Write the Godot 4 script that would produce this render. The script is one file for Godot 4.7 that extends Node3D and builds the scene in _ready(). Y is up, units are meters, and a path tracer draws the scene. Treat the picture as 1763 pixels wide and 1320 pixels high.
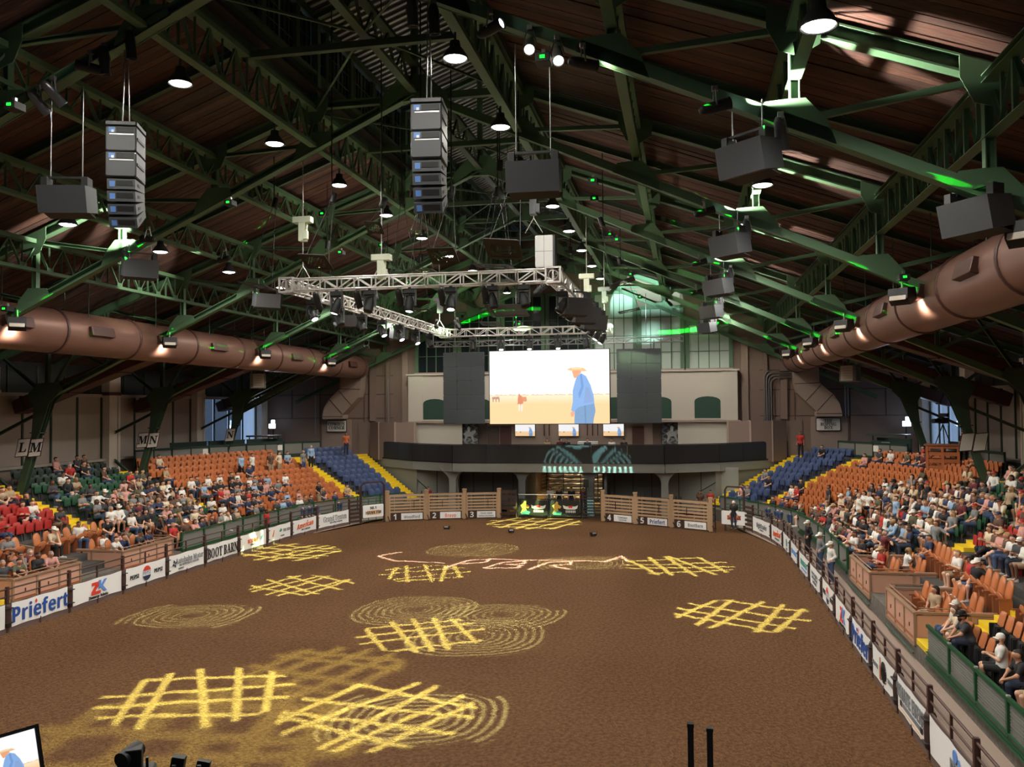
extends Node3D
# World: x across the arena (right is positive), y up, the arena runs away from the camera along -z. D below is the distance along the arena: z = -D.
const BAY := 9.62          # roof trusses stand every BAY metres
const G := [3.64, 7.48, 11.2, 14.84]   # lattice girders at these distances from the centre line
const WALL := 26.0
const GABLE := 67.0
const TOP0 := 14.12        # top of the outermost girder
const TS := 0.3667         # roof slope
const APEX := 18.51        # lower chord of the trusses at the centre line
const CS := 0.4526         # slope of the lower chord

var mats := {}
var unit := {}
var counts := {}
var tally := {}
var rng := RandomNumberGenerator.new()
var lamp_cone := 82.0
var lamp_energy := 31.0

func V(x: float, h: float, d: float) -> Vector3:
	return Vector3(x, h, -d)

func _ready() -> void:
	rng.seed = 7
	make_camera_and_sky()
	make_units()
	make_materials()
	make_more_materials()
	make_ink()
	make_stage_materials()
	build_shell()
	build_roof()
	build_far_end()
	build_side_walls()
	build_stands()
	build_fences()
	build_chutes()
	build_rig()
	build_fixtures()
	build_gobos()
	build_seats()
	build_people()
	build_foreground()
	prototypes_free()

func make_camera_and_sky() -> void:
	var cam := Camera3D.new()
	cam.name = "camera"
	cam.fov = rad_to_deg(2.0 * atan(660.0 / 1476.0))
	cam.near = 0.05
	cam.far = 300.0
	var yaw := 0.1982; var pit := 0.0283; var roll := 0.0078
	var f := Vector3(-sin(yaw) * cos(pit), sin(pit), -cos(yaw) * cos(pit))
	var r0 := Vector3(cos(yaw), 0, -sin(yaw))
	var u0 := r0.cross(f)
	var r := r0 * cos(roll) - u0 * sin(roll)
	var u := r0 * sin(roll) + u0 * cos(roll)
	cam.transform = Transform3D(Basis(r, u, -f), Vector3(8.91, 7.7, 0))
	add_child(cam)
	var we := WorldEnvironment.new()
	we.name = "world_environment"
	var env := Environment.new()
	env.background_mode = Environment.BG_COLOR
	env.background_color = Color(0.66, 0.79, 0.97)
	env.background_energy_multiplier = 1.0
	env.tonemap_mode = Environment.TONE_MAPPER_LINEAR
	env.tonemap_exposure = 1.0
	env.sdfgi_enabled = true
	env.ssao_enabled = true
	env.ssil_enabled = true
	we.environment = env
	add_child(we)

# ---------------------------------------------------------------- helpers
func put(o: Node, called: String, parent: Node = self) -> Node:
	var key := str(parent.get_instance_id()) + called
	var n: int = counts.get(key, 0)
	counts[key] = n + 1
	o.name = called if n == 0 else "%s_%03d" % [called, n]
	parent.add_child(o)
	return o

func tag(o: Node, label := "", category := "", group := "", kind := "") -> Node:
	if label: o.set_meta("label", label)
	if category: o.set_meta("category", category)
	if group: o.set_meta("group", group)
	if kind: o.set_meta("kind", kind)
	return o

func thing(called: String, label: String, category: String, at := Vector3.ZERO, turn := 0.0, group := "") -> Node3D:
	var o := Node3D.new()
	o.position = at
	o.rotation.y = turn
	put(o, called)
	tag(o, label, category, group)
	return o

func struct(called: String, at := Vector3.ZERO, label := "", category := "") -> Node3D:
	var o := Node3D.new()
	o.position = at
	put(o, called)
	tag(o, label, category, "", "structure")
	return o

func part(parent: Node, called: String, mesh: Mesh, mat: Material, xf := Transform3D()) -> MeshInstance3D:
	var o := MeshInstance3D.new()
	o.mesh = mesh
	o.material_override = mat
	o.transform = xf
	put(o, called, parent)
	return o

func bar_xf(a: Vector3, b: Vector3, w: float, h: float, up := Vector3.UP) -> Transform3D:
	var d := b - a
	var z := d.normalized()
	if absf(z.dot(up)) > 0.985:
		up = Vector3.RIGHT if absf(z.x) < 0.9 else Vector3.BACK
	var x := up.cross(z).normalized()
	var y := z.cross(x)
	return Transform3D(Basis(x * w, y * h, d), (a + b) * 0.5)

func bar(parent: Node, called: String, a: Vector3, b: Vector3, w: float, h: float, mat: Material, shape := "box", up := Vector3.UP) -> MeshInstance3D:
	return part(parent, called, unit[shape], mat, bar_xf(a, b, w, h, up))

func rod(parent: Node, called: String, a: Vector3, b: Vector3, r: float, mat: Material, shape := "cyl") -> MeshInstance3D:
	return part(parent, called, unit[shape], mat, bar_xf(a, b, r * 2, r * 2))

func blk(parent: Node, called: String, c: Vector3, s: Vector3, mat: Material, basis := Basis()) -> MeshInstance3D:
	return part(parent, called, unit.cham if minf(s.x, minf(s.y, s.z)) > 0.02 and maxf(s.x, maxf(s.y, s.z)) < 3.0 else unit.box, mat, Transform3D(basis * Basis.from_scale(s), c))

class MB:
	var v := PackedVector3Array()
	var n := PackedVector3Array()
	var t := PackedVector2Array()
	var i := PackedInt32Array()
	var uvs := false
	func tri(a: int, b: int, c: int) -> void:
		var g := (v[b] - v[a]).cross(v[c] - v[a])
		if g.dot(n[a] + n[b] + n[c]) > 0.0:      # front faces run clockwise
			i.append(a); i.append(c); i.append(b)
		else:
			i.append(a); i.append(b); i.append(c)
	func face(pts: Array, nrm := Vector3.ZERO) -> void:
		var s := v.size()
		if nrm == Vector3.ZERO:
			nrm = (pts[1] - pts[0]).cross(pts[2] - pts[0]).normalized()
		for p in pts:
			v.append(p); n.append(nrm)
			if uvs: t.append(Vector2.ZERO)
		for k in range(1, pts.size() - 1):
			tri(s, s + k, s + k + 1)
	func quad_uv(a: Vector3, b: Vector3, c: Vector3, d: Vector3) -> void:
		uvs = true
		var s := v.size()
		var nrm := (b - a).cross(d - a).normalized()
		for p in [a, b, c, d]:
			v.append(p); n.append(nrm)
		t.append(Vector2(0, 0)); t.append(Vector2(1, 0)); t.append(Vector2(1, 1)); t.append(Vector2(0, 1))
		tri(s, s + 1, s + 2); tri(s, s + 2, s + 3)
	func box(xf: Transform3D) -> void:
		var o := xf.origin
		var x := xf.basis.x * 0.5; var y := xf.basis.y * 0.5; var z := xf.basis.z * 0.5
		for q in [[x, y, z], [y, z, x], [z, x, y]]:
			for s in [1.0, -1.0]:
				var m: Vector3 = q[0] * s
				face([o + m + q[1] + q[2], o + m - q[1] + q[2], o + m - q[1] - q[2], o + m + q[1] - q[2]], m.normalized())
	func grid(rows: Array, close_u := false, cap0 := false, cap1 := false) -> void:   # rings of points, smooth, each ring in the same order
		var s := v.size()
		var m: int = rows[0].size()
		var rn := rows.size()
		for r in rn:
			for k in m:
				var pu0: Vector3 = rows[r][(k + m - 1) % m] if close_u or k > 0 else rows[r][k]
				var pu1: Vector3 = rows[r][(k + 1) % m] if close_u or k < m - 1 else rows[r][k]
				var pv0: Vector3 = rows[maxi(r - 1, 0)][k]
				var pv1: Vector3 = rows[mini(r + 1, rn - 1)][k]
				v.append(rows[r][k])
				n.append((pu1 - pu0).cross(pv1 - pv0).normalized())
				if uvs: t.append(Vector2(float(k) / m, float(r) / rn))
		for r in rn - 1:
			for k in (m if close_u else m - 1):
				var a := s + r * m + k
				var b := s + r * m + (k + 1) % m
				tri(a, b, b + m); tri(a, b + m, a + m)
		if cap0: cap(rows[0], rows[0], rows[1])
		if cap1: cap(rows[rn - 1], rows[rn - 1], rows[rn - 2])
	func cap(ring: Array, at: Array, inner: Array) -> void:
		var c := Vector3.ZERO; var ci := Vector3.ZERO
		for p in ring: c += p
		for p in inner: ci += p
		c /= ring.size(); ci /= inner.size()
		var nn: Vector3 = (ring[0] - c).cross(ring[ring.size() / 4] - c).normalized()
		if nn.dot(c - ci) < 0: nn = -nn
		face(ring, nn)
	func tube(pts: Array, radii: Array, seg := 10, caps := true) -> void:
		var rows := []
		var side := Vector3.RIGHT
		for k in pts.size():
			var d: Vector3 = (pts[mini(k + 1, pts.size() - 1)] - pts[maxi(k - 1, 0)]).normalized()
			if absf(d.dot(side)) > 0.9: side = Vector3.UP if absf(d.y) < 0.9 else Vector3.BACK
			side = (side - d * d.dot(side)).normalized()
			var o := d.cross(side)
			var ring := []
			for j in seg:
				var a := TAU * j / seg
				ring.append(pts[k] + (side * cos(a) + o * sin(a)) * radii[k])
			rows.append(ring)
		grid(rows, true, caps, caps)
	func lathe(profile: Array, seg := 16, xf := Transform3D()) -> void:   # profile of Vector2(radius, height)
		var rows := []
		for p in profile:
			var ring := []
			for j in seg:
				var a := TAU * j / seg
				ring.append(xf * Vector3(p.x * cos(a), p.y, p.x * sin(a)))
			rows.append(ring)
		grid(rows, true)
	func prism(poly: PackedVector2Array, z0: float, z1: float, xf := Transform3D()) -> void:
		var idx := Geometry2D.triangulate_polygon(poly)
		for z in [z0, z1]:
			var s := v.size()
			for p in poly:
				v.append(xf * Vector3(p.x, p.y, z)); n.append((xf.basis * Vector3(0, 0, signf(z - (z0 + z1) * 0.5))).normalized())
				if uvs: t.append(Vector2.ZERO)
			for k in range(0, idx.size(), 3): tri(s + idx[k], s + idx[k + 1], s + idx[k + 2])
		var turn := 1.0 if Geometry2D.is_polygon_clockwise(poly) else -1.0
		for k in poly.size():
			var a := poly[k]; var b := poly[(k + 1) % poly.size()]
			var o := Vector2(-(b - a).y, (b - a).x) * turn
			face([xf * Vector3(a.x, a.y, z0), xf * Vector3(b.x, b.y, z0), xf * Vector3(b.x, b.y, z1), xf * Vector3(a.x, a.y, z1)], (xf.basis * Vector3(o.x, o.y, 0)).normalized())
	func append(m: MB, xf := Transform3D()) -> void:
		var s := v.size()
		for p in m.v: v.append(xf * p)
		for p in m.n: n.append((xf.basis * p).normalized())
		for k in m.i: i.append(s + k)
	func done() -> ArrayMesh:
		var a := []
		a.resize(Mesh.ARRAY_MAX)
		a[Mesh.ARRAY_VERTEX] = v
		a[Mesh.ARRAY_NORMAL] = n
		if uvs and t.size() == v.size(): a[Mesh.ARRAY_TEX_UV] = t
		a[Mesh.ARRAY_INDEX] = i
		var m := ArrayMesh.new()
		m.add_surface_from_arrays(Mesh.PRIMITIVE_TRIANGLES, a)
		return m

func add_surface(m: ArrayMesh, b: MB) -> void:
	var a := []
	a.resize(Mesh.ARRAY_MAX)
	a[Mesh.ARRAY_VERTEX] = b.v
	a[Mesh.ARRAY_NORMAL] = b.n
	a[Mesh.ARRAY_INDEX] = b.i
	m.add_surface_from_arrays(Mesh.PRIMITIVE_TRIANGLES, a)

func poly(a: Array) -> PackedVector2Array:
	var p := PackedVector2Array()
	for k in range(0, a.size(), 2): p.append(Vector2(a[k], a[k + 1]))
	return p

func prism_mesh(p: PackedVector2Array, z0: float, z1: float) -> ArrayMesh:
	var b := MB.new()
	b.prism(p, z0, z1)
	return b.done()

func ring_poly(n: int, r := 0.5) -> PackedVector2Array:
	var p := PackedVector2Array()
	for k in n: p.append(Vector2(cos(TAU * k / n), sin(TAU * k / n)) * r)
	return p

func make_units() -> void:
	unit.box = BoxMesh.new()
	var c := MB.new()      # a box with chamfered edges
	var e := 0.46
	var rows := [[0.5, e], [e, 0.5]]
	var o := poly([-e, -0.5, e, -0.5, 0.5, -e, 0.5, e, e, 0.5, -e, 0.5, -0.5, e, -0.5, -e])
	c.prism(o, -e, e)
	for s in [-1.0, 1.0]:
		var inner := []
		for k in o.size():
			var a := o[k]; var b := o[(k + 1) % o.size()]
			c.face([Vector3(a.x, a.y, e * s), Vector3(b.x, b.y, e * s), Vector3(b.x * 0.92, b.y * 0.92, 0.5 * s), Vector3(a.x * 0.92, a.y * 0.92, 0.5 * s)], Vector3((a.x + b.x) * 0.7, (a.y + b.y) * 0.7, s * 0.7).normalized())
			inner.append(Vector3(a.x * 0.92, a.y * 0.92, 0.5 * s))
		c.face(inner, Vector3(0, 0, s))
	unit.cham = c.done()
	var cy := MB.new()
	var r0 := []; var r1 := []
	for k in 14:
		r0.append(Vector3(cos(TAU * k / 14) * 0.5, sin(TAU * k / 14) * 0.5, -0.5))
		r1.append(Vector3(cos(TAU * k / 14) * 0.5, sin(TAU * k / 14) * 0.5, 0.5))
	cy.grid([r0, r1], true, true, true)
	unit.cyl = cy.done()
	unit.angle = prism_mesh(poly([-0.5, -0.5, 0.5, -0.5, 0.5, -0.36, -0.36, -0.36, -0.36, 0.5, -0.5, 0.5]), -0.5, 0.5)
	unit.ibeam = prism_mesh(poly([-0.5, -0.5, 0.5, -0.5, 0.5, -0.38, 0.09, -0.38, 0.09, 0.38, 0.5, 0.38, 0.5, 0.5, -0.5, 0.5, -0.5, 0.38, -0.09, 0.38, -0.09, -0.38, -0.5, -0.38]), -0.5, 0.5)
	unit.channel = prism_mesh(poly([-0.5, -0.5, 0.5, -0.5, 0.5, -0.36, -0.3, -0.36, -0.3, 0.36, 0.5, 0.36, 0.5, 0.5, -0.5, 0.5]), -0.5, 0.5)
	var sp := SphereMesh.new()
	sp.radius = 0.5; sp.height = 1.0; sp.radial_segments = 16; sp.rings = 8
	unit.ball = sp

func mt(key: String, c: Color, rough := 0.7, metal := 0.0) -> StandardMaterial3D:
	if mats.has(key): return mats[key]
	var m := StandardMaterial3D.new()
	m.resource_name = key
	m.albedo_color = c
	m.roughness = rough
	m.metallic = metal
	mats[key] = m
	return m

func c8(r: int, g: int, b: int) -> Color:
	return Color(r / 255.0, g / 255.0, b / 255.0)

func glow(key: String, c: Color, energy: float) -> StandardMaterial3D:
	var m := mt(key, Color(0.1, 0.1, 0.1), 0.5)
	m.emission_enabled = true
	m.emission = c
	m.emission_energy_multiplier = energy
	return m

func noise_tex(freq: float, oct: int, c0: Color, c1: Color, size := 512, sd := 1) -> NoiseTexture2D:
	var n := FastNoiseLite.new()
	n.seed = sd
	n.frequency = freq
	n.fractal_octaves = oct
	var t := NoiseTexture2D.new()
	t.width = size; t.height = size
	t.seamless = true
	t.noise = n
	var g := Gradient.new()
	g.set_color(0, c0); g.set_color(1, c1)
	t.color_ramp = g
	return t

func triplanar(m: StandardMaterial3D, scale: Vector3) -> void:
	m.uv1_triplanar = true
	m.uv1_world_triplanar = true
	m.uv1_scale = scale

func make_materials() -> void:
	mt("green_steel", c8(78, 108, 80), 0.55)
	mt("green_dark", c8(58, 78, 60), 0.6)
	mt("green_rail", c8(28, 74, 44), 0.45)
	mt("green_deep", c8(22, 46, 38), 0.55)
	var d := mt("dirt", c8(255, 255, 255), 0.95)
	d.albedo_texture = noise_tex(0.02, 5, c8(82, 58, 41), c8(126, 94, 68), 1024, 3)
	d.heightmap_enabled = true
	d.heightmap_texture = noise_tex(0.035, 5, Color.BLACK, Color.WHITE, 1024, 5)
	d.heightmap_scale = 7.0
	d.metallic_specular = 0.1
	triplanar(d, Vector3(0.31, 0.31, 0.31))
	for k in 6:
		var cs: Array = [c8(112, 74, 64), c8(100, 64, 55), c8(92, 58, 50), c8(124, 82, 68), c8(84, 52, 46), c8(108, 66, 54)]
		var w := mt("roof_wood_%d" % k, cs[k], 0.8)
		w.albedo_texture = mats.roof_wood_0.albedo_texture if k else noise_tex(0.03, 5, c8(96, 92, 92), c8(255, 255, 255), 512, 8)
		triplanar(w, Vector3(0.1, 0.1, 2.2))
	mt("deck_back", c8(40, 32, 30), 0.9)
	mt("metal_deck", c8(40, 44, 46), 0.5, 0.3)
	mt("metal_rib", c8(170, 172, 168), 0.45, 0.3)
	mt("concrete", c8(116, 110, 102), 0.9).albedo_texture = noise_tex(0.02, 4, c8(205, 203, 200), c8(255, 255, 255), 512, 12)
	triplanar(mats.concrete, Vector3(0.4, 0.4, 0.4))
	mt("concrete_dark", c8(74, 72, 70), 0.9)
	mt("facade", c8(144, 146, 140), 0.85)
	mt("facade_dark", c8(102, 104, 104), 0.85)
	mt("fascia", c8(36, 38, 40), 0.5)
	mt("taupe", c8(132, 112, 102), 0.85)
	mt("taupe_light", c8(156, 136, 124), 0.85)
	mt("taupe_dark", c8(84, 70, 64), 0.85)
	mt("cream", c8(186, 178, 166), 0.8)
	mt("pilaster", c8(218, 206, 194), 0.8)
	mt("shade_cloth", c8(172, 158, 148), 0.9)
	mt("duct", c8(122, 88, 76), 0.42, 0.35)
	mt("duct_dark", c8(74, 46, 40), 0.5, 0.2)
	mt("maroon", c8(78, 44, 40), 0.6)
	mt("black", c8(24, 24, 25), 0.6)
	mt("black_gloss", c8(20, 20, 22), 0.25)
	mt("char", c8(58, 60, 63), 0.5)
	mt("speaker_gray", c8(72, 75, 78), 0.55)
	mt("grille", c8(46, 48, 50), 0.7)
	mt("silver", c8(204, 200, 196), 0.3, 0.55)
	mt("steel", c8(150, 150, 150), 0.35, 0.8)
	mt("white", c8(232, 232, 230), 0.6)
	mt("banner", c8(236, 236, 234), 0.55)
	mt("sign_white", c8(224, 220, 212), 0.6)
	mt("ink", c8(24, 24, 26), 0.6)
	mt("ink_gray", c8(120, 124, 128), 0.6)
	mt("ink_blue", c8(28, 74, 150), 0.6)
	mt("ink_red", c8(214, 62, 44), 0.6)
	mt("ink_orange", c8(226, 100, 48), 0.6)
	mt("ink_teal", c8(70, 150, 140), 0.6)
	mt("ink_lightblue", c8(96, 140, 210), 0.6)
	mt("pipe_brown", c8(74, 50, 44), 0.5, 0.2)
	mt("post_brown", c8(62, 40, 34), 0.7)
	mt("fence_board", c8(104, 84, 78), 0.85)
	mt("chute_tan", c8(176, 146, 114), 0.6)
	mt("yellow", c8(228, 196, 34), 0.6)
	mt("salmon", c8(196, 148, 124), 0.75)
	mt("salmon_trim", c8(150, 118, 92), 0.7)
	mt("panel_gray", c8(112, 112, 106), 0.8)
	mt("seat_orange", c8(182, 104, 60), 0.4)
	mt("seat_blue", c8(70, 84, 122), 0.45)
	mt("seat_green", c8(34, 76, 52), 0.45)
	mt("seat_dark", c8(30, 44, 38), 0.45)
	mt("seat_red", c8(168, 40, 36), 0.45)
	mt("seat_yellow", c8(224, 190, 76), 0.45)
	mt("seat_pad", c8(188, 114, 72), 0.25)
	mt("seat_wood", c8(150, 88, 54), 0.5)
	mt("bolt", c8(90, 92, 92), 0.4, 0.6)
	mt("shutter", c8(30, 62, 48), 0.6)
	var gl := mt("glass", Color(0.55, 0.6, 0.68, 0.18), 0.05)
	gl.transparency = BaseMaterial3D.TRANSPARENCY_ALPHA
	var dp := mt("dark_pane", c8(30, 36, 40), 0.15)
	glow("lamp_glow", Color(1.0, 0.97, 0.9), 14.0)
	glow("spot_glow", Color(1.0, 1.0, 1.0), 10.0)
	glow("spot_blue", Color(0.75, 0.88, 1.0), 14.0)
	glow("white_led", Color(0.92, 0.96, 1.0), 9.0)

func deck_h(u: float) -> float:
	return TOP0 + TS * (G[3] - u) + 0.42

func spot(at: Vector3, target: Vector3, color: Color, energy: float, cone: float, blend := 1.0, size := 0.05) -> SpotLight3D:
	var l := SpotLight3D.new()
	l.position = at
	var d := (target - at).normalized()
	l.basis = Basis.looking_at(d, Vector3.UP if absf(d.y) < 0.98 else Vector3.BACK)
	l.light_color = color
	l.light_energy = energy
	l.spot_angle = cone
	l.spot_angle_attenuation = blend
	l.spot_range = 120.0
	l.spot_attenuation = 2.0
	l.light_size = size
	l.shadow_enabled = true
	put(l, "spot_light")
	return l

func text_mesh(s: String, size: float, depth := 0.012, font := "Droid Sans", bold := true, max_w := 0.0) -> TextMesh:
	var t := TextMesh.new()
	var f := SystemFont.new()
	f.font_names = PackedStringArray([font])
	f.font_weight = 700 if bold else 400
	t.font = f
	t.text = s
	t.font_size = 32
	t.pixel_size = size / 23.0
	t.depth = depth
	t.curve_step = 4.0
	return t

func ordinal(n: int) -> String:
	return ["first", "second", "third", "fourth", "fifth", "sixth", "seventh", "eighth", "ninth", "tenth", "eleventh", "twelfth", "thirteenth", "fourteenth"][n - 1] if n <= 14 else "%dth" % n

func make_more_materials() -> void:
	mt("pane_blind", c8(176, 190, 180), 0.6)
	mt("straw", c8(196, 158, 84), 0.9)
	var gb := mt("glass_blind", Color(0.2, 0.22, 0.3, 0.62), 0.1)
	gb.transparency = BaseMaterial3D.TRANSPARENCY_ALPHA
	var img := picture(704, 422)
	mats.screen_big = picture_material("screen_big", img, 1.15)
	mats.screen_tv = picture_material("screen_tv", img, 0.9)
	mats.screen_phone = picture_material("screen_phone", img, 1.0)
	var pm := mt("poster_print", c8(255, 255, 255), 0.7)
	pm.albedo_texture = ImageTexture.create_from_image(rider_print())

func picture_material(key: String, img: Image, energy: float) -> StandardMaterial3D:
	var m := mt(key, Color(0.02, 0.02, 0.02), 0.4)
	m.emission_enabled = true
	m.emission = Color.BLACK
	m.emission_texture = ImageTexture.create_from_image(img)
	m.emission_energy_multiplier = energy
	return m

func fill(img: Image, p: Array, c: Color, fuzz := 0.0) -> void:   # scan-line fill of a polygon given in shares of the picture
	var w := img.get_width(); var h := img.get_height()
	var q := poly(p)
	for k in q.size(): q[k] = Vector2(q[k].x * w, q[k].y * h)
	var lo := h; var hi := 0
	for v in q:
		lo = mini(lo, int(v.y)); hi = maxi(hi, int(v.y) + 1)
	for y in range(maxi(lo, 0), mini(hi, h)):
		var xs := []
		for k in q.size():
			var a := q[k]; var b := q[(k + 1) % q.size()]
			var yy := y + 0.5
			if (a.y <= yy) != (b.y <= yy): xs.append(a.x + (yy - a.y) / (b.y - a.y) * (b.x - a.x))
		xs.sort()
		for k in range(0, xs.size() - 1, 2):
			for x in range(maxi(int(xs[k]), 0), mini(int(xs[k + 1]) + 1, w)):
				var e := (fmod(sin(x * 12.9898 + y * 78.233) * 43758.5453, 1.0)) * fuzz
				img.set_pixel(x, y, Color(clampf(c.r + e, 0, 1), clampf(c.g + e, 0, 1), clampf(c.b + e, 0, 1)))

func picture(w: int, h: int) -> Image:     # what the big screen shows: a rider on foot in a bright field
	var img := Image.create_empty(w, h, false, Image.FORMAT_RGB8)
	img.fill(Color(1, 1, 1))
	for y in range(int(h * 0.6), h):
		var t := (y - h * 0.6) / (h * 0.4)
		for x in w:
			var e := fmod(sin(x * 0.7 + y * 71.3) * 437.5, 1.0) * 0.05 + sin(x * 0.021 + y * 0.9) * 0.02
			img.set_pixel(x, y, Color(1.0, lerpf(0.93, 0.83, minf(1.0, t * 3.0)) + e, lerpf(0.82, 0.62, minf(1.0, t * 3.0)) + e))
	for k in 26:
		var x := k / 26.0
		var s := 0.008 + 0.012 * absf(sin(k * 5.1))
		fill(img, [x, 0.61, x + s, 0.61 - s, x + s * 2, 0.6, x + s * 3, 0.615], Color(0.93, 0.8, 0.66), 0.06)
	for q in [[0.02, 0.63, 0.6], [0.26, 0.63, 1.0]]:     # horses
		var x: float = q[0]; var y: float = q[1]; var s: float = q[2]
		if s < 1:
			fill(img, [x, y, x + 0.06, y - 0.005, x + 0.062, y + 0.03, x, y + 0.03], Color(0.76, 0.6, 0.52), 0.05)
			for j in 3: fill(img, [x + 0.004 + j * 0.025, y + 0.02, x + 0.014 + j * 0.025, y + 0.02, x + 0.012 + j * 0.025, y + 0.07, x + 0.005 + j * 0.025, y + 0.07], Color(0.76, 0.6, 0.52))
		else:
			fill(img, [x - 0.02, y + 0.02, x - 0.01, y - 0.05, x, y - 0.02, x + 0.02, y, x + 0.025, y + 0.07, x + 0.015, y + 0.12, x - 0.022, y + 0.11], Color(0.86, 0.56, 0.42), 0.1)
			fill(img, [x + 0.015, y + 0.0, x + 0.05, y + 0.0, x + 0.055, y + 0.06, x + 0.03, y + 0.07], Color(0.88, 0.6, 0.46), 0.1)
			for j in 2: fill(img, [x - 0.016 + j * 0.022, y + 0.1, x - 0.002 + j * 0.022, y + 0.1, x - 0.005 + j * 0.022, y + 0.2, x - 0.015 + j * 0.022, y + 0.2], Color(1.0, 0.9, 0.84))
	# the man: hat, face, shirt, jeans
	fill(img, [0.71, 0.99, 0.715, 0.83, 0.74, 0.76, 0.83, 0.72, 0.875, 0.73, 0.885, 0.83, 0.87, 0.93, 0.865, 1.0, 0.715, 1.0], Color(0.5, 0.63, 0.78), 0.06)
	fill(img, [0.795, 0.74, 0.8, 1.0, 0.806, 1.0, 0.803, 0.74], Color(0.42, 0.55, 0.7))
	fill(img, [0.70, 0.55, 0.72, 0.43, 0.735, 0.36, 0.77, 0.32, 0.81, 0.36, 0.845, 0.48, 0.87, 0.62, 0.876, 0.73, 0.76, 0.77, 0.735, 0.79, 0.705, 0.85, 0.685, 0.82, 0.70, 0.70], Color(0.55, 0.7, 0.9), 0.05)
	fill(img, [0.76, 0.34, 0.775, 0.33, 0.79, 0.5, 0.755, 0.66, 0.745, 0.6, 0.77, 0.5], Color(0.46, 0.62, 0.85))
	fill(img, [0.805, 0.5, 0.835, 0.52, 0.868, 0.7, 0.79, 0.73], Color(0.55, 0.66, 0.84), 0.03)
	fill(img, [0.68, 0.85, 0.70, 0.83, 0.712, 0.86, 0.70, 0.91, 0.683, 0.9], Color(0.92, 0.66, 0.55))
	fill(img, [0.695, 0.29, 0.71, 0.26, 0.765, 0.26, 0.77, 0.31, 0.74, 0.355, 0.72, 0.39, 0.708, 0.37, 0.702, 0.33], Color(0.94, 0.67, 0.5), 0.04)
	fill(img, [0.65, 0.265, 0.685, 0.245, 0.735, 0.24, 0.79, 0.25, 0.82, 0.29, 0.785, 0.295, 0.74, 0.28, 0.685, 0.285], Color(0.95, 0.76, 0.56), 0.03)
	fill(img, [0.69, 0.25, 0.705, 0.237, 0.745, 0.235, 0.77, 0.245, 0.775, 0.265, 0.7, 0.265], Color(0.97, 0.85, 0.68))
	return img

func rider_print() -> Image:      # a plain grey rodeo picture for the balcony posters
	var img := Image.create_empty(160, 170, false, Image.FORMAT_RGB8)
	for y in 170:
		for x in 160:
			var v := 0.2 + 0.12 * sin(x * 0.11 + sin(y * 0.13) * 2.0) + 0.1 * fmod(absf(sin(x * 12.9 + y * 78.2) * 437.5), 1.0) + (0.12 if y > 120 else 0.0)
			img.set_pixel(x, y, Color(v, v, v))
	fill(img, [0.2, 0.5, 0.4, 0.35, 0.62, 0.4, 0.85, 0.3, 0.9, 0.4, 0.72, 0.58, 0.8, 0.85, 0.72, 0.86, 0.6, 0.62, 0.42, 0.65, 0.3, 0.9, 0.24, 0.88, 0.3, 0.62], Color(0.62, 0.62, 0.62), 0.15)
	fill(img, [0.45, 0.4, 0.42, 0.2, 0.5, 0.12, 0.58, 0.2, 0.56, 0.38], Color(0.75, 0.75, 0.75), 0.1)
	return img

func make_ink() -> void:
	mt("ink_pale", c8(226, 228, 232), 0.6)
	mt("ink_navy", c8(30, 44, 78), 0.6)
	mt("ink_orange_pale", c8(222, 178, 140), 0.6)
	mt("ink_bottle", c8(168, 92, 44), 0.6)
	mt("banner_dark", c8(26, 30, 32), 0.5)
	mt("rider_gold", c8(204, 168, 74), 0.6)

func make_stage_materials() -> void:
	mt("hoist_green", c8(206, 214, 190), 0.6)
	mt("red_lens", c8(150, 60, 40), 0.3)
	mt("screen_off", c8(62, 68, 72), 0.45)
	var l := mt("laser_glass", c8(30, 160, 60), 0.1)
	l.emission_enabled = true; l.emission = Color(0.1, 1.0, 0.2); l.emission_energy_multiplier = 3.0
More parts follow.
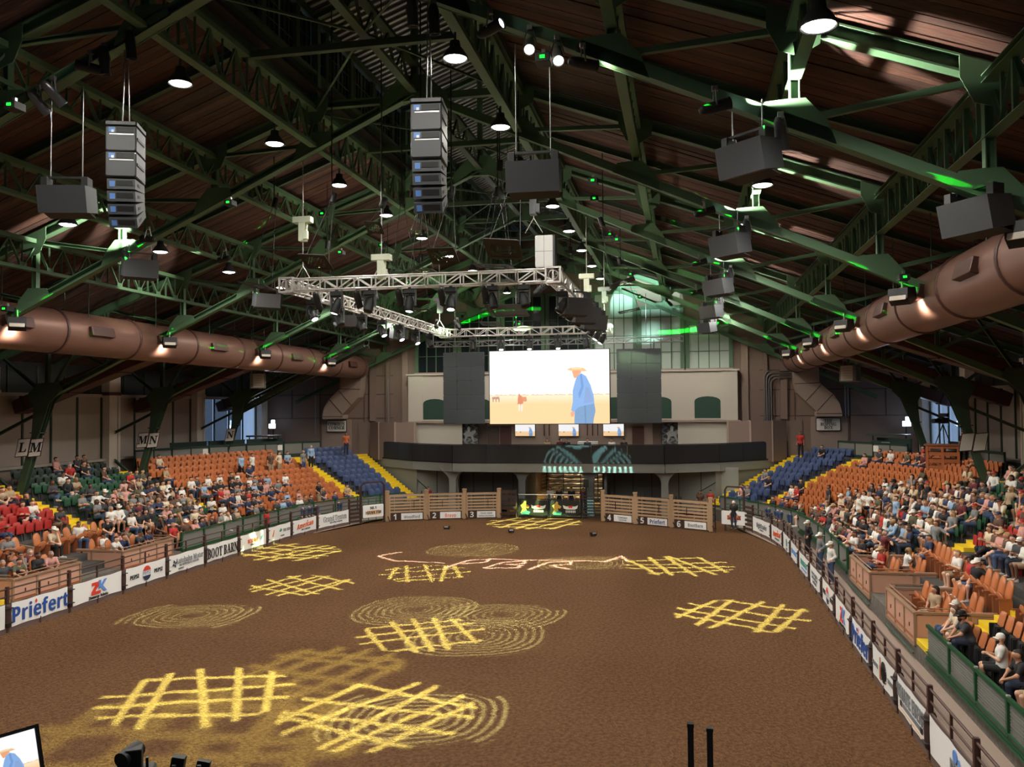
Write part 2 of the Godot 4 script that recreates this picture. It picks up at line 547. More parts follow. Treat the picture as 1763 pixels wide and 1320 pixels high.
# ---------------------------------------------------------------- shell and roof
func build_shell() -> void:
	var fl := struct("floor", Vector3.ZERO, "brown churned dirt floor of the rodeo arena", "floor")
	var fn := FastNoiseLite.new()
	fn.seed = 4; fn.frequency = 0.9; fn.fractal_octaves = 3
	var f2 := FastNoiseLite.new()
	f2.seed = 9; f2.frequency = 0.22
	var mb := MB.new()
	var rows := []
	for iz in 251:
		var d := 10.0 + iz * 0.208
		var row := []
		for ix in 131:
			var x := -14.6 + ix * 0.2246
			var edge := smoothstep(12.0, 14.2, absf(x)) * 0.12
			row.append(V(x, fn.get_noise_2d(x * 1.4, d * 1.4) * 0.035 + f2.get_noise_2d(x, d) * 0.04 - 0.02 + edge, d))
		rows.append(row)
	mb.grid(rows)
	part(fl, "dirt", mb.done(), mats.dirt)
	blk(fl, "slab", V(0, -0.3, 31), Vector3(56, 0.3, 92), mats.concrete_dark)
	var w := struct("wall_back", Vector3.ZERO, "plain dark wall behind the camera", "wall")
	blk(w, "wall_panel", V(0, 11, -12.3), Vector3(56, 24, 0.6), mats.taupe_dark)
	# the roof: boards laid from eave to clerestory on each slope
	for s in [-1.0, 1.0]:
		var c := struct("ceiling", Vector3.ZERO, "dark red-brown board roof slope on the %s side of the clerestory" % ("sign-column" if s < 0 else "camera-stand"), "roof")
		var u0 := 3.75; var u1 := WALL + 0.3
		var th := atan(TS)
		var len := (u1 - u0) / cos(th)
		var um := (u0 + u1) * 0.5
		var dirv := Vector3(s * cos(th), -sin(th), 0)
		var nrm := Vector3(s * sin(th), cos(th), 0)
		var step := 0.262
		for k in 240:
			var d := 4.2 + k * step
			var b := Basis(dirv * len, nrm * 0.05, Vector3(0, 0, step * (0.965 if k % 3 else 0.94)))
			part(c, "roof_board", unit.box, mats["roof_wood_%d" % rng.randi_range(0, 5)], Transform3D(b, V(s * um, deck_h(um) + rng.randf_range(-0.012, 0.02), d)))
		part(c, "deck", unit.box, mats.deck_back, Transform3D(Basis(dirv * (len + 0.6), nrm * 0.25, Vector3(0, 0, 80)), V(s * um, deck_h(um) + 0.2, 28)))
		# clerestory side: sill, head, posts, panes
		var cw := struct("wall_clerestory_%s" % ("left" if s < 0 else "right"), Vector3.ZERO, "green clerestory strip with dark small-paned windows, %s half" % ("sign-column" if s < 0 else "camera-stand"), "clerestory")
		var x: float = s * 3.8
		blk(cw, "sill_beam", V(x, 18.85, 30), Vector3(0.16, 1.25, 78), mats.green_dark)
		blk(cw, "sill_flange", V(x - s * 0.1, 18.3, 30), Vector3(0.36, 0.1, 78), mats.green_dark)
		blk(cw, "sill_flange", V(x - s * 0.1, 19.45, 30), Vector3(0.36, 0.1, 78), mats.green_dark)
		blk(cw, "head_beam", V(x, 21.55, 30), Vector3(0.24, 0.3, 78), mats.green_dark)
		for k in 27:
			var d := 5.0 + k * 2.405
			blk(cw, "post", V(x, 20.45, d), Vector3(0.2, 2.0, 0.3), mats.green_dark)
			for j in 2:
				var pc := V(x + s * 0.05, 20.42, d + 0.67 + j * 1.07)
				var p := blk(cw, "pane", pc, Vector3(0.03, 1.9, 1.0), mats.dark_pane)
				for q in [-0.5, -0.17, 0.17, 0.5]:
					bar(cw, "muntin", pc + Vector3(-s * 0.03, -0.95, q), pc + Vector3(-s * 0.03, 0.95, q), 0.035, 0.035, mats.green_dark)
				for q in [-0.3, 0.3]:
					bar(cw, "muntin", pc + Vector3(-s * 0.03, q, -0.5), pc + Vector3(-s * 0.03, q, 0.5), 0.035, 0.035, mats.green_dark)
		# clerestory roof: dark sheet with light ribs
		var r := struct("ceiling_clerestory", Vector3.ZERO, "dark clerestory roof sheet with pale ribs over the %s half" % ("sign-column" if s < 0 else "camera-stand"), "roof")
		var l2 := 4.3 / cos(th)
		part(r, "roof_sheet", unit.box, mats.metal_deck, Transform3D(Basis(dirv * l2, nrm * 0.2, Vector3(0, 0, 80)), V(s * 2.05, 22.5, 28)))
		for k in 150:
			part(r, "roof_rib", unit.box, mats.metal_rib, Transform3D(Basis(dirv * l2, nrm * 0.07, Vector3(0, 0, 0.13)), V(s * 2.05, 22.37, 6.0 + k * 0.4)))

func build_roof() -> void:
	var gs: Material = mats.green_steel
	# lattice girders along the hall
	for s in [-1.0, 1.0]:
		for gi in 4:
			var u: float = G[gi]
			var top := TOP0 + TS * (G[3] - u)
			var dep: float = [1.35, 1.0, 1.05, 1.15][gi]
			var who: String = ["clerestory edge", "second line below the clerestory", "third line below the clerestory", "lowest line above the seats"][gi]
			var t := thing("lattice_girder", "long green lattice girder at the %s, %s half of the roof" % [who, "sign-column" if s < 0 else "camera-stand"], "girder", V(s * u, 0, 0), 0, "long lattice girders under the roof")
			var d0 := 8.6 - BAY * 0.5 * 0.0
			var d1 := GABLE - 0.3
			bar(t, "top_chord", V(0, top - 0.08, d0 - 4), V(0, top - 0.08, d1), 0.34, 0.16, gs, "channel")
			bar(t, "bottom_chord", V(0, top - dep, d0 - 4), V(0, top - dep, d1), 0.26, 0.12, gs, "angle")
			var pan := BAY / 7.0
			var k := 0
			while d0 + k * pan < d1 - 0.5:
				var a := d0 + k * pan
				if k % 7: bar(t, "lattice_post", V(0, top - 0.1, a), V(0, top - dep, a), 0.09, 0.09, gs, "angle")
				bar(t, "lattice_diagonal", V(0, top - 0.1, a), V(0, top - dep + 0.03, a + pan * 0.5), 0.1, 0.05, gs, "angle")
				bar(t, "lattice_diagonal", V(0.02, top - dep + 0.03, a + pan * 0.5), V(0.02, top - 0.1, a + pan), 0.1, 0.05, gs, "angle")
				bar(t, "lattice_post", V(0.03, top - 0.1, a + pan * 0.5), V(0.03, top - dep, a + pan * 0.5), 0.07, 0.07, gs, "angle")
				blk(t, "gusset", V(0.05, top - dep + 0.1, a + pan * 0.5), Vector3(0.02, 0.22, 0.34), gs)
				k += 1
	# ridge girder
	var rg := thing("ridge_girder", "dark lattice girder running under the clerestory ridge", "girder", V(0, 0, 0))
	bar(rg, "top_chord", V(0, 19.45, 6), V(0, 19.45, GABLE - 0.3), 0.3, 0.14, mats.green_dark, "channel")
	bar(rg, "bottom_chord", V(0, 18.5, 6), V(0, 18.5, GABLE - 0.3), 0.26, 0.12, mats.green_dark, "angle")
	for k in 42:
		var a := 8.6 + k * BAY / 7.0
		if a > 65: break
		bar(rg, "lattice_diagonal", V(0, 19.4, a), V(0, 18.5, a + 0.69), 0.09, 0.05, mats.green_dark, "angle")
		bar(rg, "lattice_diagonal", V(0, 18.5, a + 0.69), V(0, 19.4, a + 1.37), 0.09, 0.05, mats.green_dark, "angle")
	# transverse trusses
	for k in 7:
		var d := 8.6 + k * BAY
		if k == 6: d = GABLE - 1.0
		var t := thing("roof_truss", "green steel roof truss spanning the hall, %s counted from the far gable wall" % ordinal(7 - k), "truss", V(0, 0, d), 0, "transverse roof trusses")
		for s in [-1.0, 1.0]:
			var top := func(u: float) -> Vector3: return Vector3(s * u, TOP0 + TS * (G[3] - u) + 0.1, 0)
			var low := func(u: float) -> Vector3: return Vector3(s * u, APEX - CS * u, 0)
			bar(t, "rafter", top.call(3.5), top.call(WALL), 0.3, 0.34, gs, "ibeam")
			bar(t, "lower_chord", low.call(0.0), low.call(22.6), 0.32, 0.26, gs, "channel", Vector3.UP)
			bar(t, "collar", Vector3(0, 18.3, 0.02), Vector3(s * 3.7, 18.3, 0.02), 0.2, 0.24, gs, "channel")
			bar(t, "clerestory_post", Vector3(s * 3.6, 16.8, 0), Vector3(s * 3.6, 21.5, 0), 0.24, 0.24, gs, "ibeam")
			bar(t, "clerestory_rafter", Vector3(s * 3.7, 21.45, 0), Vector3(0, 22.75, 0), 0.2, 0.26, gs, "ibeam")
			for gi in range(1, 4):
				bar(t, "post", low.call(G[gi]), top.call(G[gi]), 0.2, 0.2, gs, "ibeam")
			for gi in 3:
				bar(t, "diagonal", low.call(G[gi]) + Vector3(0, 0.05, 0.08), top.call(G[gi + 1]) + Vector3(0, -0.15, 0.08), 0.13, 0.13, gs, "channel")
			bar(t, "diagonal", low.call(G[3]), top.call(19.0), 0.13, 0.13, gs, "channel")
			bar(t, "post", low.call(19.0), top.call(19.0), 0.16, 0.16, gs, "ibeam")
			bar(t, "diagonal", low.call(19.0), top.call(22.3), 0.13, 0.13, gs, "channel")
			for gi in 4:      # gusset plates at the joints
				var u: float = G[gi]
				var p0: Vector3 = low.call(u)
				var g := MB.new()
				var q := poly([-0.75 * s, 0.75 * CS - 0.16, 0.8 * s, -0.8 * CS - 0.16, 0.62 * s, -0.62 * CS + 0.3, 0.2 * s, 0.5, -0.2 * s, 0.5, -0.6 * s, 0.6 * CS + 0.2])
				g.prism(q, 0.13, 0.16)
				g.prism(q, -0.16, -0.13)
				part(t, "gusset_plate", g.done(), gs, Transform3D(Basis(), p0))
				var p1: Vector3 = top.call(u)
				var g1 := MB.new()
				var q1 := poly([-0.55 * s, 0.55 * TS + 0.14, 0.55 * s, -0.55 * TS + 0.14, 0.5 * s, -0.5 * TS - 0.35, 0.1 * s, -0.75, -0.3 * s, -0.62, -0.55 * s, -0.1])
				g1.prism(q1, 0.14, 0.17)
				part(t, "gusset_plate", g1.done(), gs, Transform3D(Basis(), p1))
		var ap := MB.new()
		ap.prism(poly([-1.2, -0.65, -0.3, -0.12, 0.3, -0.12, 1.2, -0.65, 1.2, -0.2, 0.45, 0.55, -0.45, 0.55, -1.2, -0.2]), 0.14, 0.17)
		part(t, "apex_plate", ap.done(), gs, Transform3D(Basis(), Vector3(0, APEX, 0)))
		bar(t, "king_post", Vector3(0, APEX, 0), Vector3(0, 22.7, 0), 0.22, 0.22, gs, "ibeam")
		if k < 6:
			var m := thing("cross_tie", "level green tie across the clerestory between trusses, %s from the far gable wall" % ordinal(6 - k), "tie", V(0, 18.15, d + BAY * 0.5), 0, "level ties across the clerestory")
			bar(m, "tie_bar", Vector3(-3.75, 0, 0), Vector3(3.75, 0, 0), 0.2, 0.2, mats.green_dark, "channel")
			bar(m, "clip", Vector3(-3.7, -0.2, 0), Vector3(-3.7, 0.2, 0), 0.22, 0.05, mats.green_dark)
			bar(m, "clip", Vector3(3.7, -0.2, 0), Vector3(3.7, 0.2, 0), 0.22, 0.05, mats.green_dark)
			for s in [-1.0, 1.0]:
				var m2 := thing("mid_rafter", "plain dark rafter between trusses, %s half, %s from the far gable wall" % ["sign-column" if s < 0 else "camera-stand", ordinal(6 - k)], "rafter", V(0, 0, d + BAY * 0.5), 0, "plain rafters between the trusses")
				bar(m2, "rafter_beam", Vector3(s * 4.0, TOP0 + TS * (G[3] - 4.0) + 0.2, 0), Vector3(s * (WALL - 0.2), TOP0 + TS * (G[3] - WALL + 0.2) + 0.2, 0), 0.16, 0.24, mats.green_dark, "ibeam")
				for q in [8.0, 15.0]: blk(m2, "rafter_clip", Vector3(s * q, TOP0 + TS * (G[3] - q) + 0.2, 0.1), Vector3(0.3, 0.2, 0.06), mats.green_dark)
			# crossed braces in the clerestory
			for s in [-1.0, 1.0]:
				var br := thing("wind_brace", "thin diagonal brace rod under the clerestory, %s bay from the gable, %s half" % [ordinal(6 - k), "sign-column" if s < 0 else "camera-stand"], "brace", V(0, 0, d), 0, "diagonal brace rods under the clerestory")
				bar(br, "brace_bar", V(s * 3.6, 18.1, 0.1), V(0, 18.5, BAY * 0.5), 0.07, 0.07, mats.green_dark, "angle")
				bar(br, "brace_bar", V(0, 18.5, BAY * 0.5), V(s * 3.6, 18.1, BAY - 0.1), 0.07, 0.07, mats.green_dark, "angle")
	# leaning columns
	var letters := {3: "LM", 4: "MN", 5: "N"}
	for k in range(1, 6):
		var d := 8.6 + k * BAY
		for s in [-1.0, 1.0]:
			var lab := "leaning green steel column standing among the seats, %s from the far gable, %s side" % [ordinal(6 - k), "letter-sign" if s < 0 else "camera-crate"]
			var t := thing("leaning_column", lab, "column", V(s * 23.9, 3.2, d), 0, "leaning columns under the trusses")
			var up := Vector3(-s * 1.6, 5.2, 0)
			bar(t, "shaft", Vector3(0, 0, 0), up, 0.36, 0.34, mats.green_dark, "ibeam", Vector3.BACK)
			bar(t, "cover_plate", Vector3(0, 0, 0.17), up + Vector3(0, 0, 0.17), 0.3, 0.03, mats.green_dark, "box", Vector3.BACK)
			var g := MB.new()
			var q := poly([-s * 1.25, 3.3, -s * 0.85, 3.3, -s * 0.95, 4.7, -s * 0.6, 5.35, -s * 1.2, 5.9, -s * 2.4, 5.95, -s * 2.6, 5.6, -s * 1.85, 4.9])
			g.prism(q, 0.17, 0.2); g.prism(q, -0.2, -0.17)
			part(t, "head_plate", g.done(), mats.green_dark)
			bar(t, "splice", up * 0.66 + Vector3(0.3, 0, 0), up * 0.66 - Vector3(0.3, 0, 0), 0.44, 0.05, mats.green_dark)
			bar(t, "knee_brace", Vector3(-s * 1.5, 4.6, 0), Vector3(s * 2.0, 3.0, 0), 0.14, 0.14, mats.green_dark, "channel")
			bar(t, "knee_brace", Vector3(s * 0.1, 0.3, 0), Vector3(s * 2.0, 1.7, 0), 0.14, 0.14, mats.green_dark, "channel")
			bar(t, "head_post", up, Vector3(-s * 1.6, 7.9, 0), 0.2, 0.2, mats.green_dark, "ibeam")
			bar(t, "head_strut", up, Vector3(s * 1.0, 7.2, 0), 0.14, 0.14, mats.green_dark, "channel")
			bar(t, "head_strut", up, Vector3(-s * 3.6, 8.3, 0), 0.14, 0.14, mats.green_dark, "channel")
			if s < 0 and k >= 3:
				letter_sign(letters[k], V(-23.9, 3.2, d) + up * 0.52 + Vector3(0, 0, 0.3))
			if s > 0 and k == 4:
				letter_sign("  ", V(23.9, 3.2, d) + up * 0.5 + Vector3(0, 0, 0.3))

func letter_sign(s: String, at: Vector3) -> void:
	var t := thing("section_sign", ("section letter sign reading %s on a leaning green column" % " ".join(s.split(""))) if s.strip_edges() else "blank pale double section sign on the leaning column beside the camera crate", "sign", at, 0.15)
	var n := s.length()
	for k in n:
		var x := (k - (n - 1) * 0.5) * 0.66
		var sh := Transform3D(Basis(Vector3(1, 0.08, 0), Vector3(0.2, 1, 0), Vector3(0, 0, 1)), Vector3(x, 0, 0))
		var b := MB.new()
		b.box(Transform3D(sh.basis * Basis.from_scale(Vector3(0.66, 0.92, 0.03)), sh.origin))
		part(t, "sign_edge", b.done(), mats.maroon)
		var f := MB.new()
		f.box(Transform3D(sh.basis * Basis.from_scale(Vector3(0.58, 0.84, 0.03)), sh.origin + Vector3(0, 0, 0.012)))
		part(t, "sign_plate", f.done(), mats.sign_white)
		if s[k] != " ":
			part(t, "letter", text_mesh(s[k], 0.46, 0.02, "Droid Serif"), mats.ink, Transform3D(sh.basis, sh.origin + Vector3(0, 0, 0.035)))
# ---------------------------------------------------------------- far end, balcony, side walls
func build_far_end() -> void:
	var w := struct("wall_gable", V(0, 0, GABLE), "tall taupe gable wall behind the balcony, with dark tall windows high up", "wall")
	var b := MB.new()      # the wall with the alley opening left free
	b.prism(poly([-26.4, -0.2, -2.7, -0.2, -2.7, 3.3, 3.2, 3.3, 3.2, -0.2, 26.4, -0.2, 26.4, 10.1, 3.8, 18.8, 3.8, 21.6, 0, 22.9, -3.8, 21.6, -3.8, 18.8, -26.4, 10.1]), -0.5, 0.0)
	part(w, "wall_panel", b.done(), mats.taupe)
	for s in [-1.0, 1.0]:
		for x in [13.4, 14.9, 16.2]:
			blk(w, "pilaster", Vector3(s * x, 9.6, 0.12), Vector3(0.5 if x != 14.9 else 0.3, 6.6 if x < 15 else 5.8, 0.24), mats.taupe_light if x < 14 else mats.taupe)
		for h in [6.95, 8.9, 10.4]:
			blk(w, "wall_seam", Vector3(s * 20.0, h, 0.02), Vector3(11.0, 0.05, 0.05), mats.taupe_dark)
		for x in [17.0, 20.9, 23.4]:
			blk(w, "wall_seam", Vector3(s * x, 6.6, 0.02), Vector3(0.06, 5.4, 0.05), mats.taupe_dark)
		blk(w, "lower_panel", Vector3(s * 19.4, 5.5, 0.06), Vector3(2.6, 2.7, 0.12), mats.taupe_light)
		blk(w, "lower_panel", Vector3(s * 16.2, 5.0, 0.04), Vector3(2.6, 3.2, 0.08), mats.taupe)
		blk(w, "lower_panel", Vector3(s * 23.2, 5.3, 0.05), Vector3(4.6, 3.2, 0.1), mats.taupe)
	# tall windows under the gable
	var nwin := 0
	for k in 7:
		var x0 := -12.6 + k * 3.6
		nwin += 1
		var wn := struct("window_%d" % nwin, V(x0 + 1.8, 0, GABLE - 0.02), "tall %s gable window, %s from the sign side" % ["pale shaded" if k >= 4 else "dark", ordinal(k + 1)], "window")
		var xo := absf(x0 + 1.8) + 1.6
		var hi := minf(16.6, TOP0 + TS * (G[3] - xo) - 1.0)
		for q in [-1.62, 1.62]:
			blk(wn, "window_frame", Vector3(q, (10.5 + hi) * 0.5, 0.1), Vector3(0.3, hi - 10.5, 0.22), mats.green_steel)
		blk(wn, "window_frame", Vector3(0, hi, 0.1), Vector3(3.4, 0.24, 0.24), mats.green_steel)
		blk(wn, "window_sill", Vector3(0, 10.5, 0.16), Vector3(3.5, 0.2, 0.36), mats.taupe_light)
		var pale: bool = k >= 4
		for i in 4:
			var ph := hi - 10.6
			blk(wn, "pane", Vector3(-1.17 + i * 0.78, 10.6 + ph * 0.5, 0.03), Vector3(0.74, ph, 0.05), mats.dark_pane if not pale else mats.pane_blind)
			if i: bar(wn, "muntin", Vector3(-1.56 + i * 0.78, 10.6, 0.09), Vector3(-1.56 + i * 0.78, hi, 0.09), 0.07, 0.07, mats.green_steel)
		for h in [11.9, 13.2, 14.6]:
			if h < hi: bar(wn, "muntin", Vector3(-1.6, h, 0.09), Vector3(1.6, h, 0.09), 0.05, 0.05, mats.green_steel)
	for s in [-1.0, 1.0]:
		var side := "left" if s < 0 else "right"
		var where := "beside the corner signs on the letter-sign side" if s < 0 else "beside the corner signs on the camera-crate side"
		# pale projecting box with arched shutters
		var p := struct("wall_box_%s" % side, V(s * 8.0, 8.5, 66.4), "pale wall box with arched green shutters behind a dark screen panel, %s side" % side, "wall")
		blk(p, "box_body", Vector3.ZERO, Vector3(9.6, 3.7, 1.2), mats.cream)
		blk(p, "box_cap", Vector3(0, 1.9, 0), Vector3(9.9, 0.12, 1.5), mats.cream)
		blk(p, "box_base", Vector3(0, -1.9, 0), Vector3(9.9, 0.14, 1.5), mats.taupe_light)
		blk(p, "corner_strip", Vector3(s * 4.2, 0, 0.62), Vector3(1.2, 3.7, 0.06), mats.cream)
		for x in [2.6, -1.0, -4.3]:
			var arch := PackedVector2Array()
			for k in 9:
				var a := PI * k / 8.0
				arch.append(Vector2(cos(a) * 0.95, 0.35 + sin(a) * 0.35))
			arch.append(Vector2(-0.95, -0.95)); arch.append(Vector2(0.95, -0.95))
			var m := MB.new()
			m.prism(arch, 0.55, 0.64)
			part(p, "shutter", m.done(), mats.shutter, Transform3D(Basis(), Vector3(s * x, -0.75, 0)))
			blk(p, "shutter_sill", Vector3(s * x, -1.75, 0.66), Vector3(2.1, 0.1, 0.14), mats.cream)
		# offset air duct dropping to the sign
		var dd := thing("drop_duct", "flat taupe offset air duct on the gable wall %s" % ("over the cowboy sign" if s < 0 else "over the roping sign"), "duct", V(0, 0, 66.0))
		var out := poly([16.7, 11.5, 16.86, 9.3, 17.02, 8.64, 17.5, 8.13, 18.38, 7.25, 18.38, 6.9, 20.13, 6.9, 20.13, 7.13, 19.98, 7.81, 19.58, 8.47, 18.59, 9.35, 18.55, 11.5])
		if s < 0:
			for k in out.size(): out[k].x = -out[k].x
		var m := MB.new()
		m.prism(out, -0.9, 0.3)
		part(dd, "duct_body", m.done(), mats.taupe_light)
		for e in [[16.86, 9.3, 18.6, 9.35], [17.6, 8.0, 18.7, 9.2], [18.4, 7.3, 19.5, 8.5], [18.35, 7.1, 20.1, 7.1]]:
			bar(dd, "duct_seam", Vector3(s * e[0], e[1], 0.3), Vector3(s * e[2], e[3], 0.3), 0.05, 0.05, mats.taupe_dark)
		# round duct along the eaves
		var rd := thing("round_duct", "big brown spiral air duct hung along the eaves on the %s side" % ("letter-sign" if s < 0 else "camera-crate"), "duct", V(s * 16.9, 11.05, 0))
		var ring := MB.new()
		var r0 := []; var r1 := []
		for k in 28:
			var a := TAU * k / 28
			r0.append(V(cos(a) * 0.92, sin(a) * 0.92, 5.0)); r1.append(V(cos(a) * 0.92, sin(a) * 0.92, 65.4))
		ring.grid([r0, r1], true, true, true)
		part(rd, "duct_shell", ring.done(), mats.duct)
		var hoop := MB.new()
		var hp := []
		for q in [[0.92, -0.06], [0.97, -0.05], [0.97, 0.05], [0.92, 0.06]]:
			var rr := []
			for k in 28:
				var a := TAU * k / 28
				rr.append(Vector3(cos(a) * q[0], sin(a) * q[0], q[1]))
			hp.append(rr)
		hoop.grid(hp, true)
		var hm := hoop.done()
		for k in 13:
			part(rd, "duct_flange", hm, mats.duct_dark, Transform3D(Basis(), V(0, 0, 7.0 + k * 4.81)))
		for k in 12:
			var q := V(-s * 0.9, 0.05, 9.0 + k * 4.81)
			blk(rd, "air_nozzle", q, Vector3(0.35, 0.42, 1.5), mats.duct_dark, Basis(Vector3(0, 0, 1), -s * 0.25))
		for k in 11:
			rod(rd, "hanger_rod", V(0.6, 0.5, 8.6 + k * 4.81), V(0.6, 2.2, 8.6 + k * 4.81), 0.02, mats.green_dark)
			rod(rd, "hanger_rod", V(-0.6, 0.5, 8.6 + k * 4.81), V(-0.6, 2.9, 8.6 + k * 4.81), 0.02, mats.green_dark)
		for k in 4:
			var dk: float = [15.0, 39.5, 49.6, 59.5][k]
			var bd := thing("branch_duct", "sloping brown box duct down to the side wall, %s, %s from the gable" % ["letter-sign side" if s < 0 else "camera-crate side", ordinal(4 - k)], "duct", V(0, 0, dk), 0, "sloping brown box ducts")
			bar(bd, "duct_body", Vector3(s * 17.5, 10.75, 0), Vector3(s * 25.7, 7.9, 0), 1.0, 0.75, mats.maroon, "cham")
			for q in [0.25, 0.6, 0.92]:
				var c := Vector3(s * lerpf(17.5, 25.7, q), lerpf(10.75, 7.9, q), 0)
				bar(bd, "duct_flange", c, c + Vector3(s * 0.08, -0.03, 0), 1.1, 0.85, mats.duct_dark)
		# corner signs
		var txt: Array = [["COWBOY", "CORNER"], ["THE", "ROPING", "BOX"]][0 if s < 0 else 1]
		wall_sign("pale framed wall sign reading %s under the taupe offset duct" % " ".join(txt), V(s * 19.3, 6.3, 66.7), 1.75, 0.98, txt, 0.26 if s < 0 else 0.22)
		wall_sign("pale framed deck sign reading PLATINUM VIP DECK on the %s end of the balcony" % ("letter-sign" if s < 0 else "conduit"), V(s * 12.85, 6.0, 65.0), 1.1, 0.85, ["PLATINUM", "VIP", "DECK"], 0.2)
		# balcony end partitions
		var bp := struct("wall_partition_%s" % side, V(0, 0, 0), "low taupe partition panels at the %s balcony end" % side_name(s), "wall")
		for q in [[12.0, 65.0, 13.6, 64.9], [13.6, 64.9, 15.2, 65.6], [15.2, 65.6, 16.3, 66.6]]:
			bar(bp, "partition_panel", V(s * q[0], 5.1, q[1]), V(s * q[2], 5.1, q[3]), 0.1, 3.0, mats.taupe)
			bar(bp, "partition_post", V(s * q[0], 3.6, q[1]), V(s * q[0], 6.65, q[1]), 0.14, 0.14, mats.taupe_light)
		blk(bp, "back_panel", V(s * 10.4, 5.15, 66.0), Vector3(4.0, 2.9, 0.12), mats.cream)
		var po := thing("wall_poster", "large grey photo print of a rider on the balcony back wall, %s of the TVs" % ("left" if s < 0 else "right"), "poster", V(s * 7.95, 5.65, 66.35))
		blk(po, "board", Vector3.ZERO, Vector3(1.6, 1.7, 0.06), mats.ink)
		part(po, "print", grey_print(), mats.poster_print, Transform3D(Basis(), Vector3(0, 0, 0.036)))
		flood_lamp(s)
	# conduits by the right duct
	for k in 4:
		var t := MB.new()
		var x := 14.8 + k * 0.16
		var h := 10.3 - k * 0.16
		var pts := [V(x, 6.5, 66.6)]
		for j in 7:
			var a := PI - PI * 0.5 * j / 6.0
			pts.append(V(x + 0.45 + cos(a) * 0.45, h - 0.45 + sin(a) * 0.45, 66.6))
		pts.append(V(16.9, h, 66.6))
		var rr := []
		for p in pts: rr.append(0.045)
		t.tube(pts, rr, 8)
		var c := put(MeshInstance3D.new(), "conduit") as MeshInstance3D
		c.mesh = t.done(); c.material_override = mats.steel
		tag(c, "steel conduit pipe bent into the offset duct, %s from the outside of four" % ordinal(k + 1), "pipe", "four bent conduits on the gable wall")
	for k in 4:
		var x: float = [20.5, 20.72, -14.9, -21.2][k]
		var c := put(MeshInstance3D.new(), "wall_pipe") as MeshInstance3D
		c.mesh = unit.cyl; c.material_override = mats.steel
		c.transform = bar_xf(V(x, 6.9 if k < 2 else 5.6, 66.75), V(x, 9.5 if k < 2 else 10.2, 66.75), 0.09, 0.09)
		tag(c, ["thin upright pipe just beside the roping sign, nearer one", "thin upright pipe beyond the roping sign, outer one", "thin upright pipe between the cowboy sign and the screen", "thin upright pipe at the dark corner left of the cowboy sign"][k], "pipe")
	# balcony
	var bal := struct("floor_balcony", V(0, 0, 0), "balcony deck with a dark unlit ribbon fascia above the bucking chutes", "balcony")
	var path := [[-16.4, 66.9], [-11.25, 62.3], [-7.6, 60.2], [7.5, 60.2], [11.25, 62.3], [16.4, 66.9]]
	var pl := PackedVector2Array()
	for q in path: pl.append(Vector2(q[0], q[1]))
	pl.append(Vector2(16.4, 67.2)); pl.append(Vector2(-16.4, 67.2))
	var sl := MB.new()
	sl.prism(pl, 3.2, 3.6, Transform3D(Basis(Vector3(1, 0, 0), Vector3(0, 0, -1), Vector3(0, 1, 0)), Vector3.ZERO))
	part(bal, "deck_slab", sl.done(), mats.facade)
	for k in 5:
		var a := V(path[k][0], 4.42, path[k][1]); var c := V(path[k + 1][0], 4.42, path[k + 1][1])
		var n := 6 if k == 2 else 3
		for j in n:
			var p0 := a.lerp(c, float(j) / n); var p1 := a.lerp(c, (j + 0.99) / n)
			bar(bal, "ribbon_panel", p0, p1, 0.12, 1.2, mats.fascia)
		bar(bal, "ribbon_edge", V(path[k][0], 3.78, path[k][1]), V(path[k + 1][0], 3.78, path[k + 1][1]), 0.2, 0.1, mats.black)
		bar(bal, "gray_band", V(path[k][0], 3.42, path[k][1] + 0.1), V(path[k + 1][0], 3.42, path[k + 1][1] + 0.1), 0.3, 0.62, mats.facade)
		rod(bal, "top_rail", V(path[k][0], 5.06, path[k][1]), V(path[k + 1][0], 5.06, path[k + 1][1]), 0.03, mats.black)
	var fa := struct("wall_under_balcony", V(0, 0, 0), "gray concrete wall and haunched columns under the balcony", "wall")
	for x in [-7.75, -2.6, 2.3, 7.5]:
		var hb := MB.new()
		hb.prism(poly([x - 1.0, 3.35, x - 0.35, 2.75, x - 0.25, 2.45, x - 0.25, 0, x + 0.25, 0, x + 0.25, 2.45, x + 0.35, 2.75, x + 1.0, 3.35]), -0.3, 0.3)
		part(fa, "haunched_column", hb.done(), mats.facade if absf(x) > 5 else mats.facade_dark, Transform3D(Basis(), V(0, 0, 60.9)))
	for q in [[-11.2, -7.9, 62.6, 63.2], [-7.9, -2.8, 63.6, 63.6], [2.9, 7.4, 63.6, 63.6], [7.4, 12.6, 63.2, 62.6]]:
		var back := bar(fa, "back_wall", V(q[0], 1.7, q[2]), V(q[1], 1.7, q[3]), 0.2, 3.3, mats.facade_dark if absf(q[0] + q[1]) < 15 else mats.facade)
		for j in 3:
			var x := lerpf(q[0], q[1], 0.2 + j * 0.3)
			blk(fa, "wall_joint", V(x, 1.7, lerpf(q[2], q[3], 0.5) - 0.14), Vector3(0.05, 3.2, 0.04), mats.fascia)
	for s in [-1.0, 1.0]:     # sloping end walls beside the yellow stairs
		var e := MB.new()
		e.face([V(s * 16.4, 3.5, 66.8), V(s * 11.0, 3.5, 62.3), V(s * 11.0, -0.1, 62.3), V(s * 13.2, -0.1, 62.5)])
		e.face([V(s * 16.6, 3.5, 66.9), V(s * 11.2, 3.5, 62.5), V(s * 11.2, -0.1, 62.5), V(s * 13.4, -0.1, 62.7)])
		part(fa, "end_wall", e.done(), mats.facade)
	# the lit alley behind the gate
	var al := struct("floor_alley", V(0, 0, 0), "lit alley with yellow dirt and stock pens seen through the centre opening", "floor")
	blk(al, "alley_floor", V(0.3, 0.0, 73), Vector3(9, 0.1, 20), mats.straw)
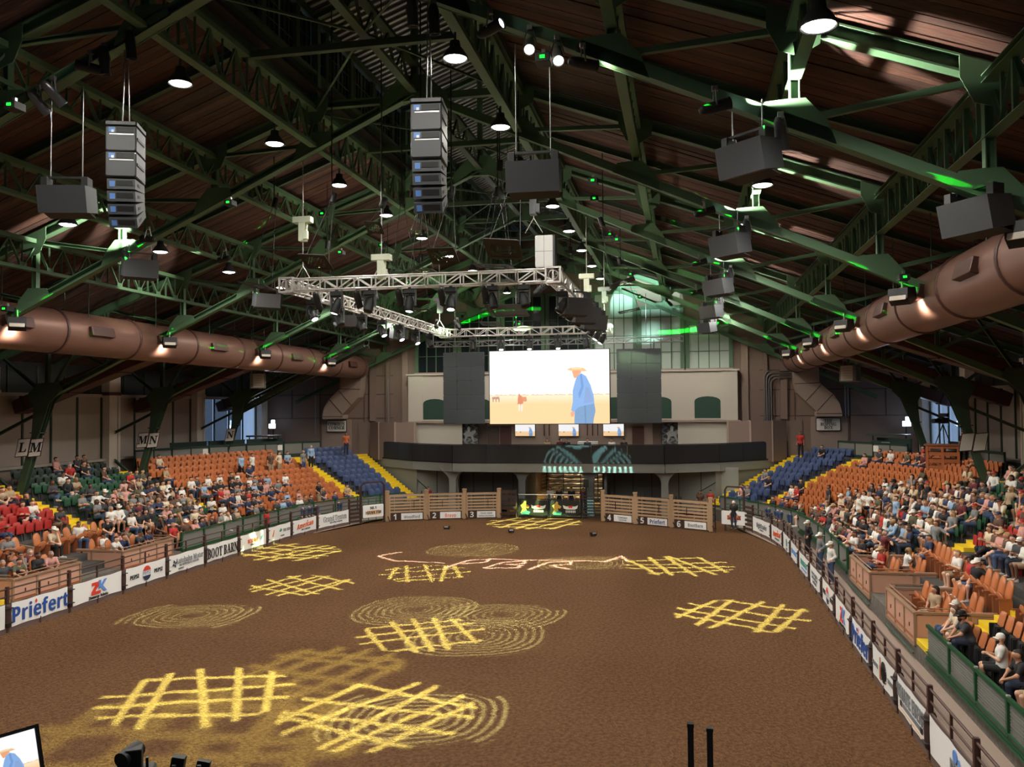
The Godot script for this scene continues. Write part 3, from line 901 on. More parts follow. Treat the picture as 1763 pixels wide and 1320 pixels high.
	blk(al, "alley_back", V(0.3, 2.2, 82), Vector3(12, 4.6, 0.3), mats.taupe_light)
	blk(al, "alley_side", V(-4.2, 2.2, 74.6), Vector3(0.3, 4.6, 14.8), mats.taupe)
	blk(al, "alley_side", V(4.9, 2.2, 74.6), Vector3(0.3, 4.6, 14.8), mats.taupe)
	blk(al, "alley_roof", V(0.3, 4.6, 74.6), Vector3(10, 0.3, 15), mats.taupe_dark)
	for s in [-1.0, 1.0]:
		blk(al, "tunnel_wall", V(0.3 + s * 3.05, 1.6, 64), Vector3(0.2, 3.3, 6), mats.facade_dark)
	var lamp := thing("alley_lamp", "square ceiling lamp lighting the alley behind the centre gate", "lamp", V(0.3, 4.3, 72))
	blk(lamp, "lamp_box", Vector3(0, 0.06, 0), Vector3(0.9, 0.1, 0.9), mats.char)
	blk(lamp, "lamp_panel", Vector3(0, -0.01, 0), Vector3(0.8, 0.03, 0.8), mats.lamp_glow)
	spot(V(0.3, 4.2, 72), V(0.3, 0, 72), Color(1.0, 0.88, 0.68), 60.0, 80.0, 1.0, 0.3)
	var bl := thing("bleacher", "small metal bleacher rising to the right in the lit alley", "bleacher", V(0, 0, 69.5))
	for k in 8:
		var y := 0.3 + k * 0.33
		var x0 := -2.4 + k * 0.5
		bar(bl, "plank", Vector3(-2.5, y, -0.6 - k * 0.6), Vector3(4.2, y, -0.6 - k * 0.6), 0.3, 0.05, mats.silver)
		bar(bl, "riser", Vector3(-2.5, y - 0.16, -0.75 - k * 0.6), Vector3(4.2, y - 0.16, -0.75 - k * 0.6), 0.04, 0.24, mats.steel)
	for k in 6:
		rod(bl, "sloping_rail", Vector3(-2.6, 0.7 + k * 0.28, 0.2), Vector3(2.4, 2.0 + k * 0.28, 0.2), 0.035, mats.silver)
	for k in 4:
		rod(bl, "rail_post", Vector3(-2.2 + k * 1.4, 0, 0.24), Vector3(-2.2 + k * 1.4, 2.6, 0.24), 0.03, mats.black)
	# TVs over the balcony bar
	for k in 3:
		var t := thing("bar_tv", "flat television over the balcony bar, %s" % ["left of the three", "middle of the three", "right of the three"][k], "tv", V([-3.42, 0.03, 3.52][k], 5.93, 66.47), 0, "televisions over the balcony bar")
		blk(t, "casing", Vector3(0, 0, -0.04), Vector3(1.66, 1.0, 0.07), mats.black)
		part(t, "screen", screen_quad(1.58, 0.92), mats.screen_tv, Transform3D(Basis(), Vector3(0, 0, 0.005)))
	var bk := struct("wall_bar", V(0, 0, 66.6), "tan back wall of the balcony bar with pipes and doors", "wall")
	blk(bk, "wall_panel", V(0, 5.15, 0.05), Vector3(13, 2.9, 0.1), mats.taupe_light)
	for x in [-6.0, -5.0, 5.4]:
		blk(bk, "door_panel", V(x, 5.0, 0) + Vector3(0, 0, 0.08), Vector3(0.9, 2.4, 0.08), mats.maroon if x > -5.5 else mats.taupe_dark)
	for x in [-1.9, -1.5, 1.5, 1.9, 2.3]:
		rod(bk, "bar_pipe", Vector3(x, 5.5, 0.12), Vector3(x, 6.6, 0.12), 0.04, mats.maroon)
	var cnt := thing("bar_counter", "bar counter with bright glasses behind the balcony rail", "counter", V(0.8, 3.6, 64.8))
	blk(cnt, "counter_front", Vector3(0, 0.5, 0), Vector3(5.2, 1.0, 0.5), mats.taupe_dark)
	blk(cnt, "counter_top", Vector3(0, 1.04, 0), Vector3(5.4, 0.08, 0.8), mats.white)
	blk(cnt, "ice_bin", Vector3(0.9, 1.3, 0), Vector3(1.5, 0.44, 0.5), mats.white)
	blk(cnt, "ice_bin", Vector3(-0.8, 1.25, 0), Vector3(0.5, 0.4, 0.4), mats.white)
	# catwalk stair on the left wall
	var cs := thing("catwalk_stair", "dark steel catwalk stair climbing from the left seats to the gable", "stair", V(0, 0, 57.6))
	var A := Vector3(-23.0, 7.6, 0); var B := Vector3(-13.2, 12.2, 0)
	for z in [-0.45, 0.45]:
		bar(cs, "stringer", A + Vector3(0, 0, z), B + Vector3(0, 0, z), 0.07, 0.28, mats.green_dark, "channel")
		for h in [0.55, 0.85, 1.15]:
			rod(cs, "handrail", A + Vector3(0, h, z), B + Vector3(0, h, z), 0.028, mats.green_dark)
		for k in 8:
			var p := A.lerp(B, k / 7.0) + Vector3(0, 0, z)
			rod(cs, "rail_post", p, p + Vector3(0, 1.15, 0), 0.028, mats.green_dark)
	for k in 34:
		var p := A.lerp(B, (k + 0.5) / 34.0)
		blk(cs, "tread", p + Vector3(0, 0.06, 0), Vector3(0.28, 0.04, 0.86), mats.green_dark)
	for k in 3:
		var p := A.lerp(B, 0.2 + 0.35 * k)
		rod(cs, "hanger", p, p + Vector3(0, 14.0 - p.y - 0.3 * k, 0), 0.03, mats.green_dark)

func wall_sign(label: String, at: Vector3, w: float, h: float, lines: Array, size: float) -> void:
	var t := thing("wall_sign", label, "sign", at)
	blk(t, "sign_frame", Vector3(0, 0, -0.03), Vector3(w, h, 0.06), mats.maroon)
	blk(t, "sign_plate", Vector3.ZERO, Vector3(w - 0.1, h - 0.1, 0.05), mats.sign_white)
	for k in lines.size():
		var y := ((lines.size() - 1) * 0.5 - k) * size * 1.15
		part(t, "lettering", text_mesh(lines[k], size, 0.02, "Droid Serif"), mats.ink, Transform3D(Basis.from_scale(Vector3(0.9, 1, 1)), Vector3(0, y, 0.035)))

func flood_lamp(s: float) -> void:
	var t := thing("flood_lamp", "glaring white floodlight in the %s corner below the daylight window" % ("letter-sign" if s < 0 else "camera-crate"), "lamp", V(s * 24.4, 6.35, 65.4))
	blk(t, "lamp_case", Vector3(0, 0, -0.1), Vector3(0.62, 0.42, 0.16), mats.char)
	blk(t, "lamp_face", Vector3(0, 0, 0), Vector3(0.56, 0.36, 0.05), mats.spot_blue)
	blk(t, "lamp_face", Vector3(0.08, 0.36, 0), Vector3(0.3, 0.26, 0.05), mats.spot_blue)
	bar(t, "stand_pole", Vector3(0, -2.48, -0.2), Vector3(0, 0.3, -0.2), 0.06, 0.06, mats.black)
	blk(t, "stand_foot", Vector3(0, -2.47, -0.2), Vector3(0.5, 0.05, 0.5), mats.black)
	spot(V(s * 24.4, 6.35, 65.2), V(s * 20, 4.5, 58), Color(0.85, 0.92, 1.0), 5.0, 75.0, 1.0, 0.2)

func screen_quad(w: float, h: float) -> ArrayMesh:
	var b := MB.new()
	b.quad_uv(Vector3(-w * 0.5, h * 0.5, 0), Vector3(w * 0.5, h * 0.5, 0), Vector3(w * 0.5, -h * 0.5, 0), Vector3(-w * 0.5, -h * 0.5, 0))
	return b.done()

func grey_print() -> ArrayMesh:
	return screen_quad(1.5, 1.6)

func build_side_walls() -> void:
	var nwin := 7
	for s in [-1.0, 1.0]:
		var side := "left" if s < 0 else "right"
		var w := struct("wall_%s" % side, V(s * WALL, 0, 0), "long side wall with pale pilasters and shaded windows on the %s side" % ("letter-sign" if s < 0 else "camera-crate"), "wall")
		blk(w, "wall_base", V(s * 0.25, 2.3, 28), Vector3(0.5, 5.0, 82), mats.taupe_light)
		blk(w, "window_ledge", V(-s * 0.06, 4.72, 28), Vector3(0.3, 0.14, 82), mats.cream)
		blk(w, "lintel", V(s * 0.2, 8.62, 28), Vector3(0.4, 0.2, 82), mats.cream)
		blk(w, "upper_wall", V(s * 0.3, 9.6, 28), Vector3(0.4, 1.9, 82), mats.fascia)
		for k in range(-1, 7):
			var d := 8.6 + k * BAY
			blk(w, "pilaster", V(-s * 0.1, 5.0, d), Vector3(0.7, 10.0, 1.05), mats.pilaster)
			blk(w, "pilaster_cap", V(-s * 0.1, 8.75, d), Vector3(0.8, 0.2, 1.2), mats.maroon if k == 4 else mats.pilaster)
		for k in range(-1, 6):
			nwin += 1
			var d := 8.6 + k * BAY + BAY * 0.5
			var wn := struct("window_%d" % nwin, V(s * WALL, 0, d), "%s side wall window, %s side, %s from the gable" % ["bright daylight" if k == 5 else "shaded", side_name(s), ordinal(6 - k)], "window")
			for j in 4:
				var z := -3.2 + j * 2.13
				var bright: bool = k == 5
				var pw := 2.03
				if bright:
					blk(wn, "pane", Vector3(s * 0.2, 6.65, -z), Vector3(0.03, 3.75, pw), mats.glass if s > 0 or j == 3 else mats.glass_blind)
				else:
					blk(wn, "window_shade", Vector3(s * 0.15, 6.65, -z), Vector3(0.06, 3.75, pw), mats.shade_cloth)
				bar(wn, "mullion", Vector3(s * 0.08, 4.8, -z - 1.065), Vector3(s * 0.08, 8.55, -z - 1.065), 0.1, 0.1, mats.green_dark)
				bar(wn, "upper_pane_bar", Vector3(s * 0.08, 8.7, -z), Vector3(s * 0.08, 10.2, -z), 0.08, 0.08, mats.green_dark)
			bar(wn, "mullion", Vector3(s * 0.08, 4.8, -4.25), Vector3(s * 0.08, 8.55, -4.25), 0.1, 0.1, mats.green_dark)
		for k in range(0, 6):   # small pipes and boxes on the pilasters
			var d := 8.6 + k * BAY
			var c := put(MeshInstance3D.new(), "wall_conduit") as MeshInstance3D
			c.mesh = unit.cyl; c.material_override = mats.cream
			c.transform = bar_xf(V(s * (WALL - 0.47), 4.2, d + 0.25), V(s * (WALL - 0.47), 8.9, d + 0.25), 0.06, 0.06)
			tag(c, "pale conduit on a wall pilaster, %s from the gable, %s side" % [ordinal(6 - k), "letter-sign" if s < 0 else "camera-crate"], "pipe", "conduits on the pilasters")
# ---------------------------------------------------------------- stands, fences, chutes
const S0 := 46.0
const SR := 22.0
const U0 := 15.6
const STAIRS := [17.4, 27.0, 36.65, 46.25, 57.6, 61.7]

func sp(side: float, s: float, off: float, h: float) -> Vector3:     # a point of the stand: s along its front edge, off outwards from it
	if s <= S0: return V(side * (U0 + off), h, s)
	var f := (s - S0) / SR
	return V(side * (U0 - SR + (SR + off) * cos(f)), h, S0 + (SR + off) * sin(f))

func sp_turn(side: float, s: float) -> float:     # turn about y for a seat that faces the arena (its own front is +z)
	var f := maxf(0.0, (s - S0) / SR)
	return atan2(-side * cos(f), sin(f))

func row_off(i: int) -> float: return 0.85 * i
func row_h(i: int) -> float: return 0.75 + 0.31 * i

func side_name(s: float) -> String: return "letter-sign" if s < 0 else "camera-crate"

func strip(side: float, s0: float, s1: float, o0: float, h0: float, o1: float, h1: float, mb: MB) -> void:
	var n := 1 if s1 <= S0 else maxi(1, int((s1 - s0) / 0.9))
	var a := []; var b := []
	for k in n + 1:
		var s := lerpf(s0, s1, float(k) / n)
		a.append(sp(side, s, o0, h0)); b.append(sp(side, s, o1, h1))
	var up := Vector3(-side, 0, 0) if absf(o0 - o1) < 0.01 else Vector3.UP
	for k in n:
		mb.face([a[k], a[k + 1], b[k + 1], b[k]], up)

func build_stands() -> void:
	for s in [-1.0, 1.0]:
		var t := struct("floor_terrace", Vector3.ZERO, "stepped concrete terrace carrying the seats, %s side" % side_name(s), "terrace")
		for i in 11:
			var m := MB.new()
			for seg in [[8.0, S0], [S0, 62.2]]:
				strip(s, seg[0], seg[1], row_off(i), row_h(i), row_off(i + 1) + (1.2 if i == 10 else 0.0), row_h(i), m)
				strip(s, seg[0], seg[1], row_off(i), row_h(i) - (0.31 if i else 0.9), row_off(i), row_h(i), m)
			part(t, "terrace_step", m.done(), mats.concrete if i < 1 else mats.concrete_dark)
		var wk := struct("floor_walkway", Vector3.ZERO, "tan walkway between the arena fence and the stand, %s side" % side_name(s), "floor")
		var w := MB.new()
		w.face([V(s * 14.1, 0.1, 8), V(s * 15.7, 0.1, 8), V(s * 15.7, 0.1, 47), V(s * 14.1, 0.1, 47)], Vector3.UP)
		w.face([V(s * 14.1, 0.1, 47), V(s * 15.7, 0.1, 47), V(s * 13.5, 0.1, 62), V(s * 10.5, 0.1, 62), V(s * 12.6, 0.1, 54)], Vector3.UP)
		part(wk, "walkway", w.done(), mats.taupe_light)
		# yellow stairs
		for k in STAIRS.size():
			var sc: float = STAIRS[k]
			if k == 0 and s < 0: continue
			var y := thing("yellow_stair", "flight of yellow-edged steps up the %s stand, %s from the balcony end" % [side_name(s), ordinal(6 - k)], "stair", Vector3.ZERO, 0, "yellow stairs between the seat blocks")
			for i in range(3 if k == 2 else 0, 11):
				for j in (2 if i or k < 3 else 0):
					var o0 := row_off(i) + j * 0.42
					var h := row_h(i) + (0.155 if j == 0 and i > 0 else 0.0) - (0.155 if j == 1 and false else 0.0)
					var hh := row_h(i) - 0.15 + j * 0.155
					var c := sp(s, sc, o0 + 0.2, hh + 0.08)
					blk(y, "step", c, Vector3(1.15, 0.17, 0.44), mats.yellow, Basis(Vector3.UP, sp_turn(s, sc)))
			if k == 5:
				var p0 := sp(s, sc + 0.9, 0.2, 1.7); var p1 := sp(s, sc + 0.9, 8.6, 4.8)
				rod(y, "handrail", p0, p1, 0.035, mats.green_deep)
				for j in 5:
					var q := p0.lerp(p1, j / 4.0)
					rod(y, "rail_post", q, q - Vector3(0, 0.95, 0), 0.03, mats.green_deep)
		# front boxes
		for bx in ([[18.6, 22.4]] if false else []) + [[27.7, 31.3], [34.0, 37.8]]:
			salmon_box(s, bx[0], bx[1])
		if s < 0: salmon_box(s, 22.0, 25.6)
		# green front rails
		var segs := []
		if s > 0:
			var d := 11.9
			while d < 26.0:
				segs.append([d, d + 2.07, 0.0, true]); d += 2.07
		var e := 38.6
		while e < 60.6:
			segs.append([e, e + 2.0, 0.0 if e < 49 else 0.35, false]); e += 2.0
		for g in segs:
			front_rail(s, g[0], g[1], g[2], g[3])
		# dark green suite boxes at the back of the far rows
		for k in 6:
			if s > 0 and k == 2 or k == 5: continue
			var s0 := 47.6 + k * 2.35
			var b := thing("suite_rail", "dark green rail with grey panels behind the top row, %s side, %s from the stair" % [side_name(s), ordinal(6 - k)], "rail", Vector3.ZERO, 0, "dark green suite rails behind the top rows")
			var a := sp(s, s0, 9.5, 4.1); var c := sp(s, s0 + 2.3, 9.5, 4.1)
			bar(b, "top_rail", a + Vector3(0, 1.05, 0), c + Vector3(0, 1.05, 0), 0.12, 0.14, mats.green_deep)
			bar(b, "base_rail", a + Vector3(0, 0.1, 0), c + Vector3(0, 0.1, 0), 0.1, 0.2, mats.green_deep)
			for j in 3:
				var q := a.lerp(c, j * 0.5)
				bar(b, "post", q, q + Vector3(0, 1.05, 0), 0.09, 0.09, mats.green_deep)
			bar(b, "panel", a + Vector3(0, 0.58, 0) , c + Vector3(0, 0.58, 0), 0.03, 0.76, mats.panel_gray)
			if k in [1, 3, 5]:
				var q := a.lerp(c, 0.9) + Vector3(-s * 0.08, 0.7, 0.08)
				blk(b, "number_plate", q, Vector3(0.36, 0.4, 0.03), mats.sign_white, Basis(Vector3.UP, sp_turn(s, s0) * 0.6))
			var cur := thing("suite_partition", "dark green back partition behind the suite boxes, %s side, %s from the stair" % [side_name(s), ordinal(6 - k)], "partition", Vector3.ZERO, 0, "dark partitions of the suite boxes")
			if k in [0, 4, 5]: continue
			var a2 := sp(s, s0 + 0.4, 10.2, 4.2); var c2 := sp(s, s0 + 2.6, 10.2, 4.2)
			bar(cur, "partition_wall", a2 + Vector3(0, 0.6, 0), c2 + Vector3(0, 0.6, 0), 0.08, 1.2, mats.green_deep)
			bar(cur, "partition_cap", a2 + Vector3(0, 1.25, 0), c2 + Vector3(0, 1.25, 0), 0.14, 0.1, mats.green_deep)
	var ko := thing("snack_kiosk", "dark green kiosk counter with lit shelf slats under the floodlight", "kiosk", V(22.3, 4.1, 61.2), -0.5)
	blk(ko, "kiosk_body", Vector3(0, 0.6, 0), Vector3(2.2, 1.2, 1.0), mats.green_deep)
	blk(ko, "kiosk_roof", Vector3(0, 1.6, 0.1), Vector3(2.6, 0.1, 1.3), mats.green_deep)
	for k in 3:
		blk(ko, "shelf_slat", Vector3(0.2, 0.5 + k * 0.3, 0.52), Vector3(1.1, 0.05, 0.06), mats.silver)
	for x in [-1.05, 1.05]: rod(ko, "kiosk_post", Vector3(x, 1.2, 0), Vector3(x, 1.6, 0), 0.04, mats.green_deep)
	var k2 := thing("dark_kiosk", "small dark roofed stand behind the top orange row below the blue window", "kiosk", V(-22.6, 4.1, 60.5), 0.5)
	blk(k2, "kiosk_body", Vector3(0, 0.6, 0), Vector3(2.2, 1.2, 1.0), mats.green_deep)
	blk(k2, "kiosk_roof", Vector3(0, 1.6, 0.1), Vector3(2.6, 0.1, 1.3), mats.black)
	for x in [-1.05, 1.05]: rod(k2, "kiosk_post", Vector3(x, 1.2, 0), Vector3(x, 1.6, 0), 0.04, mats.green_deep)
	# camera crate on the right
	var cr := thing("camera_crate", "orange wooden crate platform carrying the TV camera over the orange seats", "crate", V(23.4, 4.0, 53.0), -0.35)
	for x in [-0.8, 0.0, 0.8]:
		for z in [-0.6, 0.6]: bar(cr, "post", Vector3(x, 0, z), Vector3(x, 1.35, z), 0.14, 0.14, mats.seat_orange)
	for h in [0.12, 0.5, 0.9, 1.3]:
		bar(cr, "slat", Vector3(-0.85, h, 0.62), Vector3(0.85, h, 0.62), 0.06, 0.2, mats.seat_orange)
		bar(cr, "slat", Vector3(-0.85, h, -0.62), Vector3(0.85, h, -0.62), 0.06, 0.2, mats.seat_orange)
		bar(cr, "slat", Vector3(-0.82, h, -0.6), Vector3(-0.82, h, 0.6), 0.06, 0.2, mats.seat_orange)
	blk(cr, "deck", Vector3(0, 1.4, 0), Vector3(1.9, 0.06, 1.5), mats.seat_wood)
	var tv := thing("tv_camera", "black broadcast camera on a tripod on the orange crate", "camera", V(23.4, 5.43, 53.0), -0.9)
	blk(tv, "camera_body", Vector3(0, 1.35, 0), Vector3(0.3, 0.34, 0.6), mats.black)
	rod(tv, "lens", Vector3(0, 1.35, 0.3), Vector3(0, 1.33, 0.85), 0.13, mats.black)
	blk(tv, "viewfinder", Vector3(0.0, 1.66, -0.1), Vector3(0.5, 0.2, 0.22), mats.black)
	for k in 3: rod(tv, "tripod_leg", Vector3(0, 1.15, 0), Vector3(cos(k * 2.1) * 0.45, 0, sin(k * 2.1) * 0.45), 0.03, mats.black)

func front_rail(s: float, s0: float, s1: float, off: float, slats: bool) -> void:
	var base := 0.62 if slats else 0.75
	var top := 1.42 if slats else 1.6
	var near := s0 < 27
	var t := thing("green_rail", "green front rail panel with %s, %s side, %.0f m from the first row's start" % ["grey slats" if slats else "a grey panel", side_name(s), s0 - 10.0], "rail", Vector3.ZERO, 0, "green front rails")
	t.set_meta("label", "green front rail with %s, %s stand, %s %s" % ["grey slats" if slats else "plain panel", side_name(s), ordinal(int((s0 - 11.9) / 2.07 + 0.5) + 1 if slats else int((s0 - 38.6) / 2.0 + 0.5) + 1), "from the near end" if slats else "past the boxes"])
	var a := sp(s, s0, off, 0); var b := sp(s, s1, off, 0)
	bar(t, "top_rail", a + Vector3(0, top, 0), b + Vector3(0, top, 0), 0.09, 0.08, mats.green_rail)
	bar(t, "base_beam", a + Vector3(0, base, 0), b + Vector3(0, base, 0), 0.14, 0.16, mats.green_rail, "channel")
	bar(t, "base_trim", a + Vector3(-s * 0.04, base - 0.14, 0), b + Vector3(-s * 0.04, base - 0.14, 0), 0.1, 0.06, mats.green_rail)
	bar(t, "post", a + Vector3(0, base, 0), a + Vector3(0, top + 0.03, 0), 0.1, 0.1, mats.green_rail)
	blk(t, "post_cap", a + Vector3(0, top + 0.05, 0), Vector3(0.08, 0.05, 0.08), mats.silver if slats else mats.green_rail)
	if slats:
		for k in 9:
			var h := base + 0.12 + k * 0.075
			bar(t, "slat", a + Vector3(0.02 * s, h, 0), b + Vector3(0.02 * s, h, 0), 0.025, 0.055, mats.panel_gray)
	else:
		bar(t, "panel", a + Vector3(0.02 * s, (base + top) * 0.5, 0), b + Vector3(0.02 * s, (base + top) * 0.5, 0), 0.03, top - base - 0.14, mats.panel_gray)

func salmon_box(s: float, d0: float, d1: float) -> void:
	var t := thing("seat_box", "salmon panelled front seating box, %s stand, %s" % [side_name(s), "nearest the camera" if d0 < 26 else "next to the slatted rail" if d0 < 30 else "beside the green panels"], "seating box", V(s * U0, 0.5, d0), 0, "salmon seating boxes")
	var w := d1 - d0
	blk(t, "box_floor", V(s * 1.1, 0.22, w * 0.5), Vector3(2.3, 0.06, w), mats.seat_wood)
	for k in 3:
		var z := (k + 0.5) * w / 3.0
		blk(t, "front_panel", V(0, 0.48, z), Vector3(0.05, 0.86, w / 3.0 - 0.1), mats.salmon)
		blk(t, "front_stile", V(-s * 0.015, 0.48, z - w / 6.0), Vector3(0.08, 0.95, 0.09), mats.salmon_trim)
		blk(t, "panel_mark", V(-s * 0.035, 0.5, z), Vector3(0.02, 0.12, 0.05), mats.maroon)
	blk(t, "front_stile", V(-s * 0.015, 0.48, w), Vector3(0.08, 0.95, 0.09), mats.salmon_trim)
	blk(t, "front_cap", V(0, 0.96, w * 0.5), Vector3(0.14, 0.07, w + 0.1), mats.salmon_trim)
	blk(t, "front_base", V(-s * 0.01, 0.04, w * 0.5), Vector3(0.1, 0.12, w), mats.salmon_trim)
	for z in [0.0, w]:
		blk(t, "side_panel", V(s * 0.75, 0.48, z), Vector3(1.5, 0.86, 0.05), mats.salmon)
		blk(t, "side_panel", V(s * 1.9, 0.55, z), Vector3(0.75, 1.0, 0.05), mats.salmon)
		blk(t, "side_stile", V(s * 1.5, 0.52, z), Vector3(0.1, 1.0, 0.08), mats.salmon_trim)
		blk(t, "side_cap", V(s * 1.15, 0.98, z), Vector3(2.3, 0.07, 0.12), mats.salmon_trim)
		blk(t, "side_base", V(s * 1.15, 0.03, z), Vector3(2.3, 0.14, 0.08), mats.salmon_trim)
		rod(t, "side_rail", V(s * 0.1, 1.12, z), V(s * 1.4, 1.12, z), 0.02, mats.salmon_trim)
	rod(t, "front_rail", V(s * 0.06, 1.1, 0.1), V(s * 0.06, 1.1, w - 0.1), 0.022, mats.salmon_trim)
	rod(t, "green_rail", V(-s * 0.08, -0.22, 0), V(-s * 0.08, -0.22, w), 0.025, mats.green_rail)
	if d0 < 33:
		var ex := thing("box_end_wall", "salmon dividing wall beside the box aisle with red number plate, %s stand" % side_name(s) if d0 > 26 else "short salmon dividing wall at the near box, letter-sign stand", "partition", V(s * (U0 + 2.5), 1.0, d1 + 0.2))
		blk(ex, "wall_panel", V(s * 0.85, 0.62, 0), Vector3(1.9, 0.9, 0.07), mats.salmon, Basis(Vector3(0, 0, 1), s * 0.12))
		blk(ex, "wall_cap", V(s * 0.85, 1.1, 0), Vector3(2.0, 0.08, 0.13), mats.salmon_trim, Basis(Vector3(0, 0, 1), s * 0.12))
		blk(ex, "wall_stile", V(0, 0.45, 0), Vector3(0.1, 1.1, 0.12), mats.salmon_trim)
		for k in 2:
			blk(ex, "number_plate", V(s * (0.5 + k * 0.3), 0.78, -0.05), Vector3(0.24, 0.26, 0.03), mats.ink_red)

const NUM := ["", "one", "two", "three", "four", "five", "six"]
const POSTS := [[14.0, 13.9], [14.0, 17.0], [14.0, 20.0], [14.0, 22.8], [14.0, 25.65], [14.02, 28.7], [14.05, 31.9], [14.08, 35.0], [14.05, 38.1], [14.0, 41.2], [14.0, 44.3], [13.95, 47.2], [13.62, 50.1], [12.85, 53.5]]

func build_fences() -> void:
	for s in [-1.0, 1.0]:
		for k in POSTS.size() - 1:
			if s < 0 and k < 3: continue
			var a := V(s * POSTS[k][0], 0, POSTS[k][1]); var b := V(s * POSTS[k + 1][0], 0, POSTS[k + 1][1])
			var t := thing("fence_panel", "dark brown pipe arena fence panel, %s side, %s from the chutes" % [side_name(s), ordinal(13 - k)], "fence", a, 0, "arena fence panels")
			var c := b - a
			bar(t, "kick_board", Vector3(0, 0.16, 0), c + Vector3(0, 0.16, 0), 0.06, 0.34, mats.fence_board)
			bar(t, "kick_batten", c * 0.5 + Vector3(-s * 0.04, 0.0, 0), c * 0.5 + Vector3(-s * 0.04, 0.33, 0), 0.05, 0.05, mats.pipe_brown)
			bar(t, "backing_board", Vector3(s * 0.02, 0.7, 0), c + Vector3(s * 0.02, 0.7, 0), 0.04, 0.8, mats.fence_board)
			rod(t, "top_rail", Vector3(0, 1.6, 0), c + Vector3(0, 1.6, 0), 0.03, mats.pipe_brown)
			rod(t, "middle_rail", Vector3(0, 1.34, 0), c + Vector3(0, 1.34, 0), 0.025, mats.pipe_brown)
			bar(t, "short_post", c * 0.5 + Vector3(0, 1.1, 0), c * 0.5 + Vector3(0, 1.62, 0), 0.05, 0.05, mats.pipe_brown)
			bar(t, "post", Vector3(0, 0, 0), Vector3(0, 1.68, 0), 0.11, 0.11, mats.pipe_brown, "cham")
			var pad := MB.new()
			pad.lathe([Vector2(0.01, 0.3), Vector2(0.1, 0.31), Vector2(0.13, 0.36), Vector2(0.14, 0.68), Vector2(0.13, 1.02), Vector2(0.1, 1.09), Vector2(0.01, 1.1)], 12)
			part(t, "post_pad", pad.done(), mats.post_brown)
			for q in [0.45, 0.95]: blk(t, "pad_strap", Vector3(-s * 0.02, q, 0), Vector3(0.285, 0.03, 0.285), mats.black)
			banner(s, a, b, k)
		# slatted corner gates beyond the last post
		var g0 := V(s * 12.85, 0, 53.5); var g1 := V(s * 12.4, 0, 54.4); var g2 := V(s * 11.3, 0, 55.9 if s < 0 else 54.9)
		var gt := thing("slat_gate", "narrow dark brown slatted gate post frame at the fence end, %s side" % side_name(s), "gate", g0)
		for k in 6: bar(gt, "slat", Vector3(0, 0.25 + k * 0.26, 0), g1 - g0 + Vector3(0, 0.25 + k * 0.26, 0), 0.06, 0.14, mats.post_brown)
		bar(gt, "post", Vector3.ZERO, Vector3(0, 1.75, 0), 0.12, 0.12, mats.post_brown)
		bar(gt, "post", g1 - g0, g1 - g0 + Vector3(0, 2.5, 0), 0.14, 0.14, mats.post_brown)
		var gr := thing("arched_gate", "green and brown arena gate with arched pipe frame beside chute %s" % ("one" if s < 0 else "six"), "gate", g1)
		var d := g2 - g1
		bar(gr, "post", d, d + Vector3(0, 2.5, 0), 0.12, 0.12, mats.post_brown)
		bar(gr, "arch_bar", Vector3(0, 2.5, 0), d * 0.12 + Vector3(0, 2.72, 0), 0.09, 0.09, mats.post_brown)
		bar(gr, "arch_bar", d * 0.12 + Vector3(0, 2.72, 0), d * 0.88 + Vector3(0, 2.72, 0), 0.09, 0.09, mats.post_brown)
		bar(gr, "arch_bar", d * 0.88 + Vector3(0, 2.72, 0), d + Vector3(0, 2.5, 0), 0.09, 0.09, mats.post_brown)
		for h in [0.2, 1.25, 1.45, 1.65]: rod(gr, "gate_rail", Vector3(0, h, 0), d + Vector3(0, h, 0), 0.03, mats.green_rail)
		for q in [0.33, 0.66]: rod(gr, "gate_upright", d * q + Vector3(0, 0.2, 0), d * q + Vector3(0, 1.65, 0), 0.025, mats.green_rail)
		var bx := (d.normalized() if s < 0 else d.normalized() * -1.0)
		bx.y = 0
		var nb := bx.cross(Vector3.UP)
		var mid := g1 + d * 0.5 + nb * 0.09 + Vector3(0, 0.82, 0)
		var bt := thing("gate_banner", ("white gate banner reading 98.1 HANK FM beside chute 1" if s < 0 else "white gate banner with black and orange rodeo emblem beside chute 6"), "banner", mid)
		bt.basis = Basis(bx, Vector3.UP, nb)
		blk(bt, "cloth", Vector3.ZERO, Vector3(1.62, 0.84, 0.03), mats.banner)
		if s < 0:
			part(bt, "lettering", text_mesh("98.1", 0.2, 0.012), mats.ink, Transform3D(Basis(), Vector3(0, 0.2, 0.02)))
			blk(bt, "emblem", Vector3(0, -0.1, 0.02), Vector3(1.0, 0.3, 0.012), mats.ink_orange_pale)
			part(bt, "lettering", text_mesh("HANK FM", 0.2, 0.014), mats.ink, Transform3D(Basis(), Vector3(0, -0.1, 0.03)))
		else:
			blk(bt, "emblem", Vector3(0, 0.02, 0.02), Vector3(0.86, 0.26, 0.012), mats.ink)
			part(bt, "lettering", text_mesh("RODEO", 0.19, 0.014), mats.ink_orange, Transform3D(Basis(), Vector3(0, 0.02, 0.03)))
			part(bt, "emblem", prism_mesh(poly([-0.2, 0.16, 0.2, 0.16, 0.3, 0.2, 0.1, 0.22, 0.08, 0.3, -0.08, 0.3, -0.1, 0.22, -0.3, 0.2]), 0.015, 0.03), mats.ink_orange)
			part(bt, "emblem", prism_mesh(poly([-0.3, -0.14, 0.3, -0.14, 0.0, -0.28]), 0.015, 0.028), mats.ink_gray)

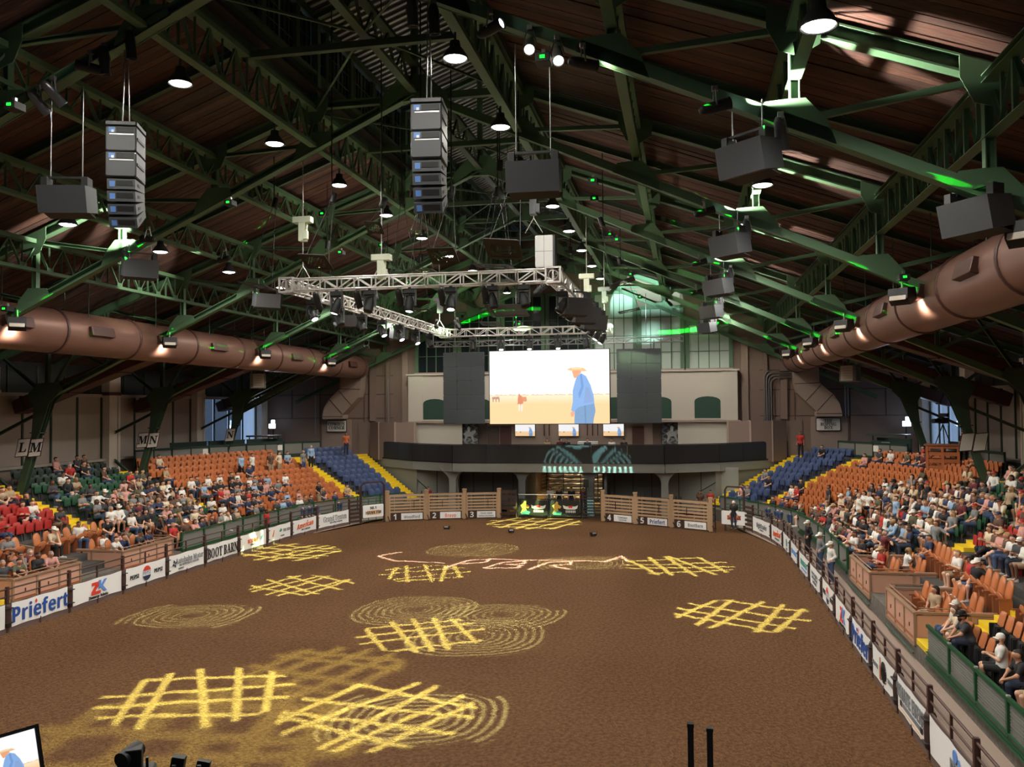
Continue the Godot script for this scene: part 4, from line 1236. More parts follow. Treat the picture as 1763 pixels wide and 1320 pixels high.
func letters(t: Node3D, s: String, x: float, y: float, size: float, mat: Material, font := "Droid Sans", squeeze := 1.0, bold := true) -> void:
	part(t, "lettering", text_mesh(s, size, 0.012, font, bold), mat, Transform3D(Basis.from_scale(Vector3(squeeze, 1, 1)), Vector3(x, y, 0.022)))

func shape(t: Node3D, p: Array, mat: Material, z := 0.016) -> void:
	part(t, "emblem", prism_mesh(poly(p), z, z + 0.012), mat)

func disc(cx: float, cy: float, r: float, a0 := 0.0, a1 := TAU) -> Array:
	var o := []
	for k in 17:
		var a := lerpf(a0, a1, k / 16.0 if a1 - a0 < TAU - 0.01 else k / 17.0)
		o.append(cx + cos(a) * r); o.append(cy + sin(a) * r)
	return o

func banner(s: float, a: Vector3, b: Vector3, k: int) -> void:
	var kind := ""
	if s < 0:
		kind = {3: "plain", 4: "priefert", 5: "zk", 6: "pepsi", 7: "leaf", 8: "boot", 9: "sprig", 10: "logos", 11: "american", 12: "crown"}.get(k, "plain")
	else:
		kind = {0: "rig", 1: "rig", 2: "private", 3: "circle", 4: "priefert", 5: "zk", 6: "pepsi", 7: "graytext", 8: "teal", 9: "bluelogos", 10: "tealmark", 11: "american", 12: "resist"}.get(k, "plain")
	var looks := {"plain": "plain white", "priefert": "big blue maker lettering with a red dot on a white", "zk": "red and blue ZK emblem on a white", "pepsi": "red and navy soda globe on a white", "leaf": "small dark leaf mark and thin grey lettering on a white", "boot": "bold black BOOT BARN lettering on a white", "sprig": "orange lettering and green sprig on a white", "logos": "small scattered coloured logos on a white", "american": "orange slanted American lettering on a white", "crown": "grey serif lettering on a white", "rig": "light blue mark on a white", "private": "dark PRIVATE EVENTS lettering on a white", "circle": "black round emblem with brown bottle on a white", "graytext": "thin grey text lines on a white", "teal": "pale teal lettering on a white", "bluelogos": "faint blue logos on a white", "tealmark": "faint teal mark on a white", "resist": "plain grey lettering on a white"}
	var c := b - a
	var x := Vector3(c.x, 0, c.z).normalized()
	if s > 0: x = -x
	var n := x.cross(Vector3.UP)
	var w := c.length() - 0.3
	var t := thing("banner", "%s fence banner, %s side" % [looks[kind], side_name(s)], "banner", a + c * 0.5 + Vector3(0, 0.69, 0) + n * 0.055, 0, "banners on the arena fence")
	if kind == "rig": t.set_meta("label", "%s fence banner, camera-crate side, %s" % [looks[kind], "second" if k else "first"] + " from the camera end")
	t.basis = Basis(x, Vector3.UP, n)
	var cl := MB.new()      # cloth, slightly slack between its ties
	var rows := []
	for j in 7:
		var r := []
		for q in 13:
			var u := q / 12.0 - 0.5; var v := j / 6.0 - 0.5
			r.append(Vector3(u * w, v * 0.8 + 0.012 * cos(u * TAU * 2.0) * v * 2.0, 0.004 * sin(u * 23.0 + k) * cos(v * 5.0)))
		rows.append(r)
	cl.grid(rows)
	part(t, "cloth", cl.done(), mats.banner)
	match kind:
		"priefert":
			letters(t, "Priefert", 0, -0.03, 0.52, mats.ink_blue, "Droid Sans", 1.05)
			shape(t, [-0.31, 0.25, -0.25, 0.33, -0.2, 0.24, -0.26, 0.17], mats.ink_red, 0.024)
		"zk":
			shape(t, [-0.4, 0.26, 0.02, 0.26, 0.02, 0.14, -0.2, -0.1, 0.12, -0.1, 0.12, -0.22, -0.42, -0.22, -0.42, -0.1, -0.18, 0.14, -0.4, 0.14], mats.ink_red)
			shape(t, [0.0, 0.3, 0.14, 0.3, 0.14, 0.1, 0.34, 0.3, 0.5, 0.3, 0.26, 0.06, 0.5, -0.18, 0.32, -0.18, 0.12, 0.02, 0.0, -0.06], mats.ink_lightblue, 0.02)
			letters(t, "Zimmerer Kubota", 0, -0.31, 0.11, mats.ink, "Droid Sans", 0.9)
		"pepsi":
			shape(t, disc(0, 0, 0.31), mats.ink_pale)
			shape(t, disc(0, 0.02, 0.29, 0.3, PI - 0.3), mats.ink_red, 0.024)
			shape(t, disc(0, -0.02, 0.29, PI + 0.3, TAU - 0.3), mats.ink_navy, 0.024)
			for q in [-0.85, 0.85]: letters(t, "PEPSI", q, -0.02, 0.17, mats.ink)
			letters(t, "PEPSI", 0, 0.0, 0.15, mats.ink, "Droid Sans", 1.0)
		"leaf":
			for q in 4:
				var an := q * PI / 2.0 + 0.4
				shape(t, [-1.0 + cos(an) * 0.02, 0.0 + sin(an) * 0.02, -1.0 + cos(an + 0.5) * 0.12, sin(an + 0.5) * 0.12, -1.0 + cos(an) * 0.2, sin(an) * 0.2, -1.0 + cos(an - 0.5) * 0.12, sin(an - 0.5) * 0.12], mats.ink_navy)
			letters(t, "Autobahn Motor", 0.2, 0.08, 0.24, mats.ink_gray, "Droid Serif", 0.85, false)
			letters(t, "AN AUTHORIZED DEALER", 0.15, -0.12, 0.1, mats.ink_gray, "Droid Sans", 1.0, false)
			letters(t, "SERVICE", -0.5, -0.27, 0.08, mats.ink_gray)
		"boot": letters(t, "BOOT BARN", 0, -0.05, 0.46, mats.ink, "Droid Serif", 0.72)
		"sprig":
			letters(t, "RESERVE", -0.1, 0.0, 0.2, mats.ink_orange)
			shape(t, [0.75, -0.1, 0.95, 0.0, 1.05, 0.2, 0.85, 0.1], mats.ink_teal)
			letters(t, "whiskey", -0.1, -0.2, 0.1, mats.ink_gray)
		"logos":
			shape(t, [-0.9, -0.15, -0.72, 0.2, -0.66, 0.2, -0.8, -0.15], mats.ink_orange)
			shape(t, [-0.1, 0.05, 0.1, 0.2, 0.25, 0.1, 0.1, 0.0], mats.ink_teal)
			letters(t, "THE RIDE", 0.85, 0.05, 0.16, mats.ink_gray)
			letters(t, "events", 0.3, -0.22, 0.1, mats.ink_gray)
		"american":
			part(t, "lettering", text_mesh("American", 0.3, 0.012), mats.ink_orange, Transform3D(Basis(Vector3(0.95, 0.06, 0), Vector3(0.22, 1, 0), Vector3(0, 0, 1)), Vector3(0.05, 0.04, 0.022)))
			letters(t, "HAT COMPANY", 0.1, -0.22, 0.1, mats.ink_gray)
			shape(t, [0.25, 0.24, 0.3, 0.3, 0.35, 0.24, 0.3, 0.2], mats.ink_red)
		"crown":
			letters(t, "Grand Tenton", 0.1, 0.05, 0.32, mats.ink_gray, "Droid Serif", 0.85, false)
			letters(t, "bull riding company", 0.2, -0.2, 0.1, mats.ink_gray)
		"private":
			letters(t, "PRIVATE EVENTS", 0, 0.1, 0.34, mats.ink_gray, "Droid Sans", 0.78)
			blk(t, "rule", Vector3(0.05, -0.16, 0.02), Vector3(1.7, 0.1, 0.012), mats.ink_gray)
			for q in [-0.85, 0.95]: blk(t, "rule_end", Vector3(q, -0.16, 0.024), Vector3(0.16, 0.13, 0.012), mats.ink)
			blk(t, "thin_rule", Vector3(0.0, -0.29, 0.02), Vector3(2.2, 0.02, 0.012), mats.ink_orange_pale)
		"circle":
			shape(t, disc(0.12, 0.0, 0.28), mats.ink)
			letters(t, "LONE", 0.12, 0.04, 0.15, mats.white)
			letters(t, "STAR", 0.12, -0.12, 0.15, mats.white)
			shape(t, [-0.32, -0.28, -0.18, -0.28, -0.18, 0.05, -0.22, 0.12, -0.22, 0.3, -0.28, 0.3, -0.28, 0.12, -0.32, 0.05], mats.ink_bottle, 0.02)
			for q in [-0.9, 0.9]: letters(t, "SALOON", q, -0.05, 0.12, mats.ink_gray)
		"rig":
			letters(t, "RIG", 0.6, -0.12, 0.42, mats.ink_gray)
			shape(t, disc(0.45, 0.22, 0.13), mats.ink_lightblue)
			shape(t, [0.62, 0.22, 0.7, 0.26, 0.95, -0.1, 0.86, -0.12], mats.ink_lightblue)
		"graytext":
			for q in 3: letters(t, ["Tractor Supply Co", "for life out here", "Fort Worth"][q], -0.2, 0.14 - q * 0.17, 0.13, mats.ink_gray)
		"teal":
			letters(t, "WRANGLER", 0, 0.05, 0.24, mats.ink_teal)
			blk(t, "rule", Vector3(0.1, -0.2, 0.02), Vector3(1.4, 0.06, 0.012), mats.ink_lightblue)
		"bluelogos":
			letters(t, "STOCKYARDS", 0, 0.02, 0.2, mats.ink_lightblue)
			shape(t, disc(-0.9, 0.0, 0.14), mats.ink_teal)
		"tealmark":
			shape(t, disc(0.1, 0.05, 0.2), mats.ink_teal)
			letters(t, "ranch", 0.1, -0.26, 0.12, mats.ink_gray)
		"resist":
			letters(t, "RightTrader", 0.1, 0.02, 0.26, mats.ink_gray, "Droid Sans", 0.9)
			letters(t, "resources", 0.1, -0.2, 0.1, mats.ink_gray)

func build_chutes() -> void:
	var L := [[-11.15, 56.1], [-8.72, 57.35], [-6.23, 58.25], [-3.91, 58.95]]
	var Rr := [[3.4, 58.35], [5.65, 57.1], [8.0, 55.8], [10.4, 54.4]]
	var n := 0
	for set_ in [L, Rr]:
		for k in 4:
			var p := V(set_[k][0], 0, set_[k][1])
			var t := thing("chute_post", "square tan chute post, %s" % ["left of gate one", "between gates one and two", "between gates two and three", "right of gate three", "left of gate four", "between gates four and five", "between gates five and six", "right of gate six"][k + (4 if set_ == Rr else 0)], "post", p, 0, "tan chute posts")
			blk(t, "shaft", Vector3(0, 0.98, 0), Vector3(0.24, 1.96, 0.24), mats.chute_tan)
			blk(t, "cap", Vector3(0, 2.02, 0), Vector3(0.28, 0.12, 0.28), mats.chute_tan)
			bar(t, "foot_brace", Vector3(0.1, 0.35, 0.14), Vector3(0.3, 0.0, 0.3), 0.05, 0.05, mats.post_brown)
		for k in 3:
			n += 1
			var a := V(set_[k][0], 0, set_[k][1]); var b := V(set_[k + 1][0], 0, set_[k + 1][1])
			var x := (b - a).normalized()
			var w := (b - a).length() - 0.34
			var t := thing("chute_gate", "tan slatted bucking chute gate with white number %s" % NUM[n], "gate", (a + b) * 0.5, 0, "six numbered chute gates")
			t.basis = Basis(x, Vector3.UP, x.cross(Vector3.UP))
			for k2 in 2: bar(t, "end_post", Vector3((k2 - 0.5) * w, 0.05, 0), Vector3((k2 - 0.5) * w, 1.74, 0), 0.1, 0.1, mats.chute_tan)
			for j in 6:
				var h := 0.62 + j * 0.21
				bar(t, "slat", Vector3(-w * 0.5, h, 0.02), Vector3(w * 0.5, h, 0.02), 0.06, 0.125 if j < 5 else 0.06, mats.chute_tan, "cham")
			bar(t, "top_bar", Vector3(-w * 0.5, 1.75, 0), Vector3(w * 0.5, 1.75, 0), 0.08, 0.08, mats.chute_tan)
			for q in [-0.36, 0.1, 0.38]: bar(t, "stay", Vector3(q * w, 0.5, -0.02), Vector3(q * w, 1.7, -0.02), 0.06, 0.04, mats.chute_tan)
			blk(t, "latch", Vector3(w * (0.2 if n % 2 else -0.1), 1.1, 0.07), Vector3(0.03, 0.5, 0.04), mats.post_brown)
			blk(t, "base_panel", Vector3(0, 0.28, 0), Vector3(w, 0.5, 0.05), mats.post_brown)
			part(t, "number", text_mesh(str(n), 0.38, 0.02), mats.white, Transform3D(Basis(), Vector3(-w * 0.34, 0.27, 0.035)))
			var bn := blk(t, "banner", Vector3(w * 0.14, 0.28, 0.035), Vector3(w * 0.62, 0.44, 0.02), mats.banner)
			var lt := func(str_: String, y: float, size: float, m: Material) -> void:
				part(t, "lettering", text_mesh(str_, size, 0.01), m, Transform3D(Basis.from_scale(Vector3(0.85, 1, 1)), Vector3(w * 0.14, 0.28 + y, 0.05)))
			match n:
				1: lt.call("Woodford", -0.04, 0.2, mats.ink_gray)
				2: lt.call("Bravo", -0.03, 0.24, mats.ink_orange)
				3:
					lt.call("TEXAS FARM", 0.07, 0.12, mats.ink_gray); lt.call("BUREAU INSURANCE", -0.1, 0.09, mats.ink_gray)
				4:
					lt.call("Cowtown", 0.06, 0.14, mats.ink_gray); lt.call("COLISEUM", -0.1, 0.1, mats.ink_gray)
				5: lt.call("Priefert", -0.02, 0.26, mats.ink_blue)
				6: lt.call("BootBarn", -0.02, 0.2, mats.ink_gray)
			# the box behind each gate
			var bx := thing("chute_pen", "dark pipe pen behind chute gate %s" % NUM[n], "pen", (a + b) * 0.5, 0, "pipe pens behind the chute gates")
			bx.basis = t.basis
			for j in 4: rod(bx, "pen_rail", Vector3(-w * 0.5, 0.5 + j * 0.4, -0.9), Vector3(w * 0.5, 0.5 + j * 0.4, -0.9), 0.03, mats.post_brown)
			for q in [-0.5, 0.5]:
				rod(bx, "pen_post", Vector3(q * w, 0, -0.9), Vector3(q * w, 1.9, -0.9), 0.04, mats.post_brown)
				rod(bx, "pen_side", Vector3(q * w, 1.5, -0.9), Vector3(q * w, 1.5, -0.1), 0.03, mats.post_brown)
	# dark panel, two black centre gates, a slatted gate
	var dp := thing("pipe_gate", "dark brown pipe panel between gate 3 and the black centre gates", "panel", V(-3.25, 0, 59.1))
	for j in 5: bar(dp, "panel_bar", Vector3(-0.55, 0.3 + j * 0.38, 0), Vector3(0.55, 0.3 + j * 0.38, 0), 0.06, 0.22, mats.post_brown)
	for q in [-0.55, 0.0, 0.55]: bar(dp, "panel_upright", Vector3(q, 0, 0.04), Vector3(q, 2.0, 0.04), 0.08, 0.08, mats.post_brown)
	for k in 2:
		var g := thing("centre_gate", "black centre arena gate with a rider banner, %s half" % ["left" if k == 0 else "right"], "gate", V(-1.55 + k * 2.25, 0, 59.3), 0, "pair of black centre gates")
		for h in [0.12, 1.3, 1.62]: rod(g, "gate_rail", Vector3(-1.08, h, 0), Vector3(1.08, h, 0), 0.035, mats.silver if h > 1.5 else mats.black)
		for q in [-1.08, 1.08]: rod(g, "gate_upright", Vector3(q, 0.0, 0), Vector3(q, 1.64, 0), 0.04, mats.black)
		var bt := thing("gate_rider_banner", "dark banner with bull rider and white horned emblem on the %s centre gate" % ["left", "right"][k], "banner", V(-1.55 + k * 2.25, 0.72, 59.24), 0, "rider banners on the centre gates")
		blk(bt, "cloth", Vector3.ZERO, Vector3(2.05, 1.05, 0.03), mats.banner_dark)
		part(bt, "rider_print", prism_mesh(poly([-0.9, -0.4, -0.75, -0.1, -0.9, 0.15, -0.7, 0.3, -0.6, 0.45, -0.48, 0.4, -0.5, 0.25, -0.25, 0.1, -0.35, -0.05, -0.5, 0.0, -0.45, -0.3, -0.3, -0.45, -0.6, -0.35]), 0.02, 0.03), mats.rider_gold)
		part(bt, "rider_print", prism_mesh(poly([-0.85, -0.48, -0.3, -0.48, -0.2, -0.3, -0.5, -0.2, -0.8, -0.3]), 0.02, 0.034), mats.ink_teal)
		part(bt, "horn_emblem", prism_mesh(poly([-0.15, 0.2, 0.05, 0.12, 0.7, 0.12, 0.9, 0.2, 0.84, -0.02, 0.66, -0.1, 0.1, -0.1, -0.1, -0.02]), 0.02, 0.03), mats.white)
		part(bt, "emblem_badge", prism_mesh(poly([0.2, 0.16, 0.55, 0.16, 0.5, 0.02, 0.25, 0.02]), 0.03, 0.04), mats.ink_red)
		for q in 6: blk(bt, "lettering_bar", Vector3(0.08 + q * 0.12, -0.24, 0.02), Vector3(0.07, 0.16, 0.02), mats.white)
	var sg := thing("mesh_gate", "narrow dark slatted walk gate left of chute gate 4", "gate", V(2.6, 0, 58.9))
	for j in 8: bar(sg, "slat", Vector3(-0.6, 0.2 + j * 0.2, 0), Vector3(0.6, 0.2 + j * 0.2, 0), 0.04, 0.09, mats.grille)
	for q in [-0.62, 0.62]: rod(sg, "gate_upright", Vector3(q, 0, 0), Vector3(q, 1.9, 0), 0.045, mats.grille)
	var pole := thing("gate_speaker_pole", "dark post with a speaker box in front of the alley opening", "pole", V(2.1, 0, 60.0))
	rod(pole, "pole", Vector3.ZERO, Vector3(0, 2.6, 0), 0.05, mats.black)
	blk(pole, "speaker_box", Vector3(0, 2.4, 0.1), Vector3(0.34, 0.55, 0.3), mats.black)
	# three small floor lights on the dirt
	for k in 3:
		var f := thing("floor_strobe", "small black strobe case on the dirt before the chutes, %s" % ["left of three", "middle of three", "right of three"][k], "lamp", V([-6.05, -1.7, 3.45][k], 0.04, [53.0, 52.2, 51.6][k]), 0.3 * k, "small strobe cases on the dirt")
		blk(f, "case", Vector3(0, 0.09, 0), Vector3(0.36, 0.16, 0.26), mats.black)
		blk(f, "glass", Vector3(0, 0.12, 0.14), Vector3(0.24, 0.08, 0.03), mats.silver)
		for q in [-0.13, 0.13]: blk(f, "foot", Vector3(q, -0.01, 0), Vector3(0.06, 0.06, 0.26), mats.black)
# ---------------------------------------------------------------- lamps, speakers, rig
func house_lamp(at: Vector3, label: String, group: String) -> void:
	var t := thing("high_bay_lamp", label, "lamp", at, 0, group)
	if not unit.has("lamp_shell"):
		var m := MB.new()
		m.lathe([Vector2(0.02, 0.34), Vector2(0.12, 0.33), Vector2(0.14, 0.18), Vector2(0.2, 0.12), Vector2(0.31, -0.06), Vector2(0.32, -0.1), Vector2(0.29, -0.1), Vector2(0.18, 0.06), Vector2(0.01, 0.07)], 18)
		unit.lamp_shell = m.done()
		var l := MB.new()
		l.lathe([Vector2(0.001, -0.14), Vector2(0.14, -0.13), Vector2(0.24, -0.1), Vector2(0.28, -0.06), Vector2(0.001, -0.05)], 18)
		unit.lamp_lens = l.done()
	part(t, "housing", unit.lamp_shell, mats.char)
	part(t, "lens", unit.lamp_lens, mats.lamp_glow)
	rod(t, "hook", Vector3(0, 0.33, 0), Vector3(0, 0.55, 0), 0.03, mats.char)
	spot(at + Vector3(0, -0.17, 0), at + Vector3(0, -5, 0), Color(1.0, 0.975, 0.93), lamp_energy, lamp_cone, 0.45, 0.25)

func build_lamps() -> void:
	for s in [-1.0, 1.0]:
		var nm := "letter-sign" if s < 0 else "camera-crate"
		for k in range(-3, 9):
			house_lamp(V(s * G[0], 16.7 - 0.55, 19.645 + 5.158 * k), "bright high-bay lamp under the clerestory-edge girder, %s from the gable, %s half" % [ordinal(9 - k), nm], "lamps under the clerestory girders")
		for k in range(-2, 10):
			house_lamp(V(s * 11.15, 14.55 - 0.55, 14.62 + 5.158 * k), "bright high-bay lamp under the third lattice girder, %s from the gable, %s half" % [ordinal(10 - k), nm], "lamps under the third girders")
# ---------------------------------------------------------------- rig, screen, speakers, spotlights
const RIG := [-5.15, 4.6, 28.9, 49.6, 12.2]     # x0, x1, near, far, height of its centre line

func box_truss(t: Node3D, a: Vector3, b: Vector3, size: float, mat: Material, pitch: float, tr := 0.03) -> void:
	var d := (b - a).normalized()
	var side := d.cross(Vector3.UP).normalized() * size * 0.5
	var up := Vector3.UP * size * 0.5
	var n := int((b - a).length() / pitch)
	for sx in [-1.0, 1.0]:
		for sy in [-1.0, 1.0]:
			rod(t, "chord", a + side * sx + up * sy, b + side * sx + up * sy, tr, mat)
	for k in n + 1:
		var p := a.lerp(b, float(k) / n)
		for sx in [-1.0, 1.0]:
			bar(t, "brace_post", p + side * sx - up, p + side * sx + up, tr * (2.2 if k % 4 == 0 else 1.2), tr * 1.4, mat)
		bar(t, "cross_brace", p - side + up, p + side + up, tr, tr, mat)
		bar(t, "cross_brace", p - side - up, p + side - up, tr, tr, mat)
		if k == n: break
		var q := a.lerp(b, float(k + 1) / n)
		var f := 1.0 if k % 2 == 0 else -1.0
		for sx in [-1.0, 1.0]:
			bar(t, "brace_diagonal", p + side * sx + up * f, q + side * sx - up * f, tr * 1.3, tr * 1.3, mat)
		bar(t, "brace_diagonal", p - side * f - up, q + side * f - up, tr, tr, mat)

func mover(at: Vector3, tilt: Vector3, label: String, lens: Material, group := "moving head lights under the rig") -> void:
	var t := thing("moving_head_light", label, "stage light", at, 0, group)
	if not unit.has("mv_head"):
		var h := MB.new()
		h.lathe([Vector2(0.001, -0.3), Vector2(0.15, -0.3), Vector2(0.17, -0.24), Vector2(0.16, 0.0), Vector2(0.12, 0.2), Vector2(0.08, 0.28), Vector2(0.001, 0.29)], 14)
		unit.mv_head = h.done()
		var l := MB.new()
		l.lathe([Vector2(0.001, -0.325), Vector2(0.09, -0.318), Vector2(0.125, -0.303), Vector2(0.001, -0.295)], 14)
		unit.mv_lens = l.done()
		var y := MB.new()
		for s in [-1.0, 1.0]:
			y.box(Transform3D(Basis.from_scale(Vector3(0.05, 0.42, 0.12)), Vector3(s * 0.2, -0.3, 0)))
		y.box(Transform3D(Basis.from_scale(Vector3(0.45, 0.06, 0.14)), Vector3(0, -0.1, 0)))
		unit.mv_yoke = y.done()
	blk(t, "base_box", Vector3(0, 0, 0), Vector3(0.4, 0.16, 0.3), mats.black)
	blk(t, "clamp", Vector3(0, 0.12, 0), Vector3(0.1, 0.14, 0.08), mats.char)
	part(t, "yoke", unit.mv_yoke, mats.char)
	var d := tilt.normalized()
	var z := d.cross(Vector3.RIGHT).normalized()
	var b := Basis(-d.cross(z), -d, z).orthonormalized()
	part(t, "head", unit.mv_head, mats.black, Transform3D(b, Vector3(0, -0.42, 0)))
	part(t, "lens", unit.mv_lens, lens, Transform3D(b, Vector3(0, -0.42, 0)))

func par_can(at: Vector3, aim: Vector3, label: String, shell: Material, lens: Material, group := "spotlight cans on the trusses") -> void:
	var t := thing("spotlight_can", label, "stage light", at, 0, group)
	if not unit.has("par"):
		var h := MB.new()
		h.lathe([Vector2(0.001, 0.34), Vector2(0.06, 0.33), Vector2(0.1, 0.26), Vector2(0.12, 0.1), Vector2(0.12, -0.3), Vector2(0.135, -0.32), Vector2(0.11, -0.32), Vector2(0.1, -0.26), Vector2(0.001, -0.24)], 14)
		unit.par = h.done()
		var l := MB.new()
		l.lathe([Vector2(0.001, -0.3), Vector2(0.105, -0.29), Vector2(0.001, -0.27)], 14)
		unit.par_lens = l.done()
	var d := (aim - at).normalized()
	var x := d.cross(Vector3.UP).normalized()
	var b := Basis(x, -d, x.cross(-d)).orthonormalized()
	part(t, "can", unit.par, shell, Transform3D(b, Vector3(0, -0.3, 0)))
	part(t, "lens", unit.par_lens, lens, Transform3D(b, Vector3(0, -0.3, 0)))
	for s in [-1.0, 1.0]:
		bar(t, "yoke", x * 0.15 * s + Vector3(0, -0.3, 0), x * 0.06 * s + Vector3(0, 0.06, 0), 0.03, 0.02, mats.steel)
	blk(t, "clamp", Vector3(0, 0.08, 0), Vector3(0.12, 0.1, 0.1), mats.steel)

func wedge_speaker(at: Vector3, yaw: float, top: float, label: String) -> void:
	var t := thing("hanging_speaker", label, "speaker", at, yaw, "dark speaker boxes hung from the trusses")
	var w := 0.58
	part(t, "cabinet", prism_mesh(poly([-0.34, 0.3, 0.3, 0.36, 0.42, -0.22, -0.2, -0.34]), -w, w), mats.char, Transform3D(Basis(Vector3.UP, PI / 2), Vector3.ZERO))
	blk(t, "grille", Vector3(0, -0.31, -0.12), Vector3(w * 1.9, 0.03, 0.5), mats.grille, Basis(Vector3.RIGHT, -0.19))
	for s in [-1.0, 1.0]:
		blk(t, "bracket", Vector3(s * (w - 0.1), 0.42, 0), Vector3(0.16, 0.26, 0.3), mats.black)
		rod(t, "hanging_wire", Vector3(s * (w - 0.2), 0.5, 0), Vector3(s * (w - 0.2), top - at.y, 0), 0.014, mats.steel)
	bar(t, "bracket_bar", Vector3(-w + 0.1, 0.56, 0), Vector3(w - 0.1, 0.56, 0), 0.08, 0.05, mats.black)

func line_array(at: Vector3, yaw: float, top: float, label: String) -> void:
	var t := thing("line_array", label, "speaker", at, yaw, "hung line array speakers")
	blk(t, "fly_frame", Vector3(0, 0.05, 0), Vector3(0.72, 0.09, 0.86), mats.char)
	var y := -0.02
	for k in 2:
		var c := part(t, "bass_cabinet", unit.cham, mats.speaker_gray, Transform3D(Basis.from_scale(Vector3(0.7, 0.6, 0.84)), Vector3(0, y - 0.3, 0)))
		blk(t, "badge", Vector3(-0.2, y - 0.1, 0.43), Vector3(0.14, 0.12, 0.01), mats.ink_lightblue)
		blk(t, "badge", Vector3(-0.18, y - 0.13, 0.436), Vector3(0.06, 0.06, 0.01), mats.white)
		blk(t, "dark_window", Vector3(0.1, y - 0.1, 0.43), Vector3(0.4, 0.13, 0.012), mats.black)
		blk(t, "vent_line", Vector3(0.02, y - 0.2, 0.43), Vector3(0.54, 0.02, 0.01), mats.silver)
		for s in [-1.0, 1.0]: blk(t, "side_handle", Vector3(s * 0.356, y - 0.28, 0.05), Vector3(0.02, 0.06, 0.6), mats.black)
		y -= 0.615
	var ang := 0.0
	var pz := 0.0
	for k in 4:
		ang += 0.08 + 0.03 * k
		var b := Basis(Vector3.RIGHT, ang)
		var c := Vector3(0, y - 0.12, pz - 0.02)
		part(t, "array_cabinet", prism_mesh(poly([-0.42, 0.1, 0.4, 0.12, 0.4, -0.12, -0.42, -0.09]), -0.32, 0.32), mats.speaker_gray, Transform3D(b * Basis(Vector3.UP, -PI / 2), c))
		blk(t, "badge", c + b * Vector3(-0.2, 0.0, 0.405), Vector3(0.12, 0.13, 0.012), mats.ink_lightblue, b)
		blk(t, "dark_window", c + b * Vector3(0.08, 0.02, 0.405), Vector3(0.38, 0.12, 0.01), mats.black, b)
		for s in [-1.0, 1.0]: blk(t, "side_slot", c + b * Vector3(s * 0.322, 0, 0.1), Vector3(0.012, 0.07, 0.2), mats.black, b)
		y -= 0.245
		pz -= 0.02 + 0.03 * k
	for s in [-1.0, 1.0]:
		rod(t, "hanging_wire", Vector3(0, 0.08, s * 0.3), Vector3(0, top - at.y, s * 0.1), 0.016, mats.steel)

func hoist(at: Vector3, top: float, bottom: float, label: String, mat: Material) -> void:
	var t := thing("chain_hoist", label, "hoist", at, 0, "chain hoists over the rig")
	blk(t, "hoist_body", Vector3(0, -0.35, 0), Vector3(0.26, 0.7, 0.26), mat)
	blk(t, "hoist_motor", Vector3(0, 0.08, 0), Vector3(0.7, 0.22, 0.3), mat)
	blk(t, "chain_bag", Vector3(0.16, -0.5, 0.12), Vector3(0.16, 0.3, 0.16), mat)
	rod(t, "chain", Vector3(0, 0.15, 0), Vector3(0, top - at.y, 0), 0.018, mats.silver)
	rod(t, "chain", Vector3(0, -0.7, 0), Vector3(0, bottom - at.y + 0.5, 0), 0.018, mats.silver)
	for s in [-1.0, 1.0]: rod(t, "sling", Vector3(0, bottom - at.y + 0.5, 0), Vector3(s * 0.3, bottom - at.y, 0), 0.016, mats.silver)

func low(u: float) -> float: return APEX - CS * absf(u)

func tk(k: int) -> float: return 8.6 + k * BAY

